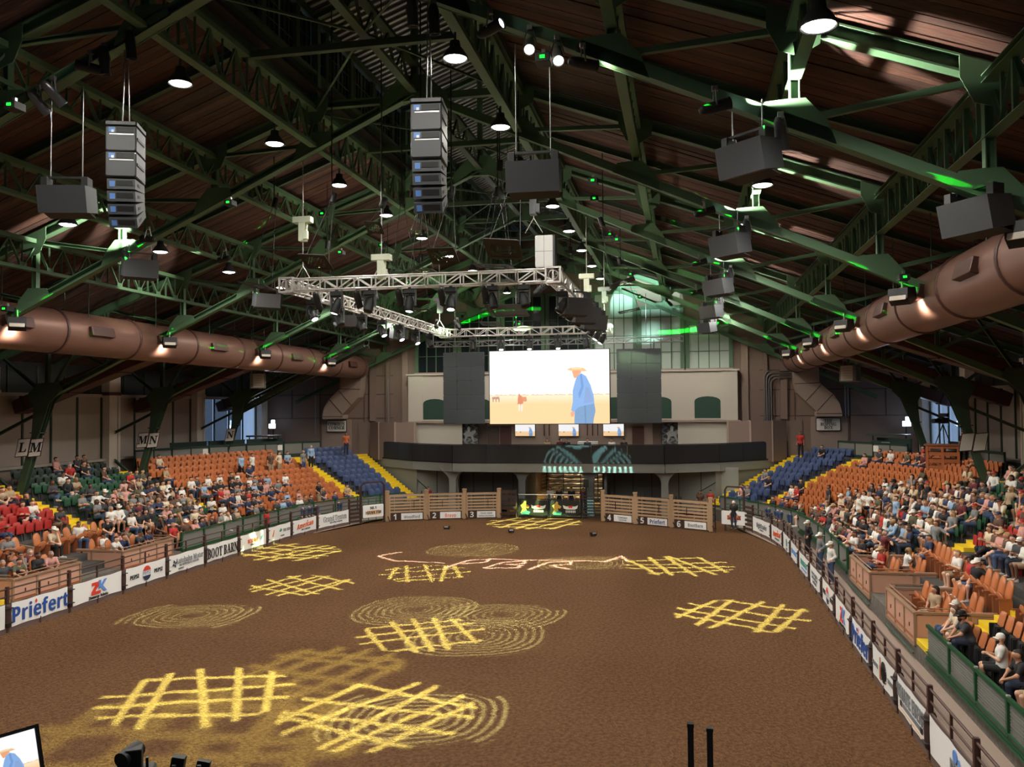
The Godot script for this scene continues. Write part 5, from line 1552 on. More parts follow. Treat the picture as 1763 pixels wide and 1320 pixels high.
func build_rig() -> void:
	var x0: float = RIG[0]; var x1: float = RIG[1]; var n: float = RIG[2]; var f: float = RIG[3]; var h: float = RIG[4]
	var names := ["near", "far", "sign-side", "crate-side"]
	var ends := [[V(x0, h, n), V(x1, h, n)], [V(x0, h, f), V(x1, h, f)], [V(x0, h, n + 0.3), V(x0, h, f - 0.3)], [V(x1, h, n + 0.3), V(x1, h, f - 0.3)]]
	for k in 4:
		var t := thing("box_truss", "silver box truss forming the %s edge of the hanging light rig" % names[k], "truss", Vector3.ZERO, 0, "silver trusses of the light rig")
		box_truss(t, ends[k][0], ends[k][1], 0.42, mats.silver, 0.62 if k < 2 else 0.7)
	for c in [[x0, n], [x1, n], [x0, f], [x1, f]]:
		var t := thing("corner_block", "silver cube corner block of the light rig, %s %s" % ["near" if c[1] < 40 else "far", "sign side" if c[0] < 0 else "crate side"], "truss corner", V(c[0], h, c[1]), 0, "corner blocks of the rig")
		var m := MB.new()
		var rows := []
		for q in [[0.15, -0.22], [0.2, -0.22], [0.2, 0.22], [0.15, 0.22]]:
			var r := []
			for j in 16: r.append(Vector3(cos(TAU * j / 16) * q[0], sin(TAU * j / 16) * q[0], q[1]))
			rows.append(r)
		m.grid(rows, true)
		part(t, "ring_plate", m.done(), mats.silver)
		for sx in [-1.0, 1.0]:
			for sy in [-1.0, 1.0]:
				bar(t, "edge_tube", Vector3(sx * 0.25, sy * 0.25, -0.26), Vector3(sx * 0.25, sy * 0.25, 0.26), 0.06, 0.06, mats.silver)
				bar(t, "edge_tube", Vector3(sx * 0.25, -0.25, sy * 0.26), Vector3(sx * 0.25, 0.25, sy * 0.26), 0.06, 0.06, mats.silver)
				bar(t, "edge_tube", Vector3(-0.25, sx * 0.25, sy * 0.26), Vector3(0.25, sx * 0.25, sy * 0.26), 0.06, 0.06, mats.silver)
	# pale cabinet standing on the near right corner
	var wc := thing("pale_cabinet", "pale panelled cabinet standing on the near crate-side corner of the rig", "cabinet", V(4.3, 12.45, 28.9))
	blk(wc, "cabinet_body", Vector3(0, 0.56, 0), Vector3(0.62, 1.1, 0.5), mats.white)
	bar(wc, "panel_seam", Vector3(-0.31, 0.56, 0.252), Vector3(0.31, 0.56, 0.252), 0.015, 0.015, mats.steel)
	bar(wc, "panel_seam", Vector3(0, 0.02, 0.252), Vector3(0, 1.1, 0.252), 0.015, 0.015, mats.steel)
	blk(wc, "side_frame", Vector3(0.34, 0.56, 0), Vector3(0.08, 1.1, 0.5), mats.char)
	# hoists
	hoist(V(-4.6, 14.5, 28.9), low(4.6) + 0.6, 12.4, "pale green chain hoist over the near sign-side corner of the rig", mats.hoist_green)
	hoist(V(-1.6, 13.0, 28.9), low(1.6), 12.4, "pale chain hoist just above the middle of the near rig truss", mats.hoist_green)
	hoist(V(4.0, 14.9, 28.4), low(4.0), 13.6, "tall dark chain hoist above the pale cabinet", mats.char)
	hoist(V(-5.15, 14.0, 48.5), low(5.2), 12.4, "chain hoist over the far sign-side corner of the rig", mats.char)
	hoist(V(4.6, 14.2, 47.8), low(4.6), 12.4, "chain hoist over the far crate-side corner of the rig", mats.char)
	hoist(V(4.6, 13.6, 39.0), low(4.6), 12.4, "chain hoist over the middle of the crate-side rig truss", mats.hoist_green)
	# moving heads
	var px := [-3.3, -2.05, -0.55, 0.95, 2.45, 3.55]
	for k in 6:
		mover(V(px[k], h - 0.36, n), Vector3(-0.3 + 0.12 * k, -1, 0.35 if k % 2 else 0.15), "black moving head light under the near rig truss, %s from the sign-side end" % ordinal(k + 1), mats.spot_glow if k in [0, 2, 3] else mats.black_gloss)
	for k in 7:
		var d := n + 2.0 + k * 2.6
		mover(V(x0, h - 0.36, d), Vector3(0.5, -0.9, 0.25), "moving head light under the sign-side rig truss, %s from the near corner, %s" % [ordinal(k + 1), "glaring" if k == 3 else "lit" if k in [0, 4, 5] else "dark"], mats.spot_blue if k == 3 else mats.spot_glow if k in [0, 4, 5] else mats.black_gloss)
		mover(V(x1, h - 0.36, d), Vector3(-0.5, -0.9, 0.2), "moving head light under the crate-side rig truss, %s from the near corner, %s" % [ordinal(k + 1), "lit" if k >= 5 else "dark"], mats.spot_glow if k >= 5 else mats.black_gloss)
	for k in 5:
		mover(V(-3.4 + k * 1.7, h - 0.36, f), Vector3(0.1, -1, 0.3), "moving head light under the far rig truss above the screen, %s from the sign side" % ordinal(k + 1), mats.spot_glow if k in [1, 2, 3] else mats.black_gloss)
	for k in 5:
		par_can(V(-4.0 + k * 1.55, h - 0.28, n - 0.12), V(-4.0 + k * 1.55, 4, n + 6), "small spotlight can with dull red face between the moving heads, %s from the sign side" % ordinal(k + 1), mats.black, mats.red_lens, "small red-faced cans on the near truss")
	for k in 3:
		wedge_speaker(V(4.9, 11.55, 32.5 + k * 3.2), 0.6, 12.1, "dark speaker box slung under the crate-side rig truss, %s from the near corner" % ordinal(k + 1))
	# screen truss and screens
	var st := thing("screen_truss", "dark thin box truss carrying the big screen and side panels", "truss", Vector3.ZERO)
	box_truss(st, V(-8.4, 12.1, 56.9), V(8.9, 12.1, 56.9), 0.34, mats.steel, 0.62, 0.022)
	for s in [-6.5, -2.2, 2.2, 6.5]:
		rod(st, "hanging_cable", V(s, 12.2, 56.9), V(s, low(absf(s)) - 0.4, 56.9), 0.02, mats.steel)
	var sc := thing("video_screen", "huge bright video screen showing a cowboy in denim in a pale field", "screen", V(-0.02, 9.08, 57.0))
	blk(sc, "frame", Vector3(0, 0, -0.16), Vector3(8.24, 5.04, 0.26), mats.black)
	part(sc, "display", screen_quad(8.14, 4.94), mats.screen_big, Transform3D(Basis(), Vector3(0, 0, 0.0)))
	for s in [-3.0, 3.0]: rod(sc, "hanging_bar", Vector3(s, 2.5, -0.16), Vector3(s, 2.9, -0.16), 0.03, mats.black)
	for s in [-1.0, 1.0]:
		var w := thing("dark_panel_screen", "unlit dark gray video panel beside the bright screen, %s side" % side_name(s), "screen", V(s * 5.93 + (0.06 if s > 0 else 0.0), 9.08, 57.1), 0, "unlit panels beside the big screen")
		for i in 3:
			for j in 5:
				blk(w, "panel_module", Vector3((i - 1) * 0.97, (j - 2) * 0.985, 0), Vector3(0.965, 0.98, 0.12), mats.screen_off)
		for i in [-1.0, 1.0]: rod(w, "hanging_bar", Vector3(i, 2.4, 0.04), Vector3(i, 3.0, 0.04), 0.03, mats.black)
		blk(w, "back_frame", Vector3(0, 0, -0.12), Vector3(2.8, 4.8, 0.1), mats.black)
	var al := AreaLight3D.new()
	al.area_size = Vector2(8.0, 4.8)
	al.position = V(0, 9.1, 56.85)
	al.basis = Basis.looking_at(Vector3(0, 0, 1), Vector3.UP)
	al.light_color = Color(1.0, 0.97, 0.9)
	al.light_energy = 14.0
	al.area_range = 90.0
	al.shadow_enabled = true
	put(al, "screen_light")

func uplight(at: Vector3, target: Vector3, label: String, energy: float, cone: float, color := Color(1.0, 1.0, 0.92), blend := 0.35) -> void:
	par_can(at, target, label, mats.black, mats.white_led)
	var d := (target - at).normalized()
	spot(at + Vector3(0, -0.3, 0) + d * 0.45, target, color, energy, cone, blend, 0.06)

func build_fixtures() -> void:
	build_lamps()
	line_array(V(-4.3, 14.5, 18.4), 0.35, low(4.3), "tall dark line array speaker hanging on the letter-sign side of the near truss")
	line_array(V(3.36, 14.45, 18.4), 0.12, low(3.4), "lighter gray line array speaker hanging under the clerestory")
	wedge_speaker(V(-5.85, 12.85, 18.3), 0.25, low(6) - 0.1, "dark wedge speaker on two long wires left of the line array")
	wedge_speaker(V(5.75, 12.7, 18.3), 0.05, low(6) - 0.1, "dark wedge speaker on two long wires in front of the clerestory lamps")
	wedge_speaker(V(10.25, 12.75, 18.1), -0.75, low(10.2), "big dark wedge speaker close under the near truss, crate side")
	wedge_speaker(V(14.5, 11.35, 18.1), -1.0, low(14.5), "dark wedge speaker under the near truss next to the big duct")
	for k in range(2, 6):
		wedge_speaker(V(10.35, 12.75, tk(k) - 0.1), -0.8, low(10.3), "dark wedge speaker under a truss on the crate side, %s from the gable" % ordinal(6 - k))
		wedge_speaker(V(-10.4, 12.85, tk(k) - 0.1), 0.8, low(10.3), "dark wedge speaker under a truss on the letter-sign side, %s from the gable" % ordinal(6 - k))
	# spotlight cans, some lit, on the near truss and beyond
	par_can(V(-6.4, low(6.4) - 0.1, 18.0), V(0, 2, 30), "chrome spotlight can left of the line array wires", mats.steel, mats.white_led)
	par_can(V(-6.0, low(6.0) - 0.1, 18.0), V(0, 4, 30), "chrome spotlight can beside another, right of the pair by the wedge speaker wires", mats.steel, mats.black_gloss)
	par_can(V(-4.6, low(4.6) - 0.05, 18.0), V(-4.8, 4, 20), "black spotlight can pointing straight down above the sign-side line array", mats.black, mats.black_gloss)
	par_can(V(-3.9, low(3.9) - 0.05, 18.0), V(-3.6, 4, 20), "black spotlight can with coiled cable above the sign-side line array", mats.black, mats.black_gloss)
	par_can(V(3.1, low(3.1) - 0.3, 18.0), V(3.1, 4, 20), "gray spotlight can pointing down above the clerestory line array", mats.char, mats.black_gloss)
	par_can(V(3.6, low(3.6) - 0.3, 18.0), V(3.9, 4, 20), "second spotlight can pointing down above the clerestory line array", mats.black, mats.black_gloss)
	par_can(V(5.75, low(5.75) - 0.1, 18.0), V(7.0, 6, 6), "lit white spotlight can facing the stands, upper of the pair by the bright joint", mats.steel, mats.spot_glow)
	par_can(V(6.35, low(6.35) - 0.1, 18.0), V(8.4, 6, 8), "lit white spotlight can facing the stands, lower of the pair by the bright joint", mats.silver, mats.spot_glow)
	par_can(V(10.9, low(10.9) - 0.05, 18.0), V(13, 3, 24), "dark spotlight can beside the big wedge speaker", mats.char, mats.black_gloss)
	for k in range(2, 6):
		par_can(V(10.9, low(10.9) - 0.05, tk(k) - 0.2), V(12, 3, tk(k) + 6), "dark spotlight can beside a crate-side wedge speaker, %s from the gable" % ordinal(6 - k), mats.char, mats.white_led if k < 4 else mats.black_gloss)
		par_can(V(-10.9, low(10.9) - 0.05, tk(k) - 0.2), V(-12, 3, tk(k) + 6), "dark spotlight can beside a sign-side wedge speaker, %s from the gable" % ordinal(6 - k), mats.char, mats.black_gloss)
	# floods with pale faces and white sensor dishes on the lower chords by the ducts
	for s in [-1.0, 1.0]:
		for k in range(1, 6):
			var t := thing("flood_box", "black floodlight with pale sloping face under a lower chord by the duct, %s side, %s from the gable" % [side_name(s), ordinal(6 - k)], "lamp", V(s * 15.4, low(15.4) - 0.55, tk(k) - 0.25), -s * 0.7, "floodlights with pale faces by the ducts")
			t.set_meta("label", "black floodlight with pale face by the duct, %s side, %s from the gable" % [side_name(s), ordinal(6 - k)])
			part(t, "case", prism_mesh(poly([-0.28, 0.2, 0.2, 0.26, 0.3, -0.1, -0.1, -0.3, -0.3, -0.12]), -0.3, 0.3), mats.black, Transform3D(Basis(Vector3.UP, PI / 2), Vector3.ZERO))
			blk(t, "face_plate", Vector3(0, 0.0, 0.27), Vector3(0.5, 0.03, 0.34), mats.cream, Basis(Vector3.RIGHT, 1.25))
			rod(t, "bracket", Vector3(0, 0.2, 0), Vector3(0, 0.5, 0), 0.03, mats.steel)
			var fp := V(s * 15.75, low(15.4) - 0.75, tk(k) + 0.1)
			spot(fp, V(s * 24.5, 5.2, tk(k) + 2.0), Color(1.0, 0.95, 0.87), 16.0, 62.0, 1.0, 0.15)
			var w := thing("sensor_dish", "small white dish on a lower chord, %s side, %s from the gable" % [side_name(s), ordinal(6 - k)], "sensor", V(s * 16.6, low(16.6) - 0.32, tk(k) - 0.2), 0, "small white dishes on the lower chords")
			var m := MB.new()
			m.lathe([Vector2(0.001, 0.02), Vector2(0.25, -0.03), Vector2(0.26, -0.06), Vector2(0.1, 0.06), Vector2(0.03, 0.1), Vector2(0.03, 0.22), Vector2(0.001, 0.22)], 12)
			part(w, "dish", m.done(), mats.white)
			rod(w, "stem", Vector3(0, 0.2, 0), Vector3(0, 0.32, 0), 0.02, mats.white)
	for q in [[-18.6, 52.0, -1], [18.7, 54.5, 1]]:
		var hb := thing("unit_heater", "pale boxy unit heater hung under the roof edge, %s side" % side_name(q[2]), "heater", V(q[0], 9.6, q[1]), -q[2] * 0.5)
		blk(hb, "cabinet", Vector3.ZERO, Vector3(1.0, 1.0, 0.9), mats.panel_gray)
		blk(hb, "front_plate", Vector3(-0.05 * q[2], 0, 0.46), Vector3(0.7, 0.9, 0.05), mats.cream)
		for j in 5: blk(hb, "louver", Vector3(0, -0.3 + j * 0.15, 0.5), Vector3(0.5, 0.03, 0.04), mats.steel)
		for j in [-0.4, 0.4]: rod(hb, "hanger", Vector3(j, 0.5, 0), Vector3(j, 3.6, 0), 0.02, mats.steel)
	# uplights that pick out joints and boards
	for k in range(1, 5):
		uplight(V(9.6, low(9.6) - 0.1, tk(k) - 0.5), V(13.7, 15.3, tk(k) + 0.5), "black uplight can on a crate-side truss, %s from the gable, washing the boards" % ordinal(6 - k), [0.0, 110.0, 80.0, 60.0, 45.0][k], 25.0)
	uplight(V(-9.6, low(9.6) - 0.1, tk(2) - 0.8), V(-13.0, 14.6, tk(2) + 0.4), "black uplight can on the sign-side truss behind the line array", 95.0, 24.0)
	uplight(V(-9.4, low(9.4) - 0.1, tk(2) + 4.0), V(-14.2, 13.8, tk(2) + 6.0), "black uplight can between sign-side trusses near the duct", 50.0, 22.0)
	uplight(V(6.9, low(6.9) - 0.12, 17.9), V(7.6, low(7.5) + 0.1, 18.3), "tiny lamp can glaring at the bright green truss joint", 1.6, 60.0, Color(1, 1, 0.85), 1.0)
	uplight(V(4.6, 12.55, 48.0), V(6.1, 15.3, 67), "white-beamed moving light on the rig making the round spot on the gable", 1500.0, 8.6, Color(0.8, 1.0, 0.95), 0.06)
	uplight(V(3.2, 12.55, 44.0), V(7.0, 15.6, 60), "green-white wash light on the rig towards the gable roof edge", 110.0, 24.0, Color(0.85, 1.0, 0.75), 0.6)
	uplight(V(-4.6, 12.55, 46.0), V(-8.5, 14.6, 58), "green-white wash light on the rig towards the sign-side roof", 90.0, 24.0, Color(0.85, 1.0, 0.75), 0.6)
	for s in [-1.0, 1.0]:
		uplight(V(s * 3.4, 12.6, 33.0), V(s * 8.0, 18.0, 38.0), "wide work light on the rig washing the roof boards, %s half, near" % side_name(s), 16.0, 70.0, Color(1.0, 0.93, 0.85), 1.0)
		uplight(V(s * 3.4, 12.6, 46.0), V(s * 8.0, 18.0, 49.0), "wide work light on the rig washing the roof boards, %s half, far" % side_name(s), 18.0, 70.0, Color(1.0, 0.93, 0.85), 1.0)
		uplight(V(s * 4.9, low(4.9) - 0.1, 17.9), V(s * 9.0, 17.0, 16.0), "wide work light on the near truss washing the roof boards, %s half" % side_name(s), 0.6, 70.0, Color(1.0, 0.93, 0.85), 1.0)

# ---------------------------------------------------------------- gobo patterns: spotlights behind cut metal plates
func seg_near(u: float, v: float, a: Vector2, b: Vector2, w: float) -> bool:
	var p := Vector2(u, v)
	var d := b - a
	var t := clampf((p - a).dot(d) / d.length_squared(), 0.0, 1.0)
	return (p - a - d * t).length_squared() < w * w

func gobo_open(kind: String, u: float, v: float, sd: int, lines: Array) -> bool:
	if kind == "bars":
		if u * u + v * v > 1.0: return false
		for l in lines:
			if absf(u * l[0] + v * l[1] - l[2]) < l[3]: return true
		return false
	if kind == "rings":
		var d := pow(pow(absf(u), 2.6) + pow(absf(v * 1.0 + u * 0.12), 2.6), 1.0 / 2.6)
		if d > 1.0 or d < 0.14: return false
		if d > 0.78 and absf(v) > absf(u) * 0.9 and sd % 2 == 0: return false
		return fposmod(d * 9.0 + 0.12 * sin(u * 3.0), 1.0) < 0.42
	for l in lines:      # strokes
		for k in range(0, l.size() - 1):
			if seg_near(u, v, l[k], l[k + 1], 0.012): return true
	return false

func gobo(lamp: Vector3, target: Vector3, ex: Vector3, ey: Vector3, r: float, kind: String, sd: int, color: Color, energy: float, gap: float, label: String, strokes := [], cells := 112) -> void:
	var g := RandomNumberGenerator.new()
	g.seed = sd * 17 + 3
	var lines := strokes
	if kind == "bars":
		lines = []
		var a0 := g.randf_range(-0.5, 0.5)
		for q in [[a0, 5], [a0 + g.randf_range(1.2, 1.9), 4]]:
			for k in int(q[1]):
				var a: float = q[0] + g.randf_range(-0.14, 0.14)
				lines.append([cos(a), sin(a), -0.86 + 1.72 * (k + g.randf_range(0.25, 0.75)) / q[1], 0.042 if gap > 1.2 else 0.07])
	var d := (target - lamp).normalized()
	var px := d.cross(Vector3.FORWARD if absf(d.y) > 0.8 else Vector3.UP).normalized()
	var py := px.cross(d)
	var nrm := ex.cross(ey).normalized()
	# plate size: what the pattern needs, seen from the lamp
	var pr := 0.0
	for k in 12:
		var q := target + (ex * cos(TAU * k / 12) + ey * sin(TAU * k / 12)) * r - lamp
		q *= gap / q.dot(d)
		pr = maxf(pr, (q - d * gap).length())
	pr *= 1.06
	var mb := MB.new()
	var o := lamp + d * gap
	var c := 2.0 * pr / cells
	for iy in cells:
		var y := -pr + (iy + 0.5) * c
		var run := -1
		for ix in cells + 1:
			var shut := false
			if ix < cells:
				var p := d * gap + px * (-pr + (ix + 0.5) * c) + py * y
				var t := nrm.dot(target - lamp) / nrm.dot(p)
				var w := lamp + p * t - target
				shut = not gobo_open(kind, w.dot(ex) / (r * ex.length_squared()), w.dot(ey) / (r * ey.length_squared()), sd, lines)
			if shut and run < 0: run = ix
			elif not shut and run >= 0:
				var x0 := -pr + run * c; var x1 := -pr + ix * c
				mb.face([px * x0 + py * (y - c * 0.5), px * x1 + py * (y - c * 0.5), px * x1 + py * (y + c * 0.5), px * x0 + py * (y + c * 0.5)], -d)
				run = -1
	var t := thing("gobo_plate", label, "gobo", o, 0, "cut pattern plates under the rig lamps")
	part(t, "cut_plate", mb.done(), mats.black)
	var e := pr * 1.12
	for s in [-1.0, 1.0]:
		bar(t, "frame_bar", px * (pr + e) * 0.5 * s - py * e, px * (pr + e) * 0.5 * s + py * e, (e - pr) * 2.2, 0.02, mats.black, "box", d)
		bar(t, "frame_bar", py * (pr + e) * 0.5 * s - px * e, py * (pr + e) * 0.5 * s + px * e, (e - pr) * 2.2, 0.02, mats.black, "box", d)
		rod(t, "hanging_rod", px * s * e, px * s * 0.05 - d * (gap + 0.1), 0.012, mats.black)
	var f := thing("pattern_lamp", label.replace("cut plate", "profile lamp above the cut plate"), "stage light", lamp - d * 0.03, 0, "profile lamps over the pattern plates")
	var m := MB.new()
	m.lathe([Vector2(0.001, 0.4), Vector2(0.1, 0.38), Vector2(0.11, 0.02), Vector2(0.001, 0.02)], 12, Transform3D(Basis(px, -d, px.cross(-d)).orthonormalized(), Vector3.ZERO))
	part(f, "lamp_tube", m.done(), mats.black)
	rod(f, "drop_pipe", Vector3(0, 0.1, 0), Vector3(0, (deck_h(absf(lamp.x)) if absf(lamp.x) > 3.8 else 22.4 - 0.367 * absf(lamp.x)) - lamp.y, 0), 0.02, mats.black)
	spot(lamp, target, color, energy, rad_to_deg(atan(pr * 1.02 / gap)), 0.0, 0.0)

func build_gobos() -> void:
	var yel := Color(0.86, 1.0, 0.6)
	var pale := Color(0.82, 1.0, 0.78)
	var yl := [[-12.1, 43.3, -6.4, 43.0, 2.7], [-7.7, 35.4, -6.4, 35.2, 2.25], [-3.1, 38.9, -3.4, 39.3, 2.15], [8.5, 42.6, 5.9, 42.5, 2.65], [10.9, 33.0, 5.9, 33.3, 2.5], [0.0, 28.4, 0.2, 27.9, 2.25], [-4.1, 21.3, -2.8, 27.3, 2.55], [1.2, 20.9, 1.4, 27.4, 2.5], [-1.1, 57.0, -0.8, 51.0, 3.2]]
	var where := ["by the sign-side fence", "sign-side middle", "before the chutes, sign side", "crate-side far", "crate-side fence", "middle of the dirt", "nearest, sign side", "nearest, crate side", "at the centre gates"]
	for k in yl.size():
		var q = yl[k]
		gobo(V(q[2], 14.7, q[3]), V(q[0], 0, q[1]), Vector3.RIGHT, Vector3.BACK, q[4], "bars", k + 1, yel, 2000.0 + 900.0 * (absf(q[0] - q[2]) + absf(q[1] - q[3])) / 8.0, 2.3, "cut plate throwing a yellow lattice, %s" % where[k])
	for q in [[-1.7, 24.1, 0.4, 27.2, 2.4, "blurred, behind the nearest two"], [-2.5, 18.0, -0.9, 27.0, 4.2, "large, by the near edge"]]:
		gobo(V(q[2], 14.4, q[3]), V(q[0], 0, q[1]), Vector3.RIGHT, Vector3.BACK, q[4], "bars", int(q[1]), Color(0.9, 1.0, 0.55), 560.0, 0.9, "cut plate throwing a dim yellow lattice, %s" % q[5])
	var rl := [[-9.4, 29.5, -6.6, 30.6], [-2.5, 45.7, -1.5, 47.3], [3.9, 42.6, 3.3, 43.4], [-1.3, 31.8, -1.6, 31.2], [2.1, 31.5, 2.2, 31.0], [1.9, 28.4, 3.0, 27.6], [2.2, 20.8, 3.7, 27.3]]
	var rw := ["sign-side fence", "before the chutes", "over the R of the letters", "middle, sign side", "middle, crate side", "middle, nearer", "nearest"]
	for k in rl.size():
		var q = rl[k]
		gobo(V(q[2], 15.5, q[3]), V(q[0], 0, q[1]), Vector3(1, 0, 0.2 * sin(k * 2.0)).normalized(), Vector3(-0.2 * sin(k * 2.0), 0, 1).normalized(), 2.45, "rings", k, pale, 800.0 + 80.0 * absf(q[1] - q[3]), 3.1, "cut plate throwing pale concentric rings, %s" % rw[k], [], 128)
	gobo(V(2.33, 11.7, 58.0), V(2.2, 3.4, 60.15), Vector3.RIGHT, Vector3(0, 0.5, 0), 3.35, "rings", 11, Color(0.72, 1.0, 0.95), 1000.0, 1.6, "cut plate throwing teal rings on the balcony ribbon", [], 128)
	# white stroke letters and a swoosh
	var P := [[-2.59, 40.36, -1.9, 42.4, -0.9, 43.0, -0.95, 42.0, -2.0, 41.4], [-0.68, 40.51, -0.05, 42.2, 0.9, 42.9, 1.0, 42.1, 0.2, 41.7], [0.2, 41.7, 1.0, 41.4, 0.9, 40.7, -0.6, 40.5], [1.56, 40.56, 2.1, 42.4, 3.2, 42.9, 3.3, 42.1, 2.4, 41.7, 3.4, 40.8], [-6.2, 44.4, -6.9, 43.0, -5.8, 41.9, -3.0, 41.5], [-1.0, 43.0, 5.0, 43.2], [4.9, 43.2, 5.6, 44.9, 6.0, 43.4]]
	var st := []
	for p in P:
		var l := []
		for k in range(0, p.size(), 2): l.append(Vector2((p[k] + 0.4) / 6.8, -(p[k + 1] - 42.4) / 6.8))
		st.append(l)
	gobo(V(-0.4, 14.6, 45.6), V(-0.4, 0, 42.4), Vector3.RIGHT, Vector3.BACK, 6.8, "strokes", 5, Color(0.9, 0.93, 1.0), 4200.0, 1.7, "cut plate throwing white stroke letters P B R on the dirt", st, 200)
	build_lasers()

func laser(at: Vector3, hits: Array, label: String) -> void:
	var t := thing("laser_projector", label, "laser", at, 0, "small laser projectors on the steelwork")
	blk(t, "case", Vector3.ZERO, Vector3(0.3, 0.18, 0.36), mats.black)
	blk(t, "bracket", Vector3(0, 0.14, 0), Vector3(0.08, 0.14, 0.08), mats.steel)
	blk(t, "aperture", Vector3(0, 0, 0.19), Vector3(0.1, 0.06, 0.02), mats.laser_glass)
	for h in hits:
		var d: Vector3 = h - at
		spot(at + d.normalized() * 0.35, h, Color(0.1, 1.0, 0.18), (30.0 if d.length() < 12.0 else 11.0) * d.length_squared(), 0.5, 0.0, 0.0)

func build_lasers() -> void:
	for s in [-1.0, 1.0]:
		for k in range(1, 6):
			var hits := []
			for u in [10.5, 12.2, 14.2, 16.0]:
				hits.append(V(s * u, low(u) - 0.1 + 0.1 * sin(u + k), tk(k) - 0.12))
			laser(V(s * 6.2, low(6.2) - 0.95, tk(k) - 1.2), hits, "small laser projector beside a truss, %s side, %s from the gable" % [side_name(s), ordinal(6 - k)])
	var g := []
	for k in 24: g.append(V(-8.5 + k * 0.27, 14.6 + 0.1 * k - 0.0026 * k * k, 66.9))
	for k in 20: g.append(V(7.2 + k * 0.27, 13.4 + 0.002 * k * k, 66.9))
	laser(V(-0.5, 12.6, 49.3), g, "laser projector on the far rig truss facing the gable")
	# beams that graze the round ducts and the boards, drawing long streaks
	for s in [-1.0, 1.0]:
		for k in 3:
			var d := 27.0 + k * 10.5
			var h := []
			for q in 5: h.append(V(s * 16.02, 11.0 + 0.12 * sin(q * 2.0 + k), d + 3.6 + q * 1.0))
			laser(V(s * 15.3, 11.45 + 0.2 * k, d), h, "small laser projector hanging by the round duct, %s side, %s from the gable" % [side_name(s), ordinal(3 - k)])
		for k in 2:
			var d := 33.0 + k * 7.0
			var h := []
			for q in 9:
				var u := 8.2 + q * 0.42
				h.append(V(s * u, deck_h(u) - 0.05, d + 2.0 + 0.3 * q))
			laser(V(s * 5.6, 15.75, d), h, "small laser projector close under the boards, %s half, %s from the gable" % [side_name(s), ordinal(2 - k)])
# ---------------------------------------------------------------- seats
var free_seats := []       # places where somebody may sit: {side, row, s, off, h, color}

func seat_color(side: float, row: int, s: float) -> String:
	if s > 57.0: return "blue"
	if s > 46.4: return "orange"
	if row <= 1: return "orange"
	if s > 36.9: return "dark green" if row >= 9 else "green"
	if s > 27.3: return "red"
	return "orange"

func rounded_slab(w: float, h: float, t: float, bow: float, round := 0.45) -> ArrayMesh:     # a rounded, bowed plastic shell standing on y = 0
	var m := MB.new()
	for side in [1.0, -1.0]:
		var rows := []
		for j in 8:
			var v := j / 7.0
			var ww := w * (1.0 if v < 1.0 - round else sqrt(maxf(0.02, 1.0 - pow((v - 1.0 + round) / round, 2.4))) * 0.25 + 0.75)
			var r := []
			for k in 7:
				var u := k / 6.0 - 0.5
				var edge := 1.0 - 0.6 * pow(absf(u) * 2.0, 6.0)
				r.append(Vector3(u * ww, v * h, bow * (4.0 * u * u - 1.0) + side * t * 0.5 * edge * (1.0 if v > 0.02 and v < 0.98 else 0.4)))
			rows.append(r)
		var q := MB.new()
		q.grid(rows)
		if side < 0:
			for k in q.n.size(): q.n[k] = -q.n[k]
			for k in range(0, q.i.size(), 3):
				var x := q.i[k]; q.i[k] = q.i[k + 1]; q.i[k + 1] = x
		m.append(q)
	return m.done()

func seat_meshes() -> void:
	unit.seat_back = rounded_slab(0.46, 0.46, 0.06, 0.035)
	unit.seat_pan = rounded_slab(0.44, 0.40, 0.05, 0.02, 0.3)
	var pb := MB.new()      # tall padded theatre chair back
	var rows := []
	for j in 11:
		var v := j / 10.0
		var ww := 0.44 * (0.92 + 0.08 * sin(v * PI)) * (1.0 if v < 0.72 else sqrt(maxf(0.03, 1.0 - pow((v - 0.72) / 0.3, 2.2))))
		var r := []
		for k in 14:
			var a := TAU * k / 14
			var pad := 0.055 + 0.03 * sin(v * 2.6 + 0.3)
			r.append(Vector3(cos(a) * ww * 0.5, v * 0.78, sin(a) * pad * (1.2 if sin(a) > 0 else 0.7)))
		rows.append(r)
	pb.grid(rows, true, true, true)
	unit.pad_back = pb.done()
	var ps := MB.new()
	rows = []
	for j in 6:
		var v := j / 5.0
		var f := sqrt(maxf(0.1, 1.0 - pow(absf(v - 0.5) * 2.0, 6.0)))
		var r := []
		for k in 14:
			var a := TAU * k / 14
			r.append(Vector3(cos(a) * 0.235 * f, sin(a) * 0.065 * f, v * 0.44))
		rows.append(r)
	ps.grid(rows, true, true, true)
	unit.pad_seat = ps.done()

func stadium_seat(label: String, mat: Material, at: Vector3, turn: float, group: String) -> Node3D:
	var t := thing("stadium_seat", label, "seat", at, turn, group)
	part(t, "backrest", unit.seat_back, mat, Transform3D(Basis(Vector3.RIGHT, -0.16), Vector3(0, 0.40, -0.12)))
	part(t, "seat_pan", unit.seat_pan, mat, Transform3D(Basis(Vector3.RIGHT, -0.06), Vector3(0, 0.36, 0.02)))
	for s in [-0.2, 0.2]: bar(t, "leg", Vector3(s, 0, -0.08), Vector3(s, 0.5, -0.12), 0.04, 0.06, mats.bolt)
	return t

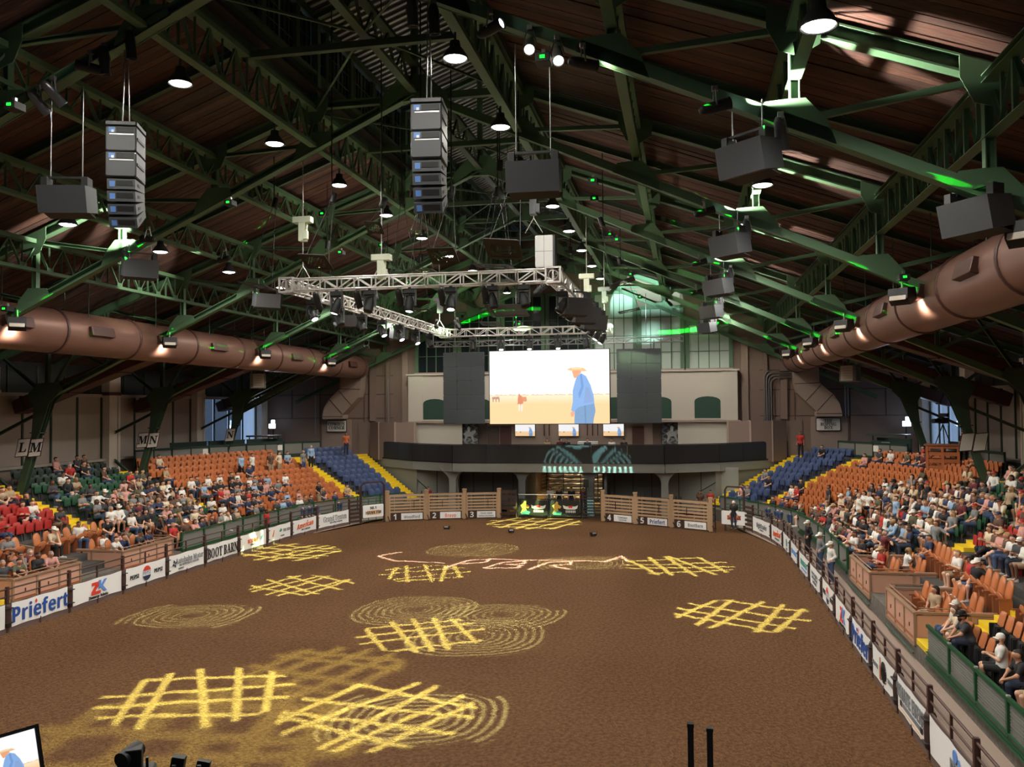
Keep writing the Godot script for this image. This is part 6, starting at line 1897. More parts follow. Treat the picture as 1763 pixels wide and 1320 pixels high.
func padded_chair(label: String, at: Vector3, turn: float, group: String, down := false) -> void:
	var t := thing("padded_chair", label, "chair", at, turn, group)
	part(t, "backrest", unit.pad_back, mats.seat_pad, Transform3D(Basis(Vector3.RIGHT, -0.2), Vector3(0, 0.38, -0.1)))
	part(t, "seat_cushion", unit.pad_seat, mats.seat_pad, Transform3D(Basis(Vector3.RIGHT, 0.0 if down else -1.15), Vector3(0, 0.4, -0.04)))
	for s in [-0.27, 0.27]:
		blk(t, "armrest", Vector3(s, 0.62, 0.08), Vector3(0.06, 0.05, 0.4), mats.seat_wood)
		blk(t, "side_frame", Vector3(s, 0.3, 0.02), Vector3(0.04, 0.6, 0.36), mats.seat_wood)

func flip_seat(label: String, at: Vector3, turn: float) -> void:
	var t := thing("flip_seat", label, "seat", at, turn, "black flip seats with orange backs")
	part(t, "backrest", unit.seat_back, mats.seat_pad, Transform3D(Basis(Vector3.RIGHT, -0.2).scaled(Vector3(1, 0.95, 1.4)), Vector3(0, 0.5, -0.12)))
	part(t, "seat_pan", unit.seat_pan, mats.black, Transform3D(Basis(Vector3.RIGHT, -0.1).scaled(Vector3(1.05, 1.15, 1.6)), Vector3(0, 0.12, 0.02)))
	for s in [-0.23, 0.23]: blk(t, "side_frame", Vector3(s, 0.3, -0.04), Vector3(0.04, 0.56, 0.24), mats.black)

func words_for(n: int) -> String:
	return ordinal(n) if n <= 14 else ["fifteenth", "sixteenth", "seventeenth", "eighteenth", "nineteenth", "twentieth"][n - 15] if n <= 20 else "twenty-" + ordinal(n - 20) if n < 30 else "thirtieth" if n == 30 else "thirty-" + ordinal(n - 30)

func build_seats() -> void:
	seat_meshes()
	var cam := Vector3(8.91, 7.7, 0)
	var list := []
	for side in [-1.0, 1.0]:
		for i in range(0, 11):
			var s := (38.9 if i < 2 else 37.6 if i == 3 else 24.0) if i < 4 else 22.6
			var n_in := 0
			while s < 61.0:
				var o := row_off(i) + 0.66
				var near := 99.0
				var st := 0.0
				for q in STAIRS:
					if absf(s - q) < near: near = absf(s - q); st = q
				var eff := (SR + o) / SR if s > S0 else 1.0
				var skip: bool = near * eff < 0.86
				if i == 2 and s < 38.0: skip = true
				if o > 7.6 and o < 9.3:     # the leaning columns stand here
					for k in range(1, 6):
						if absf(s - tk(k)) < 0.62: skip = true
				if not skip:
					n_in += 1
					var c := seat_color(side, i, s)
					list.append({"side": side, "row": i, "s": s, "off": o, "h": row_h(i), "color": c, "n": n_in, "at": sp(side, s, o, row_h(i)), "turn": sp_turn(side, s)})
				s += 0.56 / eff
	# who sits where is decided first: an occupied seat keeps its back in view
	for q in list:
		q.busy = occupied(q)
		if q.busy: free_seats.append(q)
	list.sort_custom(func(a, b): return a.at.distance_to(cam) < b.at.distance_to(cam))
	var made := 0
	var rest := []
	for q in list:
		var d: Vector3 = q.at - cam
		var px: float = (d.x * 0.98 - d.z * 0.197) / (-d.z * 0.98 - d.x * 0.197)
		var seen: bool = absf(px) < 0.6 and not q.busy
		if seen and made < 296:
			made += 1
			var colr: String = q.color
			var lab := "empty %s seat, %s stand, %s row up, %s along from the camera" % [colr, side_name(q.side), words_for(q.row + 1), words_for(q.n)]
			stadium_seat(lab, mats["seat_" + ("dark" if colr == "dark green" else colr)], q.at, q.turn, "empty %s stadium seats" % colr)
		else: rest.append(q)
	# the rest: one object
	var b := MB.new()
	var tmp := MeshInstance3D.new()
	for p in [[unit.seat_back, Transform3D(Basis(Vector3.RIGHT, -0.16), Vector3(0, 0.40, -0.12))], [unit.seat_pan, Transform3D(Basis(Vector3.RIGHT, -0.06), Vector3(0, 0.36, 0.02))]]:
		var a: Array = p[0].surface_get_arrays(0)
		var q := MB.new()
		q.v = a[Mesh.ARRAY_VERTEX]; q.n = a[Mesh.ARRAY_NORMAL]; q.i = a[Mesh.ARRAY_INDEX]
		b.append(q, p[1])
	for s in [-0.2, 0.2]: b.box(bar_xf(Vector3(s, 0, -0.08), Vector3(s, 0.5, -0.12), 0.04, 0.06))
	tmp.free()
	var mm := MultiMesh.new()
	mm.transform_format = MultiMesh.TRANSFORM_3D
	mm.use_colors = true
	mm.mesh = b.done()
	mm.instance_count = rest.size()
	for k in rest.size():
		mm.set_instance_transform(k, Transform3D(Basis(Vector3.UP, rest[k].turn), rest[k].at))
		var mc: StandardMaterial3D = mats["seat_" + ("dark" if rest[k].color == "dark green" else rest[k].color)]
		mm.set_instance_color(k, mc.albedo_color.srgb_to_linear())
	var mi := MultiMeshInstance3D.new()
	mi.multimesh = mm
	var sm := mt("seat_plastic", Color.WHITE, 0.45)
	sm.vertex_color_use_as_albedo = true
	mi.material_override = sm
	put(mi, "stadium_seats")
	tag(mi, "the remaining far and occupied plastic seats of both stands", "seats", "", "stuff")
	# padded chairs in the boxes and behind them
	for side in [-1.0, 1.0]:
		var bi := 0
		for bx in [[27.7, 31.3], [34.0, 37.8]] + ([[22.0, 25.6]] if side < 0 else []):
			bi += 1
			var w: float = bx[1] - bx[0]
			for r in 2:
				for k in 4:
					var dd: float = bx[0] + 0.5 + k * 0.62 + (0.5 if k > 1 else 0.0) + r * 0.1
					var at := V(side * (U0 + 0.85 + r * 0.95), 0.75, dd)
					var q := {"side": side, "row": r, "s": dd, "at": at, "turn": -side * PI / 2, "color": "padded", "box": bi}
					q.busy = box_busy(q, r, k)
					if q.busy: free_seats.append(q)
					padded_chair("padded orange armchair, salmon box %s, %s stand, %s row, %s chair" % [["by slatted rail", "by green panels", "nearest camera"][bi - 1], side_name(side), ["front", "back"][r], ordinal(k + 1)], at, -side * PI / 2, "padded armchairs in the salmon boxes", q.busy)
		var k2 := 0
		var d := 23.0
		while d < 36.4:
			if absf(d - 27.0) > 0.8 and absf(d - 31.5) > 0.45 and (side > 0 or absf(d - 25.8) > 0.45):
				k2 += 1
				padded_chair("padded orange armchair behind the boxes, %s stand, %s from near end" % [side_name(side), words_for(k2)], sp(side, d, 2.45, row_h(2)), -side * PI / 2, "padded armchairs behind the boxes", false)
				if side > 0 and k2 in [11, 12, 13, 19] or side < 0 and k2 % 3 == 0:
					free_seats.append({"side": side, "row": 2, "s": d, "at": sp(side, d, 2.45, row_h(2)), "turn": -side * PI / 2, "color": "padded", "busy": true})
			d += 0.6
	# black flip seats with orange backs by the slatted rail
	for r in 4:
		for k in 12:
			var dd := 18.4 + k * 0.58 + (0.7 if k > 5 else 0.0) + (0.4 if k > 2 else 0.0)
			if dd > 26.3: continue
			flip_seat("black flip seat with orange back by the slatted rail, %s row, %s seat" % [ordinal(r + 1), ordinal(k + 1)], V(U0 + 0.75 + r * 0.85, row_h(r), dd), -PI / 2) if true else null

func rnd(q: Dictionary, salt: int) -> float:
	return fposmod(sin(q.s * 12.9898 + q.row * 78.233 + q.side * 37.7 + salt * 11.13) * 43758.5453, 1.0)

func occupied(q: Dictionary) -> bool:
	var s: float = q.s; var i: int = q.row
	var p := 0.0
	if q.side < 0:
		if s > 57: p = 0.06 if i > 3 and i < 7 else 0.0
		elif s > 46.4: p = (0.72 if i <= 5 else 0.05) if s < 52.5 else (0.16 if i < 5 else 0.02)
		elif s > 36.9: p = 0.78 if i <= 5 else 0.4 if i < 8 else 0.1
		elif s > 27: p = 0.2 if i > 3 else 0.0
	else:
		if s > 57: p = 0.3 if i < 4 else 0.05
		elif s > 46.4: p = (0.75 if i <= 5 else 0.08) if s < 50.5 else (0.34 if i < 4 else 0.3 if i >= 9 and s > 52 else 0.02)
		elif s > 36.9: p = 0.85 if i <= 6 else 0.4
		elif s > 26: p = 0.45 if i > 3 else 0.0
	return rnd(q, 1) < p

func box_busy(q: Dictionary, r: int, k: int) -> bool:
	if q.side < 0: return rnd(q, 2) < 0.75
	if q.box == 1: return r == 0 and k == 1
	return (r == 0 and k >= 2) or (r == 1 and k == 2)
# ---------------------------------------------------------------- people
const KB := 46.0

# Surface net of tapered capsules joined smoothly. Each bone is [a, b, radius at a, radius at b].
func net(bones: Array, cell: float) -> MB:
	var lo := Vector3.ONE * 1e9; var hi := -lo
	for b in bones:
		for e in 2:
			var r: float = b[2 + e] + 0.07
			lo = lo.min(b[e] - Vector3.ONE * r); hi = hi.max(b[e] + Vector3.ONE * r)
	var n := Vector3i(((hi - lo) / cell).ceil()) + Vector3i.ONE * 2
	var f := PackedFloat32Array()
	f.resize(n.x * n.y * n.z)
	var nx := n.x; var nxy := n.x * n.y
	var kk := KB if cell > 0.008 else 170.0
	var reach := 0.075 if cell > 0.008 else 0.02
	for b in bones:
		var a: Vector3 = b[0]; var d: Vector3 = b[1] - a
		var l2 := maxf(d.length_squared(), 1e-9)
		var ra: float = b[2]; var rd: float = b[3] - ra
		var rm := maxf(ra, b[3]) + reach
		var p0 := Vector3i(((a.min(b[1]) - Vector3.ONE * rm - lo) / cell).floor()).clampi(0, 9999)
		var p1 := Vector3i(((a.max(b[1]) + Vector3.ONE * rm - lo) / cell).ceil()).min(n - Vector3i.ONE)
		for z in range(p0.z, p1.z + 1):
			for y in range(p0.y, p1.y + 1):
				var base := z * nxy + y * nx
				for x in range(p0.x, p1.x + 1):
					var p := lo + Vector3(x, y, z) * cell - a
					var t := clampf(p.dot(d) / l2, 0.0, 1.0)
					var ds := (p - d * t).length() - ra - rd * t
					if ds < reach: f[base + x] += exp(-kk * ds)
	var m := MB.new()
	var at := {}
	for z in n.z - 1:
		for y in n.y - 1:
			var base := z * nxy + y * nx
			for x in nx - 1:
				var o := base + x
				var f0 := f[o]; var f1 := f[o + 1]; var f2 := f[o + nx]; var f3 := f[o + nx + 1]
				var f4 := f[o + nxy]; var f5 := f[o + nxy + 1]; var f6 := f[o + nxy + nx]; var f7 := f[o + nxy + nx + 1]
				var cnt := int(f0 > 1.0) + int(f1 > 1.0) + int(f2 > 1.0) + int(f3 > 1.0) + int(f4 > 1.0) + int(f5 > 1.0) + int(f6 > 1.0) + int(f7 > 1.0)
				if cnt == 0 or cnt == 8: continue
				var c := Vector3.ZERO; var k := 0
				var fs := [f0, f1, f2, f3, f4, f5, f6, f7]
				for e in [[0, 1], [2, 3], [4, 5], [6, 7], [0, 2], [1, 3], [4, 6], [5, 7], [0, 4], [1, 5], [2, 6], [3, 7]]:
					var u: float = fs[e[0]]; var v: float = fs[e[1]]
					if (u > 1.0) != (v > 1.0):
						var lu := log(maxf(u, 1e-4)); var lv := log(maxf(v, 1e-4))
						var t := lu / (lu - lv)
						var i0: int = e[0]; var i1: int = e[1]
						c += Vector3(i0 & 1, (i0 >> 1) & 1, i0 >> 2).lerp(Vector3(i1 & 1, (i1 >> 1) & 1, i1 >> 2), t)
						k += 1
				c /= k
				at[o] = m.v.size()
				m.v.append(lo + (Vector3(x, y, z) + c) * cell)
				var g := Vector3(f1 + f3 + f5 + f7 - f0 - f2 - f4 - f6, f2 + f3 + f6 + f7 - f0 - f1 - f4 - f5, f4 + f5 + f6 + f7 - f0 - f1 - f2 - f3)
				m.n.append(-g.normalized())
	for o in at:
		var f0 := f[o] > 1.0
		if f0 != (f[o + 1] > 1.0): quad(m, at, o, o - nx, o - nx - nxy, o - nxy)
		if f0 != (f[o + nx] > 1.0): quad(m, at, o, o - 1, o - 1 - nxy, o - nxy)
		if f0 != (f[o + nxy] > 1.0): quad(m, at, o, o - 1, o - 1 - nx, o - nx)
	return m

func quad(m: MB, at: Dictionary, a: int, b: int, c: int, d: int) -> void:
	if not (at.has(b) and at.has(c) and at.has(d)): return
	m.tri(at[a], at[b], at[c]); m.tri(at[a], at[c], at[d])

const SIT := ["lap", "lean", "crossed", "phone", "rest", "chin"]
const STAND := ["stand", "hip", "walk"]

func joints(pose: String) -> Dictionary:      # y up, the person faces +z; seated figures have the seat at y = 0.45
	var j := {}
	var sit := pose in SIT
	var lean: float = {"lean": 0.34, "chin": 0.24, "rest": -0.16, "phone": 0.02}.get(pose, -0.04)
	var hip := Vector3(0, 0.55, 0.0) if sit else Vector3(0, 0.96, 0)
	var up := Vector3(0, cos(lean), sin(lean))
	j.hip = hip
	j.chest = hip + up * 0.36
	j.neck = hip + up * 0.53
	var nd := Vector3(0, 1, 0.12 + lean * 0.25).normalized()
	j.head = j.neck + nd * 0.15
	for s in [-1.0, 1.0]:
		var k := "l" if s < 0 else "r"
		j["hip" + k] = hip + Vector3(s * 0.095, -0.03, 0.01)
		j["sh" + k] = hip + up * 0.47 + Vector3(s * 0.185, 0, 0)
		if sit:
			j["knee" + k] = Vector3(s * (0.13 if pose != "rest" else 0.17), 0.53, 0.44)
			j["ankle" + k] = Vector3(s * 0.13, 0.09, 0.38 + (0.06 if s > 0 else 0.0))
			if pose == "crossed" and s > 0:
				j["knee" + k] = Vector3(0.04, 0.62, 0.42); j["ankle" + k] = Vector3(-0.16, 0.42, 0.6)
		else:
			var st: float = 0.0 if pose != "walk" else s * 0.16
			j["knee" + k] = Vector3(s * 0.11, 0.51, st * 0.7 + 0.02)
			j["ankle" + k] = Vector3(s * 0.12, 0.09, st)
		j["toe" + k] = j["ankle" + k] + Vector3(s * 0.03, -0.05, 0.16)
		var sh: Vector3 = j["sh" + k]
		var e := sh + Vector3(s * 0.07, -0.27, 0.03)
		var w := Vector3(s * 0.1, 0.62, 0.26)
		match pose:
			"lap": e = sh + Vector3(s * 0.08, -0.25, 0.08); w = Vector3(s * 0.06, 0.64, 0.27)
			"lean": e = sh + Vector3(s * 0.06, -0.22, 0.16); w = Vector3(s * 0.05, 0.64, 0.5)
			"crossed": e = sh + Vector3(s * 0.08, -0.25, 0.06); w = hip + Vector3(-s * 0.08, 0.24 + s * 0.02, 0.2)
			"phone": e = sh + Vector3(s * 0.06, -0.26, 0.08); w = hip + Vector3(s * 0.05, 0.3, 0.32)
			"rest":
				if s > 0: e = sh + Vector3(0.22, -0.12, -0.02); w = sh + Vector3(0.42, -0.14, 0.08)
				else: w = Vector3(-0.12, 0.62, 0.2)
			"chin":
				if s > 0: e = Vector3(0.14, 0.62, 0.36); w = j.head + Vector3(0.05, -0.13, 0.1)
				else: e = sh + Vector3(-0.05, -0.25, 0.12); w = Vector3(-0.02, 0.64, 0.38)
			"stand": e = sh + Vector3(s * 0.05, -0.28, -0.01); w = e + Vector3(s * 0.0, -0.25, 0.05)
			"hip": e = sh + Vector3(s * 0.14, -0.24, -0.03); w = hip + Vector3(s * 0.16, 0.07, 0.06)
			"walk": e = sh + Vector3(s * 0.05, -0.27, -s * 0.06); w = e + Vector3(0, -0.2, 0.12 - s * 0.08)
		j["el" + k] = e
		j["wr" + k] = w
	return j

func head_bones(c: Vector3) -> Array:
	var o := [[c + Vector3(0, 0.03, -0.022), c + Vector3(0, 0.025, 0.015), 0.083, 0.08], [c + Vector3(0, -0.02, 0.03), c + Vector3(0, -0.075, 0.048), 0.056, 0.034],
		[c + Vector3(0, 0.0, 0.085), c + Vector3(0, -0.032, 0.1), 0.007, 0.012], [c + Vector3(-0.03, 0.02, 0.072), c + Vector3(0.03, 0.02, 0.072), 0.012, 0.012]]
	for s in [-1.0, 1.0]: o.append([c + Vector3(s * 0.086, 0.01, -0.005), c + Vector3(s * 0.084, -0.025, 0.0), 0.012, 0.009])
	return o

func hand_bones(w: Vector3, dir: Vector3, s: float, fine: bool) -> Array:
	var d := dir.normalized()
	var side := d.cross(Vector3.UP)
	if side.length() < 0.2: side = Vector3.RIGHT
	side = side.normalized() * -s
	var dn := side.cross(d) * s
	if dn.y > 0: dn = -dn
	var o := []
	if not fine:
		o.append([w, w + d * 0.085, 0.03, 0.034])
		o.append([w + d * 0.085, w + d * 0.15 + dn * 0.04, 0.028, 0.018])
		o.append([w + d * 0.03 - side * 0.03, w + d * 0.09 - side * 0.05 + dn * 0.02, 0.014, 0.011])
		return o
	for k in 4: o.append([w - d * 0.01 + side * (k - 1.5) * 0.012, w + d * 0.085 + side * (k - 1.5) * 0.02, 0.016, 0.0125])
	var ln := [0.066, 0.08, 0.074, 0.058]
	for k in 4:
		var p := w + d * 0.088 + side * (k - 1.5) * 0.0225
		var q: Vector3 = p + (d * 0.8 + dn * 0.45 + side * (k - 1.5) * 0.05) * ln[k] * 0.55
		var e: Vector3 = q + (d * 0.3 + dn * 0.9) * ln[k] * 0.5
		o.append([p, q, 0.0095, 0.0085]); o.append([q, e, 0.0085, 0.007])
	var t0 := w + d * 0.025 - side * 0.03
	var t1 := t0 + (d * 0.7 - side * 0.7 + dn * 0.2) * 0.04
	o.append([t0, t1, 0.013, 0.0105]); o.append([t1, t1 + (d * 0.9 + dn * 0.3) * 0.032, 0.0105, 0.008])
	return o

func figure(pose: String, fine: bool) -> Dictionary:
	var key := pose + ("_fine" if fine else "")
	if tally.has(key): return tally[key]
	var j := joints(pose)
	var cell := 0.013 if fine else 0.021
	var body := [[j.hip + Vector3(-0.07, 0, 0), j.hip + Vector3(0.07, 0, 0), 0.11, 0.11], [j.hip, j.chest, 0.11, 0.125], [j.chest + Vector3(-0.07, 0.02, 0), j.chest + Vector3(0.07, 0.02, 0), 0.105, 0.105],
		[j.shl, j.shr, 0.055, 0.055], [j.neck - Vector3(0, 0.05, 0), j.head - Vector3(0, 0.03, 0.01), 0.054, 0.05]]
	var sleeve := []; var long_sleeve := []; var shorts := []; var legs := []; var shoes := []
	for k in ["l", "r"]:
		var s := -1.0 if k == "l" else 1.0
		var sh: Vector3 = j["sh" + k]; var el: Vector3 = j["el" + k]; var wr: Vector3 = j["wr" + k]
		var hp: Vector3 = j["hip" + k]; var kn: Vector3 = j["knee" + k]; var an: Vector3 = j["ankle" + k]; var toe: Vector3 = j["toe" + k]
		body.append([sh, el, 0.05, 0.04]); body.append([el, wr, 0.04, 0.027])
		if not fine: body.append_array(hand_bones(wr, wr - el, s, false))
		body.append([hp, kn, 0.082, 0.057]); body.append([kn, an, 0.056, 0.036])
		body.append([an, toe, 0.038, 0.034])
		sleeve.append([sh, sh.lerp(el, 0.66), 0.066, 0.06])
		long_sleeve.append([sh, el, 0.066, 0.054]); long_sleeve.append([el, el.lerp(wr, 0.9), 0.054, 0.042])
		shorts.append([hp, hp.lerp(kn, 0.86), 0.1, 0.086])
		legs.append([hp, kn, 0.1, 0.074]); legs.append([kn, kn.lerp(an, 0.96), 0.073, 0.062])
		shoes.append([an + Vector3(0, -0.035, -0.03), toe + Vector3(0, 0.005, 0.06), 0.05, 0.042])
		shoes.append([an + Vector3(0, 0.02, -0.01), an + Vector3(0, -0.03, 0), 0.046, 0.048])
	body.append_array(head_bones(j.head))
	var b := net(body, cell)
	if fine:
		for k in ["l", "r"]:
			var wr: Vector3 = j["wr" + k]; var dd: Vector3 = wr - j["el" + k]
			b.append(net(hand_bones(wr, dd, -1.0 if k == "l" else 1.0, true) + [[wr - dd.normalized() * 0.03, wr + dd.normalized() * 0.02, 0.026, 0.022]], 0.005))
	var trunk := [[j.hip + Vector3(-0.075, 0.02, 0), j.hip + Vector3(0.075, 0.02, 0), 0.13, 0.13], [j.hip, j.chest, 0.132, 0.142], [j.chest + Vector3(-0.08, 0.02, 0), j.chest + Vector3(0.08, 0.02, 0), 0.12, 0.12], [j.shl, j.shr, 0.07, 0.07]]
	var seatb := [[j.hip + Vector3(-0.075, -0.03, -0.01), j.hip + Vector3(0.075, -0.03, -0.01), 0.126, 0.126]]
	var o := {"joints": j, "body": b.done(), "tee": net(trunk + sleeve, cell).done(), "shirt": net(trunk + long_sleeve, cell).done(), "shorts": net(seatb + shorts, cell).done(), "jeans": net(seatb + legs, cell).done(), "shoes": net(shoes, cell).done()}
	tally[key] = o
	return o

func hair_meshes() -> void:
	var z := Vector3.ZERO
	var top := [[z + Vector3(0, 0.045, -0.03), z + Vector3(0, 0.055, 0.02), 0.083, 0.07], [z + Vector3(0, -0.02, -0.05), z + Vector3(0, 0.03, -0.045), 0.062, 0.075]]
	unit.hair_short = net(top, 0.014).done()
	var long := top.duplicate()
	for s in [-1.0, 1.0]:
		long.append([Vector3(s * 0.07, 0.03, -0.02), Vector3(s * 0.085, -0.2, -0.03), 0.04, 0.03])
		long.append([Vector3(s * 0.03, 0.0, -0.07), Vector3(s * 0.05, -0.26, -0.08), 0.05, 0.035])
	unit.hair_long = net(long, 0.014).done()
	unit.beard = net([[Vector3(-0.06, -0.03, 0.035), Vector3(0, -0.085, 0.062), 0.026, 0.03], [Vector3(0.06, -0.03, 0.035), Vector3(0, -0.085, 0.062), 0.026, 0.03], [Vector3(-0.03, -0.05, 0.085), Vector3(0.03, -0.05, 0.085), 0.01, 0.01]], 0.011).done()
	var cap := MB.new()
	var rows := []
	for q in [[0.104, 0.03], [0.105, 0.05], [0.097, 0.09], [0.075, 0.122], [0.04, 0.14], [0.004, 0.145]]:
		var r := []
		for k in 16: r.append(Vector3(cos(TAU * k / 16) * q[0] * 0.93, q[1], sin(TAU * k / 16) * q[0] - 0.006))
		rows.append(r)
	cap.grid(rows, true)
	rows = []
	for j in 4:
		var r := []
		for k in 9:
			var a := PI * 0.12 + PI * 0.76 * k / 8.0
			var e := 0.095 + 0.075 * j / 3.0 * sin(PI * (0.15 + 0.7 * k / 8.0))
			r.append(Vector3(cos(a) * minf(e, 0.105), 0.045 - 0.012 * j / 3.0 - 0.02 * pow(cos(a), 2.0), sin(a) * e))
		rows.append(r)
	var vis := MB.new(); vis.grid(rows)
	cap.append(vis)
	cap.append(vis, Transform3D(Basis(), Vector3(0, -0.006, 0)))
	unit.cap = cap.done()
	var hat := MB.new()
	rows = []
	for q in [[0.102, 0.03], [0.103, 0.06], [0.098, 0.12], [0.09, 0.15], [0.06, 0.16], [0.02, 0.145], [0.002, 0.14]]:
		var r := []
		for k in 20: r.append(Vector3(cos(TAU * k / 20) * q[0] * 0.86, q[1] + (0.02 * absf(cos(TAU * k / 20)) if q[1] > 0.13 else 0.0), sin(TAU * k / 20) * q[0] * 1.05))
		rows.append(r)
	hat.grid(rows, true)
	rows = []
	for q in [[0.1, 0.036, 0.0], [0.15, 0.03, 0.2], [0.2, 0.034, 0.8], [0.205, 0.028, 0.8], [0.15, 0.02, 0.2], [0.1, 0.026, 0.0]]:
		var r := []
		for k in 20:
			var a := TAU * k / 20
			r.append(Vector3(cos(a) * q[0] * 0.82, q[1] + q[2] * 0.07 * pow(absf(cos(a)), 2.0) - q[2] * 0.02 * absf(sin(a)), sin(a) * q[0] * 1.12))
		rows.append(r)
	hat.grid(rows, true)
	unit.cowboy_hat = hat.done()

const SHIRTS := {"white": [222, 220, 214], "black": [30, 30, 33], "gray": [120, 122, 124], "navy": [38, 50, 82], "light blue": [140, 170, 200], "tan": [170, 146, 118], "maroon": [96, 34, 38], "red": [176, 44, 40], "olive": [84, 84, 62], "brown": [92, 66, 52], "pink": [206, 150, 142], "bright blue": [52, 98, 178], "orange": [196, 104, 60], "pale yellow": [214, 200, 140], "charcoal": [58, 60, 64], "cream": [212, 196, 168]}
const SHIRT_MIX := ["white", "black", "gray", "navy", "light blue", "tan", "white", "black", "charcoal", "maroon", "cream", "brown", "gray", "black", "white", "olive", "black", "tan", "charcoal", "navy", "pink", "brown", "white", "red"]
const PANTS := {"blue jeans": [62, 80, 112], "dark jeans": [38, 46, 66], "black trousers": [28, 28, 30], "khaki shorts": [160, 140, 112], "denim shorts": [84, 104, 136], "black shorts": [32, 32, 34]}
const PANTS_MIX := ["blue jeans", "dark jeans", "blue jeans", "denim shorts", "khaki shorts", "black trousers", "black shorts", "blue jeans"]
const HAIR := {"dark": [34, 26, 22], "brown": [74, 50, 34], "blond": [168, 136, 88], "gray": [150, 146, 142]}
const SKIN := [[206, 158, 130], [190, 138, 110], [222, 176, 150], [150, 102, 76], [110, 74, 56]]

func cmat(prefix: String, key: String, c: Array, rough := 0.8) -> Material:
	return mt(prefix + "_" + key.replace(" ", "_"), c8(c[0], c[1], c[2]), rough)

var used_labels := {}

func person(at: Vector3, turn: float, look: Dictionary, place: String, group := "") -> Node3D:
	var fine: bool = look.get("fine", false)
	var f := figure(look.pose, fine)
	var hat: String = look.get("hat", "")
	var hd: String = look.hair
	var desc := "%s" % [("%s %s" % [look.get("hatc", "white"), hat]) if hat else ("long %s hair" % hd if look.get("long", false) else "%s hair" % hd)]
	var label := "person in %s shirt, %s, %s, %s" % [look.shirt, look.pants, desc, place]
	if look.has("label"): label = look.label
	var t := thing("person", label, "person", at, turn, group)
	var sk: Array = SKIN[look.skin]
	var body := part(t, "body", f.body, cmat("skin", str(look.skin), sk, 0.6))
	part(t, "shirt", f.shirt if look.get("sleeves", false) else f.tee, cmat("shirt", look.shirt, SHIRTS[look.shirt]))
	part(t, "shorts" if look.pants.ends_with("shorts") else "trousers", f.shorts if look.pants.ends_with("shorts") else f.jeans, cmat("cloth", look.pants, PANTS[look.pants]))
	part(t, "shoes", f.shoes, mats.shoe_brown if look.skin % 2 else mats.shoe_white)
	var hx := Transform3D(Basis(Vector3.RIGHT, 0.05), f.joints.head)
	if hat != "cap" or look.get("long", false):
		part(t, "hair", unit.hair_long if look.get("long", false) else unit.hair_short, cmat("hair", hd, HAIR[hd], 0.6), hx)
	if look.get("beard", false): part(t, "beard", unit.beard, cmat("hair", hd, HAIR[hd], 0.6), hx)
	if hat == "cap": part(t, "cap", unit.cap, mats["hat_" + look.get("hatc", "white")], hx)
	if hat == "cowboy hat": part(t, "hat", unit.cowboy_hat, mats["hat_" + look.get("hatc", "white")], hx)
	if fine:
		for s in [-1.0, 1.0]:
			part(t, "eye", unit.ball, mats.eye, Transform3D(Basis.from_scale(Vector3(0.026, 0.014, 0.014)), f.joints.head + Vector3(s * 0.033, 0.002, 0.087)))
			bar(t, "eyebrow", f.joints.head + Vector3(s * 0.018, 0.026, 0.086), f.joints.head + Vector3(s * 0.05, 0.024, 0.076), 0.008, 0.006, cmat("hair", hd, HAIR[hd], 0.6))
		bar(t, "mouth", f.joints.head + Vector3(-0.022, -0.058, 0.085), f.joints.head + Vector3(0.022, -0.058, 0.085), 0.008, 0.008, mats.lips)
	return t

func random_look(q: Dictionary, pose_set: Array) -> Dictionary:
	var a := int(rnd(q, 3) * 1000.0)
	var lk := {"pose": pose_set[a % pose_set.size()], "shirt": SHIRT_MIX[int(rnd(q, 4) * SHIRT_MIX.size())], "pants": PANTS_MIX[int(rnd(q, 5) * PANTS_MIX.size())], "hair": ["dark", "brown", "dark", "brown", "blond", "gray"][int(rnd(q, 6) * 6)], "skin": [0, 1, 2, 0, 1, 2, 0, 3, 1, 4][int(rnd(q, 7) * 10)], "long": rnd(q, 8) < 0.38, "sleeves": rnd(q, 9) < 0.3}
	var h := rnd(q, 10)
	if h < 0.17:
		lk.hat = "cap"; lk.hatc = ["white", "black", "navy", "red"][int(rnd(q, 11) * 4)]; lk.long = false
	elif h < 0.26:
		lk.hat = "cowboy hat"; lk.hatc = ["white", "tan", "black", "white"][int(rnd(q, 11) * 4)]; lk.long = false
	return lk

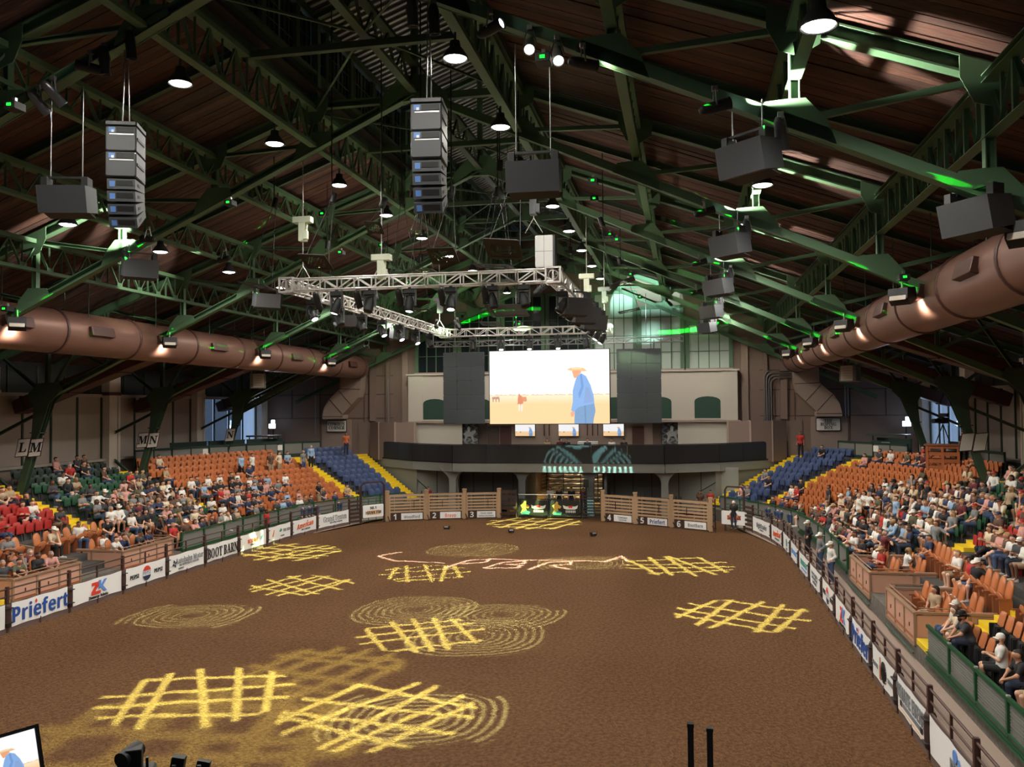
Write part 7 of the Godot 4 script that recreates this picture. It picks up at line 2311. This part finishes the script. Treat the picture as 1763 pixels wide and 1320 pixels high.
func build_people() -> void:
	for c in {"hat_white": [232, 230, 222], "hat_black": [28, 28, 30], "hat_navy": [34, 44, 70], "hat_red": [168, 40, 38], "hat_tan": [196, 170, 130], "shoe_brown": [86, 58, 40], "shoe_white": [200, 200, 198], "eye": [28, 20, 18], "lips": [150, 84, 76], "vest": [200, 44, 36]}.keys():
		var v: Array = {"hat_white": [232, 230, 222], "hat_black": [28, 28, 30], "hat_navy": [34, 44, 70], "hat_red": [168, 40, 38], "hat_tan": [196, 170, 130], "shoe_brown": [86, 58, 40], "shoe_white": [200, 200, 198], "eye": [28, 20, 18], "lips": [150, 84, 76], "vest": [200, 44, 36]}[c]
		mt(c, c8(v[0], v[1], v[2]), 0.7)
	hair_meshes()
	# nearest figures, in detail
	var R := -PI / 2
	var T := func(shirt: String, pants: String, pose: String, hair: String, skin: int, extra := {}) -> Dictionary:
		var o := {"shirt": shirt, "pants": pants, "pose": pose, "hair": hair, "skin": skin, "fine": true}
		o.merge(extra, true)
		return o
	var rail := U0 + 0.82
	person(V(rail, 0.75, 23.0), R - 0.25, T.call("white", "black shorts", "phone", "dark", 0, {"hat": "cap", "hatc": "white", "beard": true}), "sitting at the slatted green rail")
	person(V(rail + 0.05, 0.75, 26.15), R, T.call("cream", "khaki shorts", "lean", "brown", 2, {"long": true}), "between two men at the slatted rail")
	person(V(rail, 0.75, 26.7 - 0.02), R, T.call("white", "blue jeans", "lap", "brown", 1, {"hat": "cap", "hatc": "white", "beard": true}), "by the end post of the slatted rail")
	person(V(rail, 0.75, 25.35), R, T.call("charcoal", "dark jeans", "lean", "brown", 1, {"hat": "cowboy hat", "hatc": "black", "beard": true}), "at the slatted rail")
	person(V(rail + 0.1, 0.75, 21.7), R, T.call("black", "dark jeans", "lean", "dark", 1), "lowest at the slatted rail, forearms forward")
	person(V(rail + 0.1, 0.75, 20.9), R, T.call("gray", "khaki shorts", "lap", "dark", 0), "at the slatted rail beside the drinks")
	# the seated crowd
	var crowd := []
	var n := 0
	var cam := Vector3(8.91, 7.7, 0)
	free_seats.sort_custom(func(a, b): return a.at.distance_to(cam) < b.at.distance_to(cam))
	for q in free_seats:
		var d: Vector3 = q.at - cam
		var px: float = (d.x * 0.98 - d.z * 0.197) / (-d.z * 0.98 - d.x * 0.197)
		if absf(px) > 0.64: continue
		if n >= 262:
			crowd.append(q); continue
		n += 1
		var lk := random_look(q, SIT)
		var near: bool = q.at.distance_to(cam) < 34.0
		lk.fine = near
		var seat: String = "padded armchair" if q.color == "padded" else "%s seat" % q.color
		var place := "%s stand, %s row" % [side_name(q.side), words_for(q.row + 1)]
		var turn: float = q.turn + (rnd(q, 12) - 0.5) * 0.7 + (0.25 * q.side if q.s < 50 else 0.0)
		var p := person(q.at + Vector3(0, -0.02, 0), turn, lk, place, "spectators seated in the %s stand" % side_name(q.side))
		var lab: String = p.get_meta("label")
		if used_labels.has(lab):
			used_labels[lab] += 1
			p.set_meta("label", "%s, %s such" % [lab, ordinal(mini(used_labels[lab], 14))])
		else: used_labels[lab] = 1
	if crowd.size():
		crowd_stuff(crowd)
	# standing figures and staff
	var E := func(at: Vector3, turn: float, shirt: String, pants: String, pose: String, hair: String, skin: int, extra: Dictionary, lab: String) -> void:
		var o := {"shirt": shirt, "pants": pants, "pose": pose, "hair": hair, "skin": skin, "label": lab}
		o.merge(extra, true)
		person(at, turn, o, "")
	var st := [[-1.0, 52.2, 7, "light blue", "black trousers", "walk", "gray", "man in pale blue shirt standing in the orange rows near the yellow stairs"], [-1.0, 53.0, 7, "white", "dark jeans", "stand", "dark", "person in white vest over black standing among the orange rows"], [-1.0, 54.3, 7, "brown", "khaki shorts", "stand", "brown", "person in brown shirt standing in the orange row, one of three"], [-1.0, 54.9, 7, "cream", "khaki shorts", "hip", "brown", "person in cream top with long hair standing in the orange row"], [-1.0, 56.6, 7, "gray", "blue jeans", "stand", "gray", "person in gray shirt and jeans standing on the yellow stairs"], [-1.0, 57.6, 8, "light blue", "black trousers", "stand", "gray", "man in pale blue shirt standing beside the blue seats"], [-1.0, 54.0, 1, "black", "khaki shorts", "hip", "dark", "person in black shirt bending at the green panel rail"],
		[1.0, 45.4, 5, "black", "dark jeans", "stand", "gray", "man in black shirt and white cap standing in the crowd"], [1.0, 44.2, 5, "black", "black trousers", "stand", "dark", "man in black with red cap standing in the crowd"], [1.0, 45.0, 3, "navy", "dark jeans", "hip", "dark", "man in navy shirt and white cap standing before the orange rows"], [1.0, 51.5, 2, "charcoal", "dark jeans", "stand", "dark", "person in charcoal shirt standing at the lower orange rows"], [1.0, 47.0, 2, "white", "khaki shorts", "walk", "gray", "person in white shirt standing in the aisle by the lower orange rows"], [1.0, 43.0, 3, "light blue", "blue jeans", "stand", "brown", "person in light blue shirt standing in the lower crowd"]]
	for k in st.size():
		var q = st[k]
		E.call(sp(q[0], q[1], row_off(q[2]) + 0.4, row_h(q[2])), sp_turn(q[0], q[1]) + 0.3 * sin(k * 2.3), q[3], q[4], q[5], q[6], [0, 1, 1, 2, 0, 2, 1, 0, 1, 1, 3, 0, 2][k], {"long": k == 3, "hat": "cap" if k in [7, 8, 9] else "", "hatc": "red" if k == 8 else "white", "sleeves": k in [0, 5]}, q[7])
	for q in [[14.95, 45.6, "black", "black trousers", "cowboy in black shirt and white hat behind the fence, farthest of three"], [14.9, 41.3, "gray", "blue jeans", "cowboy in pale gray shirt and white hat leaning behind the fence, middle of three"], [14.95, 38.7, "white", "blue jeans", "cowboy in white shirt and white hat behind the fence, nearest of three"]]:
		E.call(V(q[0], 0.1, q[1]), R + 0.3, q[2], q[3], "hip", "brown", 0, {"hat": "cowboy hat", "hatc": "white", "sleeves": true}, q[4])
	for q in [[-15.15, 46.6, 0.1, PI / 2, "red", "black trousers", "guard in red shirt standing in the gap of the green panels"], [-9.9, 61.6, 0.1, 0.2, "red", "black trousers", "guard with red vest under the balcony behind chute gate one"], [10.6, 61.4, 0.1, -0.2, "red", "black trousers", "guard in red shirt under the balcony behind chute gate six"], [9.9, 61.0, 0.1, -0.1, "brown", "khaki shorts", "person in brown beside the guard behind chute gate six"], [16.9, 63.4, 4.1, -0.3, "red", "black trousers", "guard in black with red shirt at the end of the dark balcony"], [11.8, 54.6, 0.1, -0.4, "black", "dark jeans", "person with white cap peering behind the rodeo gate banner"], [-17.2, 63.6, 4.1, 0.4, "orange", "dark jeans", "person in orange at the corner behind the balcony wall"]]:
		E.call(V(q[0], q[2], q[1]), q[3], q[4], q[5], "stand", "dark", [3, 0, 3, 1, 4, 1, 0][int(absf(q[1])) % 7], {"hat": "cap" if q[4] == "black" else "", "hatc": "white"}, q[6])
	for q in [[-0.85, 62.4, "white", "dark jeans", "person in white top near the lit alley mouth, leftmost of four"], [-0.1, 62.0, "black", "black trousers", "tall dark figure silhouetted in the alley mouth"], [0.75, 62.3, "black", "dark jeans", "dark figure silhouetted right of the tall one in the alley mouth"], [1.65, 62.0, "maroon", "dark jeans", "figure in maroon silhouetted by the gate pole in the alley mouth"]]:
		E.call(V(q[0], 0.1, q[1]), 0.1 * q[0], q[2], q[3], "stand", "dark", 1, {}, q[4])
	for q in [[-1.25, "tan", "person in tan at the balcony bar, first from the sign side"], [-0.25, "maroon", "person in dark red at the balcony bar, second from the sign side"], [0.25, "black", "person in black at the balcony bar, third from the sign side"], [1.8, "charcoal", "person in charcoal before the white bin at the bar"], [3.6, "white", "person in white at the balcony bar past the white bin"], [4.5, "black", "person in black with dark hat at the crate-side end of the bar"]]:
		E.call(V(q[0], 3.6, 63.7), 0.0, q[1], "dark jeans", "stand", "dark", 0, {"hat": "cowboy hat" if q[0] in [4.5, -0.25] else "", "hatc": "black"}, q[2])
	E.call(V(24.2, 5.43 - 1.0, 52.2), -0.9, "black", "black trousers", "stand", "dark", 0, {}, "camera operator in black beside the broadcast camera on the orange crate")
	# drinks on the rail
	for k in 2:
		var c := thing("drink_cup", ["clear cup of red drink at the slatted rail", "white paper cup at the slatted rail"][k], "cup", V(U0 + 0.28, 1.0, 22.3 + k * 0.22))
		var m := MB.new()
		m.lathe([Vector2(0.001, 0), Vector2(0.035, 0), Vector2(0.047, 0.14), Vector2(0.044, 0.14), Vector2(0.04, 0.12), Vector2(0.001, 0.12)], 12)
		part(c, "cup", m.done(), mats.ink_red if k == 0 else mats.white)
		var ct := thing("cup_shelf", "narrow dark drinks shelf inside the slatted rail, %s" % ["under the red drink", "under the white cup"][k], "shelf", V(U0 + 0.28, 0.98, 22.3 + k * 0.22))
		blk(ct, "board", Vector3.ZERO, Vector3(0.34, 0.03, 0.21), mats.black)
		bar(ct, "bracket", Vector3(-0.1, -0.02, 0), Vector3(-0.26, -0.25, 0), 0.03, 0.03, mats.green_rail)

func crowd_stuff(list: Array) -> void:      # spectators beyond the three hundred that show largest, as one object
	var m := ArrayMesh.new()
	var f := figure("lap", false)
	var mm := MultiMesh.new()
	var add := func(src: Mesh, xf: Transform3D) -> void:
		var a: Array = src.surface_get_arrays(0)
		var b := MB.new(); var q := MB.new()
		q.v = a[Mesh.ARRAY_VERTEX]; q.n = a[Mesh.ARRAY_NORMAL]; q.i = a[Mesh.ARRAY_INDEX]
		b.append(q, xf)
		add_surface(m, b)
	add.call(f.body, Transform3D()); add.call(f.tee, Transform3D()); add.call(f.jeans, Transform3D()); add.call(unit.hair_short, Transform3D(Basis(), f.joints.head))
	var sm := mt("crowd_shirt", Color.WHITE, 0.8)
	sm.vertex_color_use_as_albedo = true
	m.surface_set_material(0, cmat("skin", "0", SKIN[0])); m.surface_set_material(1, sm)
	m.surface_set_material(2, cmat("cloth", "blue jeans", PANTS["blue jeans"])); m.surface_set_material(3, cmat("hair", "dark", HAIR.dark))
	mm.transform_format = MultiMesh.TRANSFORM_3D
	mm.use_colors = true
	mm.mesh = m
	mm.instance_count = list.size()
	for k in list.size():
		var q = list[k]
		mm.set_instance_transform(k, Transform3D(Basis(Vector3.UP, q.turn + (rnd(q, 12) - 0.5) * 0.6), q.at))
		var c: Array = SHIRTS[SHIRT_MIX[int(rnd(q, 4) * SHIRT_MIX.size())]]
		mm.set_instance_color(k, c8(c[0], c[1], c[2]).srgb_to_linear())
	var mi := MultiMeshInstance3D.new()
	mi.multimesh = mm
	put(mi, "seated_crowd")
	tag(mi, "the remaining small seated spectators in the far rows of both stands", "crowd", "", "stuff")

func build_foreground() -> void:
	# the end stand under the camera, below the picture
	var t := struct("floor_end_stand", Vector3.ZERO, "stepped end stand below the camera", "terrace")
	for k in 7:
		blk(t, "terrace_step", V(3, 5.3 - k * 0.5 - 2.0, -0.5 + k * 1.15), Vector3(20, 4.0, 1.15), mats.concrete_dark)
	for k in 2:
		var p := thing("rail_stanchion", "thin black upright post standing against the dirt, %s of two" % ["left", "right"][k], "post", V([8.92, 9.03][k], 5.3, 5.2), 0, "two thin black uprights")
		bar(p, "shaft", Vector3(0, -1.3, 0), Vector3(0, [0.52, 0.5][k], 0), 0.035, 0.035, mats.black_gloss)
		blk(p, "cap", Vector3(0, [0.53, 0.51][k], 0), Vector3(0.04, 0.02, 0.04), mats.black_gloss)
		blk(p, "foot", Vector3(0, -1.48, 0), Vector3(0.16, 0.04, 0.16), mats.black_gloss)
	var C := Vector3(8.91, 7.7, 0)
	var ray := func(px: float, py: float, d: float) -> Vector3:
		var yaw := 0.1982; var pit := 0.0283; var roll := 0.0078
		var f := Vector3(-sin(yaw) * cos(pit), sin(pit), -cos(yaw) * cos(pit))
		var r0 := Vector3(cos(yaw), 0, -sin(yaw))
		var u0 := r0.cross(f)
		return C + (f + (r0 * cos(roll) - u0 * sin(roll)) * ((px - 881.5) / 1476.0) + (r0 * sin(roll) + u0 * cos(roll)) * ((660.0 - py) / 1476.0)) * d
	# a phone held up, a hooded camera and two dark camera tops of people sitting in front
	var ph := thing("phone", "phone held up by a hand, its screen showing the cowboy picture", "phone", ray.call(-38.0, 1329.0, 1.2))
	var fz: Vector3 = (C - ph.position).normalized()
	ph.basis = Basis(Vector3.UP.cross(fz).normalized(), fz.cross(Vector3.UP.cross(fz).normalized()), fz)
	blk(ph, "phone_body", Vector3.ZERO, Vector3(0.16, 0.082, 0.01), mats.black, Basis(Vector3(0, 0, 1), 0.12))
	part(ph, "screen", screen_quad(0.148, 0.072), mats.screen_phone, Transform3D(Basis(Vector3(0, 0, 1), 0.12), Vector3(0, 0, 0.0065)))
	var cm := thing("handheld_camera", "black hooded camera top rising in front of the dirt", "camera", ray.call(220.0, 1303.0, 2.0), 0.5)
	rod(cm, "lens_hood", Vector3(-0.012, 0, 0.02), Vector3(0.02, 0.008, -0.03), 0.019, mats.black)
	blk(cm, "camera_top", Vector3(0.014, -0.004, 0), Vector3(0.036, 0.05, 0.04), mats.black)
	blk(cm, "strap_lug", Vector3(0.042, -0.02, 0), Vector3(0.006, 0.03, 0.01), mats.char)
	blk(cm, "camera_body", Vector3(0.0, -0.1, 0), Vector3(0.12, 0.14, 0.07), mats.black)
	rod(cm, "monopod", Vector3(0, -0.15, 0), Vector3(0, -1.2, 0), 0.015, mats.black)
	for k in 2:
		var b := thing("tripod_handle", "small black tripod handle tip at the lower picture edge, %s" % ["wider one", "narrow one with pale mark"][k], "tripod", ray.call([306.0, 349.0][k], 1318.0, 2.0), 0.3)
		bar(b, "handle_grip", Vector3(-0.012, -0.06, 0), Vector3(0.004, [0.022, 0.012][k], 0), [0.024, 0.016][k], 0.03, mats.black, "cham")
		blk(b, "grip_mark", Vector3(-0.004, 0.002, 0.018), Vector3(0.008, 0.014, 0.004), mats.ink_gray)
		rod(b, "stem", Vector3(-0.01, -0.06, 0), Vector3(-0.01, -1.3, 0), 0.01, mats.black)

func prototypes_free() -> void:
	pass
